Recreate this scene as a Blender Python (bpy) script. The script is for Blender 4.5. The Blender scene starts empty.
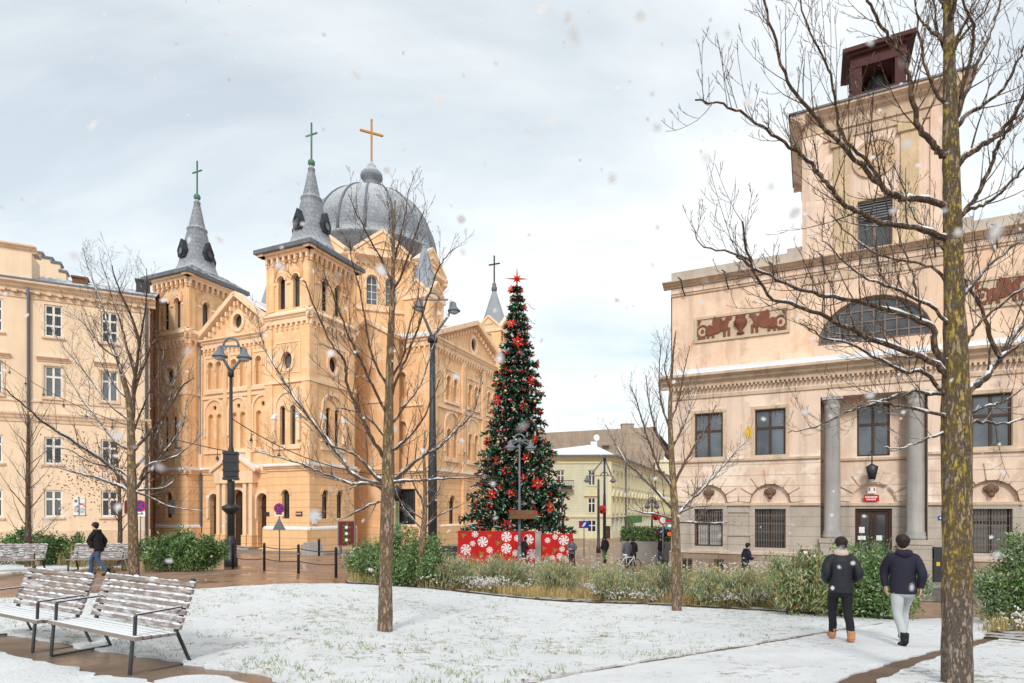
import bpy, bmesh, math, random
from mathutils import Vector, Matrix, noise
from mathutils.geometry import delaunay_2d_cdt
rnd = random.Random(11)
PI = math.pi
F, CX, HY, CZ = 600.0, 512.0, 510.0, 3.55
scn = bpy.context.scene
COL = scn.collection

# ---------------------------------------------------------------- terrain
def hermite(tab, x):
    if x <= tab[0][0]: return tab[0][1]
    if x >= tab[-1][0]: return tab[-1][1]
    n = len(tab)
    def sl(i):
        if i == 0: return (tab[1][1]-tab[0][1])/(tab[1][0]-tab[0][0])
        if i == n-1: return 0.0
        return 0.5*((tab[i+1][1]-tab[i][1])/(tab[i+1][0]-tab[i][0])+(tab[i][1]-tab[i-1][1])/(tab[i][0]-tab[i-1][0]))
    for i in range(n-1):
        if tab[i][0] <= x <= tab[i+1][0]:
            h = tab[i+1][0]-tab[i][0]; t = (x-tab[i][0])/h
            return ((2*t**3-3*t*t+1)*tab[i][1]+(t**3-2*t*t+t)*h*sl(i)+(-2*t**3+3*t*t)*tab[i+1][1]+(t**3-t*t)*h*sl(i+1))
TL = [(0,1.55),(6.45,1.8),(16,2.05),(21,2.22),(35,2.75),(48,3.4),(60,3.55),(75,3.55)]
TR = [(0,1.5),(6.45,1.85),(10,2.22),(20,2.9),(31,3.4),(45,3.55),(75,3.55)]
def drop(x, y):
    a = x/max(y, 4.0)*F+CX
    t = min(1, max(0, (a-250)/350)); t = t*t*(3-2*t)
    return hermite(TL, y)*(1-t)+hermite(TR, y)*t
def gz(x, y): return CZ-drop(x, y)
def G(px, py, lift=0.0):
    """ground point seen at a pixel"""
    k = (px-CX)/F; lo, hi = 1.0, 400.0
    for _ in range(60):
        d = 0.5*(lo+hi)
        if HY+drop(k*d, d)*F/d > py: lo = d
        else: hi = d
    return Vector((k*d, d, gz(k*d, d)+lift))
def W(px, py, d): return Vector(((px-CX)/F*d, d, CZ+(HY-py)/F*d))
def GD(px, d):
    x = (px-CX)/F*d
    return Vector((x, d, gz(x, d)))

# ---------------------------------------------------------------- frames and mesh builder
class Fr:
    def __init__(s, O, U, N):
        s.O = Vector(O); s.U = Vector((U[0], U[1], 0)).normalized(); s.N = Vector((N[0], N[1], 0)).normalized()
    def P(s, u, v, z): return s.O+s.U*u+s.N*v+Vector((0, 0, z))
    def u(s, px, v=0.0):
        a = (px-CX)/F; B = s.O+s.N*v
        return (a*B.y-B.x)/(s.U.x-a*s.U.y)
    def z(s, px, py, v=0.0):
        q = s.P(s.u(px, v), v, 0)
        return CZ+(HY-py)/F*q.y-s.O.z
    def at(s, u, v=0.0, z=0.0):
        return Fr(s.P(u, v, z), s.U, s.N)
ID = Fr((0,0,0), (1,0), (0,-1))      # local frame: u=x, v towards -y (front), z up

class MB:
    def __init__(s): s.v=[]; s.f=[]; s.m=[]; s.s=[]
    def add(s, vs, fs, m=0, sm=False):
        o = len(s.v); s.v.extend([tuple(q) for q in vs])
        for f in fs:
            s.f.append([i+o for i in f]); s.m.append(m); s.s.append(sm)
        return s
    def box(s, fr, u0, u1, v0, v1, z0, z1, m=0):
        q = [fr.P(u,v,z) for z in (z0,z1) for v in (v0,v1) for u in (u0,u1)]
        return s.add(q, [(0,1,5,4),(1,3,7,5),(3,2,6,7),(2,0,4,6),(4,5,7,6),(0,2,3,1)], m)
    def bar(s, a, b, w, h=None, m=0, up=None):
        """rectangular bar from a to b, w wide, h high"""
        a=Vector(a); b=Vector(b); h = w if h is None else h
        d=(b-a).normalized(); up = Vector(up) if up else (Vector((0,0,1)) if abs(d.z)<.95 else Vector((0,1,0)))
        sd=d.cross(up).normalized(); uu=sd.cross(d).normalized()
        q=[]
        for p in (a,b):
            for i,j in ((-1,-1),(1,-1),(1,1),(-1,1)): q.append(p+sd*(i*w/2)+uu*(j*h/2))
        return s.add(q, [(0,1,2,3),(4,7,6,5),(0,4,5,1),(1,5,6,2),(2,6,7,3),(3,7,4,0)], m)
    def tube(s, pts, rs, n=6, m=0, sm=True, cap=True):
        pts=[Vector(p) for p in pts]
        if not hasattr(rs,'__len__'): rs=[rs]*len(pts)
        k=len(pts); q=[]; ref=None
        for i,p in enumerate(pts):
            d=(pts[min(i+1,k-1)]-pts[max(i-1,0)])
            d = d.normalized() if d.length>1e-9 else Vector((0,0,1))
            if ref is None: ref = Vector((1,0,0)) if abs(d.x)<.8 else Vector((0,1,0))
            a=(ref-d*ref.dot(d)).normalized(); ref=a; b=d.cross(a)
            for j in range(n):
                t=2*PI*j/n; q.append(p+(a*math.cos(t)+b*math.sin(t))*rs[i])
        fs=[(i*n+j,i*n+(j+1)%n,(i+1)*n+(j+1)%n,(i+1)*n+j) for i in range(k-1) for j in range(n)]
        if cap: fs += [tuple(range(n))[::-1], tuple((k-1)*n+j for j in range(n))]
        return s.add(q, fs, m, sm)
    def lathe(s, c, prof, n=16, m=0, sm=True, ph=0.0, a0=0, a1=2*PI):
        """prof: list of (r,z) around the vertical through c"""
        c=Vector(c); q=[]; full = abs(a1-a0-2*PI)<1e-6; k = n if full else n+1
        for r,z in prof:
            for j in range(k):
                t=a0+ph+(a1-a0)*j/n; q.append(c+Vector((r*math.cos(t),r*math.sin(t),z)))
        fs=[]
        for i in range(len(prof)-1):
            for j in range(n): fs.append((i*k+j,i*k+(j+1)%k,(i+1)*k+(j+1)%k,(i+1)*k+j))
        if full: fs += [tuple(range(k))[::-1], tuple((len(prof)-1)*k+j for j in range(k))]
        return s.add(q, fs, m, sm)
    def prism(s, fr, poly, v0, v1, m=0):
        n=len(poly); q=[fr.P(u,v0,z) for u,z in poly]+[fr.P(u,v1,z) for u,z in poly]
        fs=[tuple(range(n)), tuple(range(n,2*n))[::-1]]+[(i,(i+1)%n,n+(i+1)%n,n+i) for i in range(n)]
        return s.add(q, fs, m)
    def profile(s, fr, u0, u1, prof, m=0):
        """extrude a closed (v,z) profile along u"""
        n=len(prof); q=[fr.P(u0,v,z) for v,z in prof]+[fr.P(u1,v,z) for v,z in prof]
        fs=[tuple(range(n))[::-1], tuple(range(n,2*n))]+[(i,(i+1)%n,n+(i+1)%n,n+i) for i in range(n)]
        return s.add(q, fs, m)
    def ball(s, c, r, n=8, m=0, sq=(1,1,1)):
        c=Vector(c); k=max(4,n//2); q=[]
        for i in range(1,k):
            ph=PI*i/k
            for j in range(n):
                t=2*PI*j/n; q.append(c+Vector((r*sq[0]*math.sin(ph)*math.cos(t), r*sq[1]*math.sin(ph)*math.sin(t), r*sq[2]*math.cos(ph))))
        q += [c+Vector((0,0,r*sq[2])), c-Vector((0,0,r*sq[2]))]; L=len(q)
        fs=[(i*n+j,i*n+(j+1)%n,(i+1)*n+(j+1)%n,(i+1)*n+j) for i in range(k-2) for j in range(n)]
        fs += [(L-2,(j+1)%n,j) for j in range(n)]+[(L-1,(k-2)*n+j,(k-2)*n+(j+1)%n) for j in range(n)]
        return s.add(q, fs, m, True)
    def wall(s, fr, outline, holes=(), v=0.0, m=0, depth=0.0, fill=None):
        """flat wall with openings; depth>0 builds the reveals, fill[i] a niche back of that material"""
        pts=[]; edges=[]; faces=[]
        def loop(P):
            o=len(pts); n=len(P)
            pts.extend([Vector((a,b)) for a,b in P]); edges.extend([(o+i,o+(i+1)%n) for i in range(n)])
            faces.append(list(range(o,o+n)))
        loop(outline)
        for h in holes: loop(h)
        r=delaunay_2d_cdt(pts, edges, [] , 1 if not holes else 0, 1e-5)
        V=r[0]
        out=[]
        for f in r[2]:
            c=sum((V[i] for i in f), Vector((0,0)))/len(f)
            if not inpoly(c, outline): continue
            if any(inpoly(c,h) for h in holes): continue
            out.append(f)
        s.add([fr.P(a.x,v,a.y) for a in V], out, m)
        for i,h in enumerate(holes):
            d = depth[i] if hasattr(depth,'__len__') else depth
            if d>0: s.reveal(fr,h,v,v-d,m)
            if fill and fill[i] is not None:
                s.add([fr.P(a,v-d,b) for a,b in h],[tuple(range(len(h)))],fill[i])
        return s
    def reveal(s, fr, h, v0, v1, m=0):
        n=len(h); q=[fr.P(a,v0,b) for a,b in h]+[fr.P(a,v1,b) for a,b in h]
        return s.add(q,[(i,(i+1)%n,n+(i+1)%n,n+i) for i in range(n)],m)
    def ring(s, fr, h, t, v0, v1, m=0):
        """frame round an opening: outer loop h, inner loop shrunk by t"""
        us=[a for a,b in h]; zs=[b for a,b in h]; cu=(min(us)+max(us))/2; cz=(min(zs)+max(zs))/2
        ku=1-2*t/(max(us)-min(us)); kz=1-2*t/(max(zs)-min(zs))
        g=[(cu+(a-cu)*ku, cz+(b-cz)*kz) for a,b in h]; n=len(h)
        q=[fr.P(a,v1,b) for a,b in h]+[fr.P(a,v1,b) for a,b in g]+[fr.P(a,v0,b) for a,b in h]+[fr.P(a,v0,b) for a,b in g]
        fs=[]
        for i in range(n):
            j=(i+1)%n
            fs += [(i,j,n+j,n+i),(n+i,n+j,3*n+j,3*n+i),(i,2*n+i,2*n+j,j)]
        return s.add(q,fs,m)
    def build(s, name, mats, parent=None, origin=None):
        me=bpy.data.meshes.new(name)
        off=Vector(origin) if origin is not None else (world_loc(parent) if parent is not None else Vector((0,0,0)))
        me.from_pydata([(x-off.x,y-off.y,z-off.z) for x,y,z in s.v],[],s.f)
        if not isinstance(mats,(list,tuple)): mats=[mats]
        for mt in mats: me.materials.append(mt)
        me.polygons.foreach_set('material_index', s.m); me.polygons.foreach_set('use_smooth', s.s)
        me.update()
        o=bpy.data.objects.new(name, me); COL.objects.link(o)
        if parent is not None: o.parent=parent
        elif origin is not None: o.location=off
        return o
def world_loc(o):
    L=Vector((0,0,0))
    while o is not None: L+=o.location; o=o.parent
    return L
def inpoly(c, P):
    x,y=c[0],c[1]; r=False; n=len(P); j=n-1
    for i in range(n):
        xi,yi=P[i]; xj,yj=P[j]
        if (yi>y)!=(yj>y) and x<(xj-xi)*(y-yi)/(yj-yi)+xi: r=not r
        j=i
    return r
def R4(u0,u1,z0,z1): return [(u0,z0),(u1,z0),(u1,z1),(u0,z1)]
def RC(c,w,z0,z1): return R4(c-w/2,c+w/2,z0,z1)
def arch(c,w,z0,z1,n=10):
    r=w/2; zs=z1-r
    return [(c-r,z0),(c+r,z0)]+[(c+r*math.cos(PI*i/n), zs+r*math.sin(PI*i/n)) for i in range(n+1)]
def segarch(c,w,z0,h,n=14):
    r=w/2
    return [(c+r*math.cos(PI*i/n), z0+h*math.sin(PI*i/n)) for i in range(n+1)]
def circ(c,z,ru,rz=None,n=16):
    rz=rz or ru
    return [(c+ru*math.cos(2*PI*i/n), z+rz*math.sin(2*PI*i/n)) for i in range(n)]
def thing(name, label, cat, loc=(0,0,0), rot=0.0, group=None):
    o=bpy.data.objects.new(name,None); COL.objects.link(o); o.empty_display_size=.2
    o.location=loc; o.rotation_euler=(0,0,rot)
    return tag(o,label,cat,group)
def tag(o,label=None,cat=None,group=None,kind=None):
    if label: o['label']=label
    if cat: o['category']=cat
    if group: o['group']=group
    if kind: o['kind']=kind
    return o
def structure(o): o['kind']='structure'; return o
def copy_tree(o, parent=None):
    c=o.copy(); COL.objects.link(c)
    if parent is not None: c.parent=parent
    for ch in list(o.children): copy_tree(ch,c)
    return c
def window(parent, fr, hole, v, mf, mg, t=.06, nv=1, hz=(.35,), name='window', bt=.05, dep=.08):
    """a window: frame with bars (part) and its pane (sub-part)"""
    us=[a for a,b in hole]; zs=[b for a,b in hole]; u0,u1,z0,z1=min(us),max(us),min(zs),max(zs)
    m=MB(); m.ring(fr,hole,t,v-dep,v,0)
    for i in range(nv):
        u=u0+(u1-u0)*(i+1)/(nv+1)
        top=max([b for a,b in hole if abs(a-u)<(u1-u0)*.3] or [z1])
        m.box(fr,u-bt/2,u+bt/2,v-dep,v-.01,z0+t,top-t*.6,0)
    for h in hz:
        z=z1-(z1-z0)*h; m.box(fr,u0+t*.6,u1-t*.6,v-dep,v-.014,z-bt/2,z+bt/2,0)
    o=m.build(name,mf,parent)
    g=MB(); g.add([fr.P(a,v-dep*.8,b) for a,b in hole],[tuple(range(len(hole)))]); g.build('pane',mg,o)
    return o
def cornice(m, fr, u0, u1, z0, z1, proj, mi=0, back=.02):
    """moulded cornice between z0 and z1 with the largest projection at the top"""
    h=z1-z0
    m.profile(fr,u0,u1,[(-back,z0),(proj*.25,z0),(proj*.3,z0+h*.25),(proj*.6,z0+h*.45),(proj*.65,z0+h*.6),(proj,z0+h*.8),(proj,z1),(-back,z1)],mi)
def dentils(m, fr, u0, u1, step, w, v0, v1, z0, z1, mi=0):
    n=max(1,int((u1-u0)/step))
    for i in range(n):
        u=u0+(u1-u0)*(i+.5)/n; m.box(fr,u-w/2,u+w/2,v0,v1,z0,z1,mi)
def hood(m,fr,c,w,z1,mi,t=.16,pr=.09,leg=0.0):
    """arched hood moulding over a round-headed opening"""
    r=w/2; zs=z1-r; P=[];n=10
    Q=[(c+(r+t)*math.cos(PI*i/n),zs+(r+t)*math.sin(PI*i/n)) for i in range(n+1)]; Qi=[(c+(r+.02)*math.cos(PI*i/n),zs+(r+.02)*math.sin(PI*i/n)) for i in range(n+1)]
    if leg: Q=[(Q[0][0],zs-leg)]+Q+[(Q[-1][0],zs-leg)]; Qi=[(Qi[0][0],zs-leg)]+Qi+[(Qi[-1][0],zs-leg)]
    k=len(Q); v=[fr.P(a,.002,b) for a,b in Q]+[fr.P(a,.002,b) for a,b in Qi]+[fr.P(a,pr,b) for a,b in Q]+[fr.P(a,pr,b) for a,b in Qi]
    fs=[]
    for i in range(k-1): fs += [(2*k+i,2*k+i+1,3*k+i+1,3*k+i),(i,i+1,2*k+i+1,2*k+i),(k+i,3*k+i,3*k+i+1,k+i+1)]
    m.add(v,fs,mi)
# ---------------------------------------------------------------- materials
def lin(r,g,b):
    f=lambda c:(c/255/12.92 if c/255<=.04045 else ((c/255+.055)/1.055)**2.4)
    return (f(r),f(g),f(b),1)
class NT:
    def __init__(s,name):
        s.m=bpy.data.materials.new(name); s.m.use_nodes=True; s.t=s.m.node_tree; s.n=s.t.nodes; s.l=s.t.links
        s.b=s.n['Principled BSDF']
        s.tc=s.n.new('ShaderNodeTexCoord'); s.co=s.tc.outputs['Object']
    def noise(s,scale,detail=4,rough=.55,co=None,stretch=None):
        x=s.n.new('ShaderNodeTexNoise'); x.inputs['Scale'].default_value=scale; x.inputs['Detail'].default_value=detail; x.inputs['Roughness'].default_value=rough
        co=co or s.co
        if stretch:
            mp=s.n.new('ShaderNodeMapping'); mp.inputs['Scale'].default_value=stretch; s.l.new(co,mp.inputs[0]); co=mp.outputs[0]
        s.l.new(co,x.inputs['Vector']); return x.outputs['Fac']
    def ramp(s,fac,a,b,ca=(0,0,0,1),cb=(1,1,1,1)):
        x=s.n.new('ShaderNodeValToRGB'); e=x.color_ramp.elements; e[0].position=a; e[1].position=b; e[0].color=ca; e[1].color=cb
        s.l.new(fac,x.inputs[0]); return x.outputs[0]
    def math(s,op,a,b=None,c=None,clamp=False):
        x=s.n.new('ShaderNodeMath'); x.operation=op; x.use_clamp=clamp
        for i,q in enumerate((a,b,c)):
            if q is None: continue
            if isinstance(q,(int,float)): x.inputs[i].default_value=q
            else: s.l.new(q,x.inputs[i])
        return x.outputs[0]
    def mix(s,fac,a,b,mode='MIX'):
        x=s.n.new('ShaderNodeMix'); x.data_type='RGBA'; x.blend_type=mode
        for i,q in ((0,fac),(6,a),(7,b)):
            if isinstance(q,(int,float)): x.inputs[i].default_value=q
            elif isinstance(q,tuple): x.inputs[i].default_value=q
            else: s.l.new(q,x.inputs[i])
        return x.outputs[2]
    def sep(s,co=None):
        x=s.n.new('ShaderNodeSeparateXYZ'); s.l.new(co or s.co,x.inputs[0]); return x.outputs
    def nz(s):
        g=s.n.new('ShaderNodeNewGeometry'); return s.sep(g.outputs['Normal'])[2]
    def bump(s,h,strength=.3,dist=.02):
        x=s.n.new('ShaderNodeBump'); x.inputs['Strength'].default_value=strength; x.inputs['Distance'].default_value=dist
        s.l.new(h,x.inputs['Height']); s.l.new(x.outputs[0],s.b.inputs['Normal'])
    def out(s,col,rough=.8,metal=0,spec=.3):
        if isinstance(col,tuple): s.b.inputs['Base Color'].default_value=col
        else: s.l.new(col,s.b.inputs['Base Color'])
        if isinstance(rough,(int,float)): s.b.inputs['Roughness'].default_value=rough
        else: s.l.new(rough,s.b.inputs['Roughness'])
        s.b.inputs['Metallic'].default_value=metal; s.b.inputs['Specular IOR Level'].default_value=spec
        return s.m
def sc(c,k): return (min(1,c[0]*k),min(1,c[1]*k),min(1,c[2]*k),1)
SNOW=(.78,.80,.82,1)
def M(name,col,rough=.8,var=.25,scale=1.5,fine=18,course=0,cw=.06,streak=0,patch=None,patch_amt=.6,snow=0,snow_t=.62,bump=.25,metal=0,spec=.3,joint=0,snow_scale=4,patch2=None,snow_w=.12,snow_stretch=None):
    """general weathered surface: two scales of tone, vertical wash-down stains, coursing joints, patches, settled snow"""
    t=NT(name)
    n1=t.noise(scale,5); n2=t.noise(fine,4)
    c=t.mix(t.ramp(n1,.3,.7),sc(col,1-var),sc(col,1+var*.6))
    c=t.mix(.35,c,t.mix(t.ramp(n2,.3,.7),sc(col,1-var*1.2),sc(col,1+var*.5)))
    h=n2
    if streak:
        sN=t.noise(1.0,5,.65,stretch=(2.2,2.2,.16)); c=t.mix(t.math('MULTIPLY',t.ramp(sN,.47,.66),streak),c,sc(col,.42))
    if patch:
        pN=t.noise(.55,6,.65); c=t.mix(t.math('MULTIPLY',t.ramp(pN,.50,.57),patch_amt),c,patch)
    if patch2:
        qN=t.noise(.8,7,.7,stretch=(1,1,.7)); c=t.mix(t.math('MULTIPLY',t.ramp(qN,.55,.62),.28),c,patch2)
    if course:
        xyz=t.sep(); fr_=t.math('FRACT',t.math('DIVIDE',xyz[2],course))
        g=t.math('LESS_THAN',fr_,cw/course)
        if joint:
            row=t.math('FLOOR',t.math('DIVIDE',xyz[2],course))
            s_=t.math('ADD',t.math('ADD',xyz[0],t.math('MULTIPLY',xyz[1],.55)),t.math('MULTIPLY',row,joint*.5))
            g=t.math('MAXIMUM',g,t.math('LESS_THAN',t.math('FRACT',t.math('DIVIDE',s_,joint)),cw*.8/joint))
            cell=t.n.new('ShaderNodeTexWhiteNoise'); cell.noise_dimensions='2D'
            cb=t.n.new('ShaderNodeCombineXYZ'); t.l.new(row,cb.inputs[0]); t.l.new(t.math('FLOOR',t.math('DIVIDE',s_,joint)),cb.inputs[1]); t.l.new(cb.outputs[0],cell.inputs['Vector'])
            c=t.mix(.16,c,t.mix(cell.outputs['Value'],sc(col,.4),sc(col,1.5)))
        c=t.mix(t.math('MULTIPLY',g,.55 if course>.34 or joint else .3),c,sc(col,.45))
        h=t.math('SUBTRACT',n2,t.math('MULTIPLY',g,2.5))
    r=rough
    if snow:
        sm=t.math('ADD',t.nz(),t.math('MULTIPLY',t.math('SUBTRACT',t.noise(snow_scale,4,.6,None,snow_stretch),.5),1.2))
        sm=t.math('MULTIPLY',t.ramp(sm,snow_t,snow_t+snow_w),snow)
        c=t.mix(sm,c,SNOW)
    if bump: t.bump(h,bump,.02)
    return t.out(c,r,metal,spec)
MT={}
church=lin(242,194,146)
MT['church']=M('church_stucco',church,.85,.14,.8,12,course=.33,cw=.02,streak=.28,patch=lin(244,214,178),patch_amt=.45)
MT['church_base']=M('church_rusticated',church,.85,.12,.8,12,course=.62,cw=.05,streak=.15)
MT['church_trim']=M('church_trim',lin(246,210,174),.8,.12,1.2,14,streak=.2,snow=1,snow_t=.75)
MT['church_shade']=M('church_niche_shade',sc(church,.86),.85,.15,1,12)  # wall stucco darkened, painting in the shade of the blind niches
MT['slate']=M('slate_shingle',lin(132,136,142),.6,.3,.9,9,course=.42,cw=.06,joint=.45,snow=.6,snow_t=.2,snow_w=1.0,snow_scale=6,spec=.4)
MT['lead']=M('lead_sheet',lin(104,108,114),.5,.3,1.2,14,snow=.85,snow_t=.85,snow_scale=3,spec=.4)
MT['zinc']=M('zinc_sheet',lin(150,156,164),.5,.15,.9,9,snow=.9,snow_t=.85,spec=.4)
MT['snowroof']=M('snowy_roof',(.74,.76,.79,1),.9,.06,.8,6)
MT['verdigris']=M('verdigris_copper',lin(84,128,104),.6,.25,5,20)
MT['gilt']=M('gilded_metal',lin(196,140,68),.4,.15,4,20,metal=.4)
MT['iron']=M('black_iron',lin(44,46,50),.45,.2,4,30,bump=.1,spec=.5)
MT['ironsnow']=M('dark_iron_frosted',lin(52,54,58),.5,.2,4,30,bump=.1,snow=.9,snow_t=.8,snow_scale=9)
MT['greyiron']=M('grey_iron',lin(112,118,126),.45,.2,4,30,bump=.1)
MT['door']=M('old_oak_door',lin(66,44,32),.55,.3,3,30,bump=.2)
MT['woodframe']=M('brown_window_wood',lin(74,54,44),.6,.2,4,30,bump=.1)
MT['whiteframe']=M('white_window_wood',lin(226,222,214),.6,.08,4,30,bump=.1)
hall=lin(225,198,178)
MT['hall']=M('hall_plaster',hall,.88,.12,.7,10,streak=.45,patch=lin(240,218,198),patch_amt=.6,patch2=lin(206,152,122))
MT['hall_rust']=M('hall_banded_plaster',hall,.88,.12,.7,10,course=.52,cw=.045,streak=.45,patch=lin(240,222,206),patch_amt=.65,patch2=lin(210,160,132))
MT['hall_orange']=M('hall_attic_plaster',lin(228,196,172),.88,.14,.6,10,streak=.45,patch=lin(238,208,180),patch_amt=.6,patch2=lin(214,156,108))
MT['hall_trim']=M('hall_trim',lin(206,180,156),.85,.2,1.3,14,streak=.5,snow=1,snow_t=.72)
MT['hall_stone']=M('hall_stone',lin(184,170,157),.85,.2,1.3,14,course=.46,cw=.035,streak=.3)
MT['hall_plinth']=M('hall_plinth_stone',lin(168,150,134),.9,.3,1.5,10,course=.55,cw=.03,joint=1.1,streak=.3,patch=lin(120,86,62),patch_amt=.5,bump=.6)
MT['hall_ochre']=M('hall_ochre_wash',lin(206,180,146),.88,.3,.8,10,streak=.35)
MT['column']=M('column_stone',lin(172,167,163),.8,.2,1.5,16,streak=.35)
MT['terracotta']=M('terracotta_relief',lin(128,78,60),.8,.35,3,18)
MT['relief_bg']=M('relief_ground',lin(200,178,152),.85,.15,3,18)
MT['maroon']=M('maroon_painted_wood',lin(78,42,40),.7,.3,3,20,snow=.9,snow_t=.8,snow_scale=8)
MT['bronze']=M('dark_bronze',lin(40,40,42),.4,.2,3,20,metal=.5,bump=.1)
MT['clock']=M('clock_dial',lin(206,172,136),.7,.15,3,16)
MT['flatA']=M('apartment_plaster',lin(236,208,178),.88,.09,.6,10,streak=.12)
MT['flatA_trim']=M('apartment_trim',lin(224,194,164),.85,.1,1,12,streak=.25,snow=1,snow_t=.8)
MT['brickend']=M('brown_brick_return',lin(120,84,62),.9,.25,2,14,course=.25,cw=.02,joint=.5)
MT['yellow']=M('yellow_house_boards',lin(210,206,180),.85,.1,.8,8,course=.34,cw=.035,streak=.1)
MT['yellow_plain']=M('yellow_house_plaster',lin(220,212,180),.85,.1,.8,8,streak=.2)
MT['yellow_trim']=M('yellow_house_trim',lin(216,204,162),.85,.1,1,10,snow=1,snow_t=.8)
MT['firewall']=M('brown_rendered_firewall',lin(164,146,130),.95,.2,.25,2.5,streak=.3,patch=lin(178,156,136),patch_amt=.5)
MT['brownbar']=M('brown_painted_bars',lin(120,104,94),.6,.2,4,30,bump=0)
MT['maskstone']=M('brown_carved_stone',lin(120,92,76),.8,.3,4,20)
MT['white']=M('white_enamel',lin(230,230,230),.5,.05,3,20,bump=0)
MT['red']=M('red_enamel',lin(190,26,26),.4,.12,3,20,bump=0)
MT['blue']=M('blue_enamel',lin(36,60,160),.4,.1,3,20,bump=0)
MT['yellowp']=M('yellow_enamel',lin(226,180,40),.5,.1,3,20,bump=0)
MT['orange']=M('orange_enamel',lin(224,96,40),.5,.1,3,20,bump=0)
MT['greenp']=M('green_enamel',lin(40,130,50),.5,.1,3,20,bump=0)
MT['poster']=M('dark_red_poster',lin(110,34,36),.5,.25,6,20,bump=0)
def glass(name,col,var,scale):
    t=NT(name); n=t.noise(scale,3)
    oi=t.n.new('ShaderNodeObjectInfo')
    c=t.mix(t.ramp(n,.35,.65),sc(col,1-var),sc(col,1+var)); c=t.mix(t.ramp(oi.outputs['Random'],.45,1.0),c,(.16,.165,.17,1))
    return t.out(c,.06,0,.6)
MT['glass']=glass('dark_window_glass',(.03,.033,.04,1),.6,.9)
MT['glass_blue']=glass('pale_window_glass',(.10,.115,.14,1),.4,.7)
MT['curtain']=M('white_net_curtain',lin(190,190,190),.9,.2,6,20,bump=0)
MT['glass_lamp']=M('frosted_lamp_glass',lin(180,186,190),.25,.1,5,20,bump=0,spec=.6)
def bark(name,base,lich,amt,snow=.9,top=99,cs=15):
    t=NT(name)
    n1=t.noise(cs,5,.72,stretch=(1,1,.27)); n2=t.noise(cs*2.6,4,.7,stretch=(1,1,.3))
    crack=t.ramp(t.math('ABSOLUTE',t.math('SUBTRACT',n1,.5)),.0,.075)
    c=t.mix(crack,sc(base,.38),sc(base,1.15)); c=t.mix(.35,c,t.mix(t.ramp(n2,.35,.65),sc(base,.5),sc(base,1.4)))
    if amt:
        li=t.noise(8,6,.78,stretch=(1,1,.6)); z=t.sep()[2]
        hi=t.math('MULTIPLY',t.math('SUBTRACT',z,top),.55); hi=t.math('MINIMUM',hi,.04); hi=t.math('MAXIMUM',hi,-.3)
        m=t.math('MULTIPLY',t.ramp(t.math('ADD',li,hi),.615-amt*.1,.68-amt*.1),t.math('ADD',t.math('MULTIPLY',crack,.95),.05))
        c=t.mix(t.math('MULTIPLY',m,.85),c,t.mix(t.ramp(t.noise(14,3),.4,.6),sc(lich,.6),sc(lich,1.2)))
    if snow:
        sm=t.math('ADD',t.nz(),t.math('MULTIPLY',t.math('SUBTRACT',t.noise(7,3),.5),1.6))
        c=t.mix(t.math('MULTIPLY',t.ramp(sm,.42,.62),snow),c,SNOW)
    t.bump(t.math('ADD',crack,t.math('MULTIPLY',n2,.5)),.9,.03)
    return t.out(c,.92,0,.2)
MT['bark_big']=bark('furrowed_lichen_bark',lin(148,132,118),lin(174,150,60),1.28,.5,1.0,22)
MT['bark_mid']=bark('young_lichen_bark',lin(156,132,112),lin(166,140,70),.75,.5,1.0)
MT['bark_dark']=bark('dark_mossy_bark',lin(126,106,92),lin(130,118,74),.4,1,.6)
MT['twig']=bark('dark_twig_bark',lin(124,100,86),lin(116,104,70),.1,.95,1.0)
MT['twig_pale']=bark('pale_twig_bark',lin(136,110,94),lin(120,104,60),.1,1,1.0)
def leafmat(name,c0,c1,snow=.35,t0=.5):
    t=NT(name); n=t.noise(2.2,4); n2=t.noise(45,1)
    c=t.mix(t.ramp(n,.35,.65),c0,c1); c=t.mix(t.math('MULTIPLY',t.ramp(n2,.45,.6),.6),c,sc(c1,1.3))
    if snow: c=t.mix(t.math('MULTIPLY',t.ramp(t.noise(30,2),t0,t0+.08),snow),c,SNOW)
    m=t.out(c,.7,0,.25); return m
MT['leaf']=leafmat('green_leaves',lin(62,92,42),lin(116,144,80),.35,.6)
MT['leaf_dark']=leafmat('dark_green_leaves',lin(46,78,40),lin(88,120,64),.25,.62)
MT['leaf_frost']=leafmat('frosted_leaves',lin(104,118,78),lin(160,166,130),.6,.54)
MT['grass_tan']=leafmat('dry_tan_grass',lin(150,124,74),lin(196,172,120),.25,.6)
MT['grass_ochre']=leafmat('ochre_grass',lin(124,106,62),lin(172,152,98),.2,.62)
MT['grass_green']=leafmat('green_grass',lin(78,100,44),lin(126,140,78),.35,.58)
MT['seed']=M('snowy_seed_heads',(.72,.68,.66,1),.9,.15,9,30,bump=0)
MT['leaf_red']=leafmat('withered_red_leaves',lin(92,44,32),lin(150,84,64),.2,.6)
MT['leaf_brown']=leafmat('fallen_brown_leaves',lin(96,58,32),lin(150,96,52),0)
MT['fir']=leafmat('fir_needles',lin(14,36,28),lin(40,72,50),.0)
MT['fir_frost']=leafmat('frosted_fir_tips',lin(130,140,134),lin(206,208,204),.3,.5)
def shiny(name,c,rough=.2): 
    t=NT(name); return t.out(c,rough,.2,.6)
MT['bauble_red']=shiny('red_bauble',lin(190,22,26))
MT['bauble_green']=shiny('green_bauble',lin(20,150,80))
MT['bauble_gold']=shiny('gold_bauble',lin(214,180,110))
MT['bow']=shiny('red_fabric_flower',lin(206,36,30),.6)
MT['star']=shiny('red_star',lin(214,50,34),.4)
MT['skin']=M('skin',lin(214,168,142),.6,.06,8,40,bump=0)
MT['hair']=M('dark_hair',lin(44,34,30),.6,.3,20,80,bump=.3)
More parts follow.
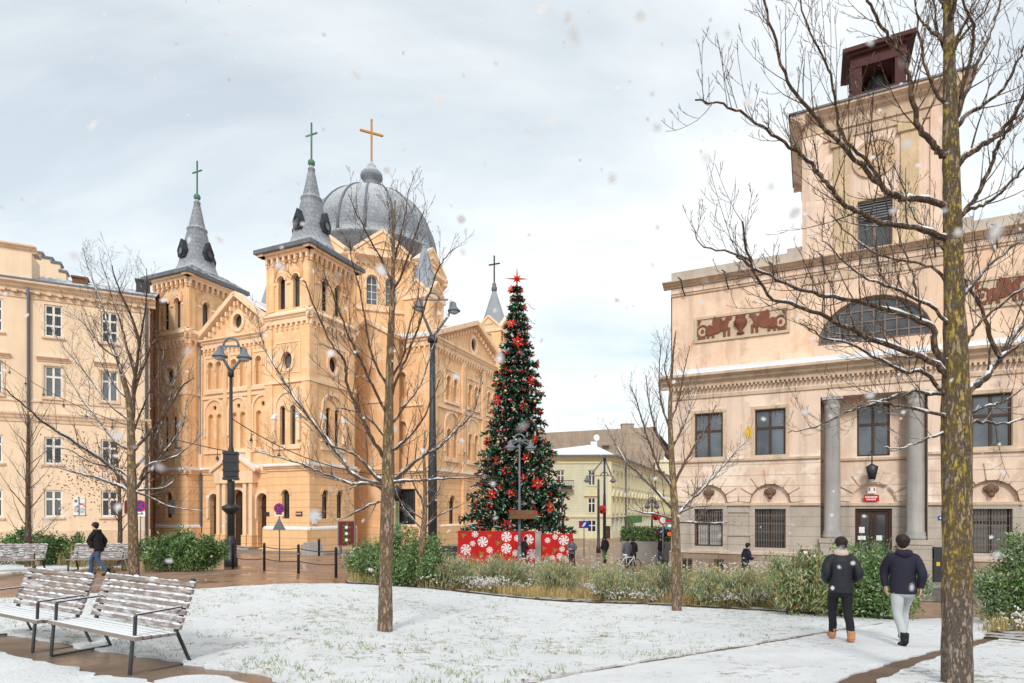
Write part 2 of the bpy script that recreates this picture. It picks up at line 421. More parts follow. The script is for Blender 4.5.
MT['jacket']=M('black_padded_jacket',lin(40,42,48),.55,.3,4,30,course=.11,cw=.02,bump=.4)
MT['navy']=M('navy_jacket',lin(38,36,52),.8,.25,4,30,bump=.2)
MT['trouser']=M('black_trousers',lin(34,34,38),.85,.2,5,40,bump=.1)
MT['jeans']=M('pale_grey_jeans',lin(176,180,182),.85,.12,5,40,bump=.1)
MT['bluejeans']=M('blue_jeans',lin(70,86,116),.85,.15,5,40,bump=.1)
MT['tan']=M('tan_boots',lin(190,134,96),.75,.12,5,40,bump=.1)
MT['black']=M('black_leather',lin(26,26,28),.5,.2,5,40,bump=.1)
MT['scarf']=M('beige_scarf',lin(214,190,172),.9,.1,8,40)
MT['greycoat']=M('grey_coat',lin(92,96,104),.85,.15,4,30)
MT['redcloth']=M('red_cloth',lin(176,40,40),.85,.15,4,30)
MT['greenbag']=M('green_cloth',lin(70,110,60),.85,.15,4,30)
MT['slat']=M('weathered_bench_slat',lin(142,128,122),.85,.25,2.5,26,snow=1,snow_t=.55,snow_scale=5)
MT['slat_back']=M('frosted_bench_back_slat',lin(136,122,118),.85,.25,2.5,26,snow=.8,snow_t=.3,snow_w=.4,snow_scale=26,snow_stretch=(.16,1,1))
MT['crate']=M('grey_planter_boards',lin(150,146,140),.85,.2,2,14,course=.14,cw=.02)
# --- ground surfaces
def pavers():
    t=NT('wet_brown_pavers'); co=t.co
    mp=t.n.new('ShaderNodeMapping'); mp.inputs['Rotation'].default_value=(0,0,.42); t.l.new(co,mp.inputs[0])
    br=t.n.new('ShaderNodeTexBrick'); br.inputs['Scale'].default_value=1; br.inputs['Brick Width'].default_value=.4; br.inputs['Row Height'].default_value=.2; br.inputs['Mortar Size'].default_value=.012
    br.inputs['Color1'].default_value=lin(172,138,114); br.inputs['Color2'].default_value=lin(142,112,92); br.inputs['Mortar'].default_value=lin(92,74,64)
    t.l.new(mp.outputs[0],br.inputs['Vector'])
    wet=t.noise(.35,5,.6); c=t.mix(t.ramp(wet,.4,.6),br.outputs[0],t.mix(.6,br.outputs[0],lin(146,108,84)),'MIX')
    c=t.mix(t.math('MULTIPLY',t.ramp(t.noise(.9,6,.7),.58,.68),.35),c,SNOW)
    t.bump(br.outputs['Fac'],.25,-.01)
    return t.out(c,t.ramp(wet,.42,.62,(.55,)*3+(1,),(.14,)*3+(1,)),0,.5)
MT['pavers']=pavers()
def snowground(name,patchy,green):
    t=NT(name)
    big=t.noise(.5,4); n=t.noise(5.5,7,.72); f=t.noise(26,5,.7)
    m=t.math('ADD',t.math('MULTIPLY',n,.55),t.math('ADD',t.math('MULTIPLY',f,.3),t.math('MULTIPLY',big,.22)))
    bare=t.ramp(m,patchy,patchy+.045)
    c=t.mix(t.ramp(t.noise(2,5),.3,.7),(.74,.75,.77,1),(.84,.845,.85,1))
    ground=t.mix(t.ramp(t.noise(7,4),.42,.58),green[0],green[1])
    c=t.mix(t.math('MULTIPLY',bare,.75),c,ground)
    t.bump(t.math('ADD',f,n),.7,.05)
    return t.out(c,.85,0,.25)
MT['lawn']=snowground('snowy_lawn',.572,(lin(120,130,84),lin(150,132,104)))
MT['path']=snowground('snowy_path',.588,(lin(140,124,112),lin(176,166,158)))
MT['path_wet']=snowground('melting_path_snow',.60,(lin(92,70,56),lin(128,104,88)))
MT['soil']=M('wet_soil_edge',lin(112,90,74),.6,.3,2,14,bump=.5)
MT['bedsoil']=M('bed_mulch',lin(84,66,44),.95,.4,2,14,bump=.8,snow=.5,snow_t=.95,snow_scale=3)
def asphalt(nm='wet_asphalt',ca=lin(74,70,68),cb=lin(104,98,94)):
    t=NT(nm); wet=t.noise(.3,5)
    c=t.mix(t.ramp(t.noise(1.2,5),.3,.7),ca,cb); c=t.mix(t.math('MULTIPLY',t.ramp(t.noise(60,2),.5,.7),.25),c,lin(150,145,140))
    t.bump(t.noise(70,2),.2,.006)
    return t.out(c,t.ramp(wet,.4,.6,(.5,)*3+(1,),(.16,)*3+(1,)),0,.5)
MT['asphalt']=asphalt()
MT['wetpath']=asphalt('wet_brown_path',lin(96,80,68),lin(130,112,98))
MT['kerb']=M('granite_kerb',lin(150,146,142),.8,.15,2,18,snow=.9,snow_t=1.0)
MT['pavement']=M('grey_pavement',lin(138,130,124),.7,.15,.8,14,snow=.8,snow_t=1.02,snow_scale=1.2)
def flakemat():
    t=NT('snowflake'); m=t.out((.92,.95,1,1),.8); tr=t.n.new('ShaderNodeBsdfTranslucent'); tr.inputs[0].default_value=(.94,.97,1,1)
    mx=t.n.new('ShaderNodeMixShader'); mx.inputs[0].default_value=.55; t.l.new(t.b.outputs[0],mx.inputs[1]); t.l.new(tr.outputs[0],mx.inputs[2])
    t.l.new(mx.outputs[0],t.n['Material Output'].inputs[0]); return m
MT['flake']=flakemat()
# ---------------------------------------------------------------- ground sheets
def grid_axis(a,b,fine0,fine1,fs,cs):
    r=[]; x=a
    while x<b:
        r.append(x); x += fs if fine0<=x<fine1 else cs
    return r+[b]
xs=grid_axis(-320,320,-26,30,.8,14); ys=grid_axis(-60,480,-2,70,.8,12)
m=MB()
m.add([(x,y,gz(x,y)) for y in ys for x in xs],[(j*len(xs)+i,j*len(xs)+i+1,(j+1)*len(xs)+i+1,(j+1)*len(xs)+i) for j in range(len(ys)-1) for i in range(len(xs)-1)],0,True)
structure(m.build('ground',MT['pavers']))
def jag(poly, step, amp, seed=0):
    out=[]; n=len(poly)
    for i in range(n):
        a=Vector(poly[i][:2]); b=Vector(poly[(i+1)%n][:2]); L=(b-a).length; k=max(1,int(L/step)); nn=Vector((-(b-a).y,(b-a).x)).normalized() if L>0 else Vector((0,0))
        for j in range(k):
            p=a.lerp(b,j/k)
            if amp: p=p+Vector((noise.noise(Vector((p.x*1.7,p.y*1.7,seed)))+.6*noise.noise(Vector((p.x*5,p.y*5,seed+3)))+.35*noise.noise(Vector((p.x*13,p.y*13,seed+5))),noise.noise(Vector((p.x*1.7,p.y*1.7,seed+20)))+.6*noise.noise(Vector((p.x*5,p.y*5,seed+23)))+.35*noise.noise(Vector((p.x*13,p.y*13,seed+25)))))*amp
            out.append((p.x,p.y))
    return out
def sheet(name, poly, mat, lift, step=.5, amp=0.0, seed=0, kind='structure'):
    """a ground sheet that follows the terrain inside a plan polygon"""
    P=jag(poly, step*.8 if amp==0 else min(step*.5,.12), amp, seed)
    x0,x1=min(a for a,b in P),max(a for a,b in P); y0,y1=min(b for a,b in P),max(b for a,b in P)
    pts=[Vector(p) for p in P]; n=len(P); edges=[(i,(i+1)%n) for i in range(n)]
    j=0; y=y0
    while y<y1:
        x=x0+(step*.5 if j%2 else 0)
        while x<x1:
            if inpoly((x,y),P): pts.append(Vector((x,y)))
            x+=step
        y+=step*.87; j+=1
    r=delaunay_2d_cdt(pts,edges,[],0,1e-4)
    fs=[f for f in r[2] if inpoly(sum((r[0][i] for i in f),Vector((0,0)))/3,P)]
    rl=(lambda p:(.03*noise.noise(Vector((p.x*1.1,p.y*1.1,4)))+.014*noise.noise(Vector((p.x*3.2,p.y*3.2,8))))) if name in('lawn','path','path_snow') else (lambda p:0)
    m=MB(); m.add([(p.x,p.y,gz(p.x,p.y)+lift+(max(-.02,rl(p)) if i>=n else 0)) for i,p in enumerate(r[0])],fs,0,True)
    sk=[(a,b,gz(a,b)+lift) for a,b in P]+[(a,b,gz(a,b)-.05) for a,b in P]
    m.add(sk,[(i,(i+1)%n,n+(i+1)%n,n+i) for i in range(n)],0,False)
    o=m.build(name,mat); o['kind']=kind; return o
def GP(*pp): return [tuple(G(a,b)[:2]) for a,b in pp]
lawn_poly=GP((-60,600),(0,600),(120,594),(200,590.5),(345,585),(430,590),(520,600),(640,606),(770,613),(900,622),(834,631.5),(760,644),(640,664),(528,684),(480,696),(300,690),(262,676),(190,666),(90,650),(0,634),(-60,626))
sheet('lawn',lawn_poly,MT['lawn'],.045,.22,.10,1)
path_poly=GP((544,684),(648,665.5),(768,645.5),(838,633),(905,621),(1000,618),(1008,632),(944,650),(872,671),(840,684),(800,700),(480,720))
sheet('path',path_poly,MT['path'],.04,.22,.06,2)
sheet('lawn',GP((880,684),(950,655),(1010,638),(1060,628),(1130,640),(1130,720),(870,720)),MT['lawn'],.045,.35,.06,5)
sheet('soil_strip',GP((520,687),(640,663.5),(760,643.5),(834,631),(905,619),(905,622),(838,634),(768,647),(648,667),(544,690)),MT['soil'],.02,.3,.05,3)
sheet('soil_strip',GP((820,692),(868,670),(942,648.5),(1004,630),(1060,618),(1060,631),(1010,640),(950,657),(880,688)),MT['soil'],.02,.3,.06,4)
sheet('path_snow',GP((-60,640),(0,655),(60,668),(120,680),(170,690),(170,740),(-60,740)),MT['path_wet'],.04,.2,.13,6)
sheet('path_snow',GP((150,684),(185,678),(225,680),(250,686),(250,700),(150,700)),MT['path_wet'],.035,.3,.08,7)
sheet('bench_pavement',GP((-70,622),(0,632),(90,648),(190,664),(270,679),(300,700),(300,760),(-70,760)),MT['wetpath'],.012,.4,.02,8)
sheet('lawn',GP((-30,553),(60,553),(126,557),(124,567),(60,571),(0,574),(-30,575)),MT['lawn'],.045,.5,.15,9)
# planting bed soil, road and pavement by the hall
bed_poly=GP((346,584),(430,589),(520,599),(640,605),(770,612),(902,621.5),(898,606),(820,592),(700,582),(560,574),(440,568),(360,570))
sheet('planting_bed',bed_poly,MT['bedsoil'],.06,.5,.1,10)
sheet('planting_bed',GP((985,640),(1000,622),(1040,612),(1120,612),(1120,640),(1040,645)),MT['bedsoil'],.06,.4,.05,11)
HB=Fr(((770-CX)/F*28.6,28.6,0),(.895,-.447),(-.447,-.895))    # town hall front
def strip(fr,u0,u1,v0,v1): return [tuple(fr.P(u,v,0)[:2]) for u,v in ((u0,v0),(u1,v0),(u1,v1),(u0,v1))]
sheet('road',strip(HB,-16,30,2.2,9.2),MT['asphalt'],.02,.8)
sheet('pavement',strip(HB,-9,30,-.3,2.0),MT['pavement'],.13,.8)
m=MB()
for i in range(46):
    u0=-9+i*.85; a=HB.P(u0,2.1,0); b=HB.P(u0+.84,2.1,0)
    m.bar((a.x,a.y,gz(a.x,a.y)+.04),(b.x,b.y,gz(b.x,b.y)+.04),.2,.22,0)
structure(m.build('kerb',MT['kerb']))
m=MB()
for i in range(14):
    a=HB.P(8+i*.85,2.26,0); b=HB.P(8+i*.85+.85,2.26,0)
    m.bar((a.x,a.y,gz(a.x,a.y)+.026),(b.x,b.y,gz(b.x,b.y)+.026),.12,.012,0)
structure(m.build('road_marking',MT['yellowp']))
# snow-edged pavement along the church
CK=Vector(((309.5-CX)/F*48,48,0)); UA=Vector((.915,-.4035,0)); UB=Vector((.4035,.915,0))
CF=Fr(CK,UA,-UB); CS=Fr(CK,UB,UA)
sheet('pavement',[tuple((CK+UA*a+UB*b)[:2]) for a,b in ((-24,-3.2),(4.5,-3.2),(4.5,9),(9,9),(9,34),(-24,34))],MT['pavement'],.10,1.2)
# lawn litter and grass tips
m=MB(); lv=MB()
for k in range(5200):
    px=rnd.uniform(-40,1080); py=585+115*rnd.random()**1.3
    p=G(px,py)
    if not inpoly(p,lawn_poly): continue
    if noise.noise(Vector((p.x*.9,p.y*.9,5)))<rnd.uniform(-.4,.35): continue
    z=gz(p.x,p.y)+.045
    if k%9==0:
        a=rnd.uniform(0,6.28); s=rnd.uniform(.02,.045); dx,dy=math.cos(a)*s,math.sin(a)*s
        lv.add([(p.x-dx,p.y-dy,z+.004),(p.x+dy*.5,p.y-dx*.5,z+.015),(p.x+dx,p.y+dy,z+.006),(p.x-dy*.5,p.y+dx*.5,z+.012)],[(0,1,2,3)])
    else:
        for q in range(4):
            a=rnd.uniform(0,6.28); h=rnd.uniform(.03,.085); w=.004; x=p.x+rnd.uniform(-.06,.06); y=p.y+rnd.uniform(-.06,.06)
            m.add([(x-w,y,z-.01),(x+w,y,z-.01),(x+math.cos(a)*h*.8,y+math.sin(a)*h*.8,z+h)],[(0,1,2)])
tag(m.build('grass',MT['grass_green']),'short green grass tips poking through the thin snow','grass',kind='stuff')
tag(lv.build('fallen_leaves',MT['leaf_brown']),'small brown fallen leaves scattered over the snowy lawn','leaves',kind='stuff')
# ---------------------------------------------------------------- town hall (right)
def build_hall():
    fr=HB; B=thing('town_hall','old pink plaster town hall with two grey columns and a square clock tower','building',fr.P(fr.u(873),0,0))
    uc=fr.u(875); ul=fr.u(671); ur=2*uc-ul; mir=lambda u:2*uc-u
    zl=fr.z(770,504); zs=fr.z(770,459.5); zc0=fr.z(770,393); zc1=fr.z(770,368)
    rl,rr=fr.u(820.5),fr.u(928); rr=max(rr,mir(rl)) if False else rr
    rc=(rl+rr)/2
    zrec=fr.z(825,397); zat0=fr.z(671,297); zat1=fr.z(671,289); zpar=fr.z(671,282)
    w1=((fr.u(695)+fr.u(722.5))/2, fr.u(722.5)-fr.u(695)); w2=((fr.u(755)+fr.u(785.5))/2, fr.u(785.5)-fr.u(755))
    W1=max(w1[1],w2[1])
    cols=[w1[0],w2[0],fr.u(991.5),fr.u(991.5)+(w2[0]-w1[0])]
    zw0,zw1=fr.z(770,457.5),fr.z(770,409)
    zg0,zg1=fr.z(770,548.5),fr.z(770,507)
    zp=fr.z(740,554)
    m=MB()   # 0 plaster 1 banded 2 stone 3 plinth 4 trim 5 orange 6 ochre
    # stone ground storey
    gh=[RC(c,W1*1.0,zg0,zg1) for c in cols]
    m.wall(fr,[(ul,-.6),(rl,-.6),(rl,zl),(ul,zl)],[h for h in gh[:2]],0,2,.28)
    m.wall(fr,[(rr,-.6),(ur,-.6),(ur,zl),(rr,zl)],[h for h in gh[2:]],0,2,.28)
    # banded storey with lunettes
    lun=[segarch(c,W1*1.28,zl+.06,W1*.64) for c in cols]
    m.wall(fr,[(ul,zl),(rl,zl),(rl,zs),(ul,zs)],lun[:2],0,1,.14,[0,0])
    m.wall(fr,[(rr,zl),(ur,zl),(ur,zs),(rr,zs)],lun[2:],0,1,.14,[0,0])
    up=[RC(c,W1,zw0,zw1) for c in cols]
    m.wall(fr,[(ul,zs),(rl,zs),(rl,zc0),(ul,zc0)],up[:2],0,0,.2)
    m.wall(fr,[(rr,zs),(ur,zs),(ur,zc0),(rr,zc0)],up[2:],0,0,.2)
    m.add([fr.P(u,0,z) for u,z in R4(rl,rr,zrec,zc0)],[(0,1,2,3)],0)
    # recess
    RD=1.05; rf=fr.at(0,-RD)
    cw=((fr.u(857,-RD)+fr.u(890,-RD))/2); cwd=fr.u(890,-RD)-fr.u(857,-RD)
    z0c,z1c=fr.z(873,456,-RD),fr.z(873,404.5,-RD); dz1=fr.z(873,508.5,-RD); zld=fr.z(873,503.5,-RD)
    m.wall(rf,[(rl,zld),(rr,zld),(rr,zrec),(rl,zrec)],[RC(cw,cwd,z0c,z1c),segarch(cw,cwd*1.35,zld+.05,cwd*.66)],0,0,.14,[None,0])
    m.wall(rf,[(rl,-.6),(rr,-.6),(rr,zld),(rl,zld)],[RC(cw,cwd*1.12,.55,dz1)],0,2,.25)
    for u in (rl,rr):
        m.add([fr.P(u,0,-.6),fr.P(u,-RD,-.6),fr.P(u,-RD,zrec),fr.P(u,0,zrec)],[(0,1,2,3)],0)
    m.add([fr.P(rl,0,zrec),fr.P(rr,0,zrec),fr.P(rr,-RD,zrec),fr.P(rl,-RD,zrec)],[(0,1,2,3)],0)
    m.box(rf,rl+.02,rr-.02,.0,.09,fr.z(873,460,-RD),fr.z(873,457.5,-RD),4)
    m.box(rf,rl+.02,rr-.02,.0,.08,zld-.1,zld+.03,4)
    # voussoir keystones and blocks above lunettes
    for c,f_,w,zb in [(c,fr,W1*1.28,zl) for c in cols]+[(cw,rf,cwd*1.35,zld)]:
        for k in range(7):
            a=PI*(k+.5)/7; r0=w*.5+.05; r1=w*.5+(.78 if k==3 else .62); da=.19
            P=[]
            for aa,rr_ in ((a-da,r0),(a+da,r0),(a+da*.85,r1),(a-da*.85,r1)):
                P.append((c+rr_*math.cos(aa), zb+.06+rr_*math.sin(aa)))
            m.prism(f_,P,.003,.075,1)
    # panels above the upper windows
    for c in cols:
        m.ring(fr,RC(c,W1+.34,zw0-.02,zw1+.17),.15,.003,.05,4)
    # sill course, impost course, plinth
    for a,b in ((ul-.06,rl),(rr,ur)):
        m.box(fr,a,b,-.01,.11,zs-.02,zs+.09,4); m.box(fr,a,b,-.01,.10,zl-.07,zl+.05,4)
        m.box(fr,a,b,-.01,.14,-.6,zp,3)
        m.box(fr,a,b,-.01,.17,zp,zp+.05,4)
    # ground window surrounds
    for c in cols:
        m.ring(fr,RC(c,W1+.42,zg0-.16,zg1+.11),.2,.003,.07,2)
        m.box(fr,c-W1/2-.35,c+W1/2+.35,.0,.2,zg0-.3,zg0-.16,4)
    # stone panel between the two left windows
    pu=(cols[0]+cols[1])/2; m.ring(fr,R4(pu-.6,pu+.6,fr.z(740,536),fr.z(740,510)),.12,.003,.06,2)
    # corner sides
    for u,s in ((ul,-1),(ur,1)):
        for za,zb,mi in ((-.6,zl,2),(zl,zs,1),(zs,zpar,0)):
            m.add([fr.P(u,0,za),fr.P(u,-16,za),fr.P(u,-16,zb),fr.P(u,0,zb)],[(0,1,2,3)],mi)
    m.add([fr.P(ul,-16,-.6),fr.P(ur,-16,-.6),fr.P(ur,-16,zpar),fr.P(ul,-16,zpar)],[(0,1,2,3)],0)
    # main entablature: frieze bands, dentils, cornice with snow ledge
    e0,e1=ul-.05,ur+.05
    m.box(fr,e0,e1,-.02,.07,zc0,zc0+.16,4); m.box(fr,e0,e1,-.02,.05,zc0+.16,zc0+.55,0)
    cornice(m,fr,e0-.45,e1+.45,zc0+.55,zc1-.04,.62,4)
    dentils(m,fr,e0,e1,.19,.1,.0,.3,zc0+.42,zc0+.56,4)
    for s_ in (-1,1):
        pass
    # attic wall with thermal window and panels
    tw=fr.u(934)-fr.u(818); thc=(fr.u(934)+fr.u(818))/2; zt0=fr.z(818,346); zt1=fr.z(880,294)
    th=segarch(thc,tw,zt0,zt1-zt0,20)
    pl0,pl1=fr.u(697),fr.u(787); zpa,zpb=fr.z(697,341),fr.z(697,320.5)
    m.wall(fr,[(ul+.05,zc1-.05),(ur-.05,zc1-.05),(ur-.05,zat0),(ul+.05,zat0)],[th],-.02,5,.3)
    m.box(fr,ul,ur,-.03,.06,zc1-.05,zc1+.75,4) if False else None
    m.box(fr,ul+.02,thc-tw/2-.25,-.03,.035,zc1-.04,zc1+.62,5); m.box(fr,thc+tw/2+.25,ur-.02,-.03,.035,zc1-.04,zc1+.62,5)
    # attic frieze with brackets and cornice
    m.box(fr,ul+.02,ur-.02,-.03,.05,zat0-.04,zat0+.08,4)
    cornice(m,fr,ul-.35,ur+.35,zat1-.05,zat1+.22,.5,4)
    m.wall(fr,[(ul+.05,zat0),(ur-.05,zat0),(ur-.05,zat1),(ul+.05,zat1)],[],-.01,3)
    n=34
    for i in range(n):
        u=ul+.3+(ur-ul-.6)*i/(n-1); m.box(fr,u-.28,u+.28,-.02,.10,zat0+.08,zat1-.08,0)
    pq=fr.u(805,-.12)-.03; m.box(fr,ul+.03,pq,-.5,.06,zat1+.2,zpar+.42,2); m.box(fr,2*uc-pq,ur-.03,-.5,.06,zat1+.2,zpar+.42,2)
    # raised centre of the parapet
    b0,b1=fr.u(787),None; b1=mir(b0); zb=fr.z(787,251,-.2)
    m.box(fr,b0,pq,-1.2,-.2,zpar+.42,zb+.1,2); m.box(fr,2*uc-pq,b1,-1.2,-.2,zpar+.42,zb+.1,2)
    # flat roof
    m.add([fr.P(ul,-.3,zat1),fr.P(ur,-.3,zat1),fr.P(ur,-16,zat1),fr.P(ul,-16,zat1)],[(0,1,2,3)],4)
    m.build('wall',[MT[k] for k in ('hall','hall_rust','hall_stone','hall_plinth','hall_trim','hall_orange','hall_ochre')],B)
    ms=MB(); ms.box(fr,e0-.4,e1+.4,.0,.55,zc1-.045,zc1+.2); ms.build('ledge_snow',MT['snowroof'],B)
    # columns with pedestals
    for pxa,pxb in ((823.5,841),(906,925.5)):
        uu=(fr.u(pxa,-.35)+fr.u(pxb,-.35))/2; r=(fr.u(pxb,-.35)-fr.u(pxa,-.35))/2*.96
        c=fr.P(uu,-.35,0); k=MB(); zb_=fr.z(832,538,-.35)
        k.lathe(c,[(r*1.28,zb_),(r*1.28,zb_+.12),(r*1.12,zb_+.2),(r*1.18,zb_+.28),(r*1.0,zb_+.38),(r*1.0,zb_+2.5),(r*.93,zrec-.55),(r*.98,zrec-.52),(r*.98,zrec-.44),(r*.93,zrec-.4),(r*1.0,zrec-.3),(r*1.2,zrec-.2),(r*1.2,zrec-.14)],20)
        f2=fr.at(uu,-.35); k.box(f2,-r*1.25,r*1.25,-r*1.25,r*1.25,zrec-.14,zrec-.01)
        co=k.build('column',MT['column'],B)
        p=MB(); p.box(f2,-r*1.5,r*1.5,-r*1.5,r*1.6,-.6,zb_-.2); p.box(f2,-r*1.62,r*1.62,-r*1.62,r*1.72,zb_-.2,zb_-.001); p.box(f2,-r*1.62,r*1.62,-r*1.62,r*1.72,-.6,.25)
        p.build('pedestal',MT['hall_stone'],co)
    # windows
    for i,c in enumerate(cols):
        window(B,fr,RC(c,W1,zw0,zw1),-.12,MT['woodframe'],MT['glass_blue'],.08,1,(.38,),bt=.11)
        w=window(B,fr,RC(c,W1,zg0,zg1),-.2,MT['woodframe'],MT['glass'],.08,1,(.33,),bt=.09)
        if i==0:
            q=MB(); q.add([fr.P(u,-.23,z) for u,z in RC(c,W1*.8,zg0+.1,zg0+(zg1-zg0)*.55)],[(0,1,2,3)]); q.build('curtain',MT['curtain'],w)
        g=MB(); nb=12
        for j in range(nb):
            u=c-W1/2+W1*(j+.5)/nb; g.box(fr,u-.012,u+.012,-.1,-.076,zg0,zg1)
        for j in range(1,5):
            z=zg0+(zg1-zg0)*j/5; g.box(fr,c-W1/2,c+W1/2,-.098,-.078,z-.012,z+.012)
        g.build('window_grille',MT['brownbar'],B)
    window(B,rf,RC(cw,cwd,z0c,z1c),-.1,MT['woodframe'],MT['glass_blue'],.08,1,(.38,),bt=.11)
    o=window(B,fr,th,-.18,MT['brownbar'],MT['glass'],.12,9,(.3,.55,.8),bt=.06)
    # door with two leaves
    d=MB(); dw=cwd*1.12; z0d=.55
    d.ring(rf,RC(cw,dw,z0d,dz1),.12,-.25,-.1,0)
    for s_ in (-1,1):
        a,b=(cw-dw/2+.12,cw-.02) if s_<0 else (cw+.02,cw+dw/2-.12)
        d.box(rf,a,b,-.24,-.16,z0d,z0d+1.0,0); d.box(rf,a,a+.12,-.24,-.16,z0d+1.0,dz1-.12,0); d.box(rf,b-.12,b,-.24,-.16,z0d+1.0,dz1-.12,0); d.box(rf,a+.12,b-.12,-.24,-.16,dz1-.26,dz1-.12,0)
        d.box(rf,(a+b)/2-.2,(a+b)/2+.2,-.16,-.14,z0d+.2,z0d+.8,0)
    do=d.build('door',MT['door'],B)
    g=MB(); g.add([rf.P(u,-.21,z) for u,z in RC(cw,dw-.2,z0d+.9,dz1-.2)],[(0,1,2,3)]); g.build('pane',MT['glass'],do)
    st=MB()
    for j,(q,h) in enumerate(((.5,.55),(.9,.38),(1.3,.2))): st.box(rf,rl+.9,rr-.9,.05,q+.25,-.6,h-.002*j)
    st.build('step',MT['hall_stone'],B)
    # masks in the lunettes, relief panels
    for c,f_,w,zb in [(c,fr,W1*1.28,zl) for c in cols]:
        k=MB(); q=f_.P(c,-.06,zb+w*.3); k.ball(q+Vector((0,0,.05)),.2,12,0,(1,.8,1.2)); k.ball(q+f_.N*.17+Vector((0,0,.02)),.045,6,0,(1,1,1.6)); k.ball(q+f_.N*.06-Vector((0,0,.17)),.12,8)
        for s_ in (-1,1): k.ball(q+f_.U*s_*.18+Vector((0,0,.08)),.1,8,0,(1,.8,1.4)); k.ball(q+f_.U*s_*.07+f_.N*.14+Vector((0,0,.1)),.03,6)
        k.build('stone_mask',MT['maskstone'],B); k=MB(); hood(k,f_,c,w-.02,zb+.06+w*.5,0,.1,.05); k.build('lunette_rim',MT['maskstone'],B)
    zm=(zpa+zpb)/2; hh=zpb-zpa
    for s_ in (-1,1):
        a,b=(pl0,pl1) if s_<0 else (mir(pl1),mir(pl0))
        k=MB(); k.ring(fr,R4(a-.12,b+.12,zpa-.12,zpb+.12),.12,.0,.07,1); k.add([fr.P(u,.01,z) for u,z in R4(a,b,zpa,zpb)],[(0,1,2,3)],1)
        um=(a+b)/2
        k.lathe(fr.P(um,.02,0),[(.05,zpa+.05),(.2,zpa+.1),(.08,zpa+.25),(.3,zm),(.34,zm+.15),(.2,zpb-.15),(.26,zpb-.06)],8,0)
        for q in (-1,1):
            # winged beast facing the vase: body, haunch, chest, neck, head, wing, legs, tail scroll
            L=(b-a)/2; X=lambda t:um+q*t*L
            for t,z,ru,rz in ((.55,-.05,.34,.22),(.70,-.08,.24,.26),(.36,.05,.2,.28),(.30,.3,.12,.18),(.24,.4,.13,.1),(.48,.22,.2,.3),(.58,.3,.14,.26)):
                k.prism(fr,circ(X(t),zm+z*hh,ru*L*.42,rz*hh,10),.012,.07+.02*t,0)
            for t in (.26,.36,.62,.74): k.box(fr,X(t)-.06,X(t)+.06,.012,.065,zpa+.05,zm-.05*hh,0)
            k.ring(fr,circ(X(.87),zm-.08*hh,.3,.32*hh,12),.09,.012,.06,0); k.prism(fr,circ(X(.87),zm-.08*hh,.08,.1*hh,8),.012,.06,0)
            k.prism(fr,[(X(.80),zpa+.04),(X(.98),zpa+.04),(X(.98),zpa+.16),(X(.80),zpa+.1)],.012,.05,0)
            k.prism(fr,[(X(.9),zpb-.05),(X(.98),zpb-.05),(X(.98),zm+.2*hh),(X(.93),zm+.28*hh)],.012,.05,0)
        k.build('relief_panel',[MT['terracotta'],MT['relief_bg']],B)
    # downward iron stays on the attic cornice
    for i in range(9):
        u=ul+.6+i*(ur-ul-1.2)/8; k=MB(); k.tube([fr.P(u-.15,.5,zpar-.02),fr.P(u,.56,zat1+.2),fr.P(u+.05,.35,zat0+.2),fr.P(u+.12,.1,zat0-.1)],.035,5); k.build('cornice_bracket',MT['iron'],B)
    # ---- tower
    tv=-.12; tl=fr.u(805,tv); tr=2*uc-tl; tw_=tr-tl; TF=[fr.at(tl,tv),]
    K=fr.P(tr,tv,0)
    faces=[Fr(fr.P(tl,tv,0),fr.U,fr.N),Fr(K,-fr.N,fr.U),Fr(K-fr.N*tw_,-fr.U,-fr.N),Fr(fr.P(tl,tv,0)-fr.N*tw_,fr.N,-fr.U)]
    zt=fr.z(805,120,tv); zb0=zat1
    t=MB(); c=tw_/2
    wz0,wz1=fr.z(875,251,tv),fr.z(875,199,tv); wW=fr.u(892,tv)-fr.u(857,tv)
    ck=fr.z(880,157,tv)
    for i,f in enumerate(faces):
        t.wall(f,[(0,zb0),(tw_,zb0),(tw_,zt),(0,zt)],[RC(c,wW,wz0,wz1)],0,0,.3)
        cx=.9
        for a,b in ((-.12,.75),(tw_-.75,tw_+.12)): t.box(f,a,b,-.05,.12,zb0,zt-.9,0)
        for a,b in ((c-wW*.5-.95,c-wW*.5-.3),(c+wW*.5+.3,c+wW*.5+.95)):
            t.box(f,a,b,-.03,.1,wz0-.5,zt-1.7,2); t.box(f,a-.12,b+.12,-.03,.2,zt-1.7,zt-1.3,2); t.box(f,a-.1,b+.1,-.03,.16,wz0-.8,wz0-.5,1)
        t.box(f,.75,tw_-.75,-.03,.08,zt-1.3,zt-.9,1); t.box(f,-.15,tw_+.15,-.03,.16,wz0-1.1,wz0-.8,1)
        cornice(t,f,-.62,tw_+.62,zt-.55,zt,.62,1)
        t.box(f,-.14,tw_+.14,-.03,.16,zt-.9,zt-.5,1)
        t.ring(f,RC(c,wW+.3,wz0-.12,wz1+.15),.15,.003,.07,2)
    f=faces[0]
    t.add([f.P(-.62,.62,zt),f.P(tw_+.62,.62,zt),f.P(tw_+.62,-tw_-.62,zt),f.P(-.62,-tw_-.62,zt)],[(0,1,2,3)],1)
    to=t.build('clock_tower',[MT['hall'],MT['hall_trim'],MT['hall_ochre']],B)
    e=MB()
    for f in faces: e.box(f,-.68,tw_+.68,.3,.68,zt+.003,zt+.09)
    e.build('copper_edge',MT['lead'],to)
    for f in faces[:2]+faces[3:]:
        window(to,f,RC(c,wW,wz0,wz1),-.2,MT['brownbar'],MT['glass'],.08,1,(.3,),bt=.1)
    g=MB()
    f=faces[0]
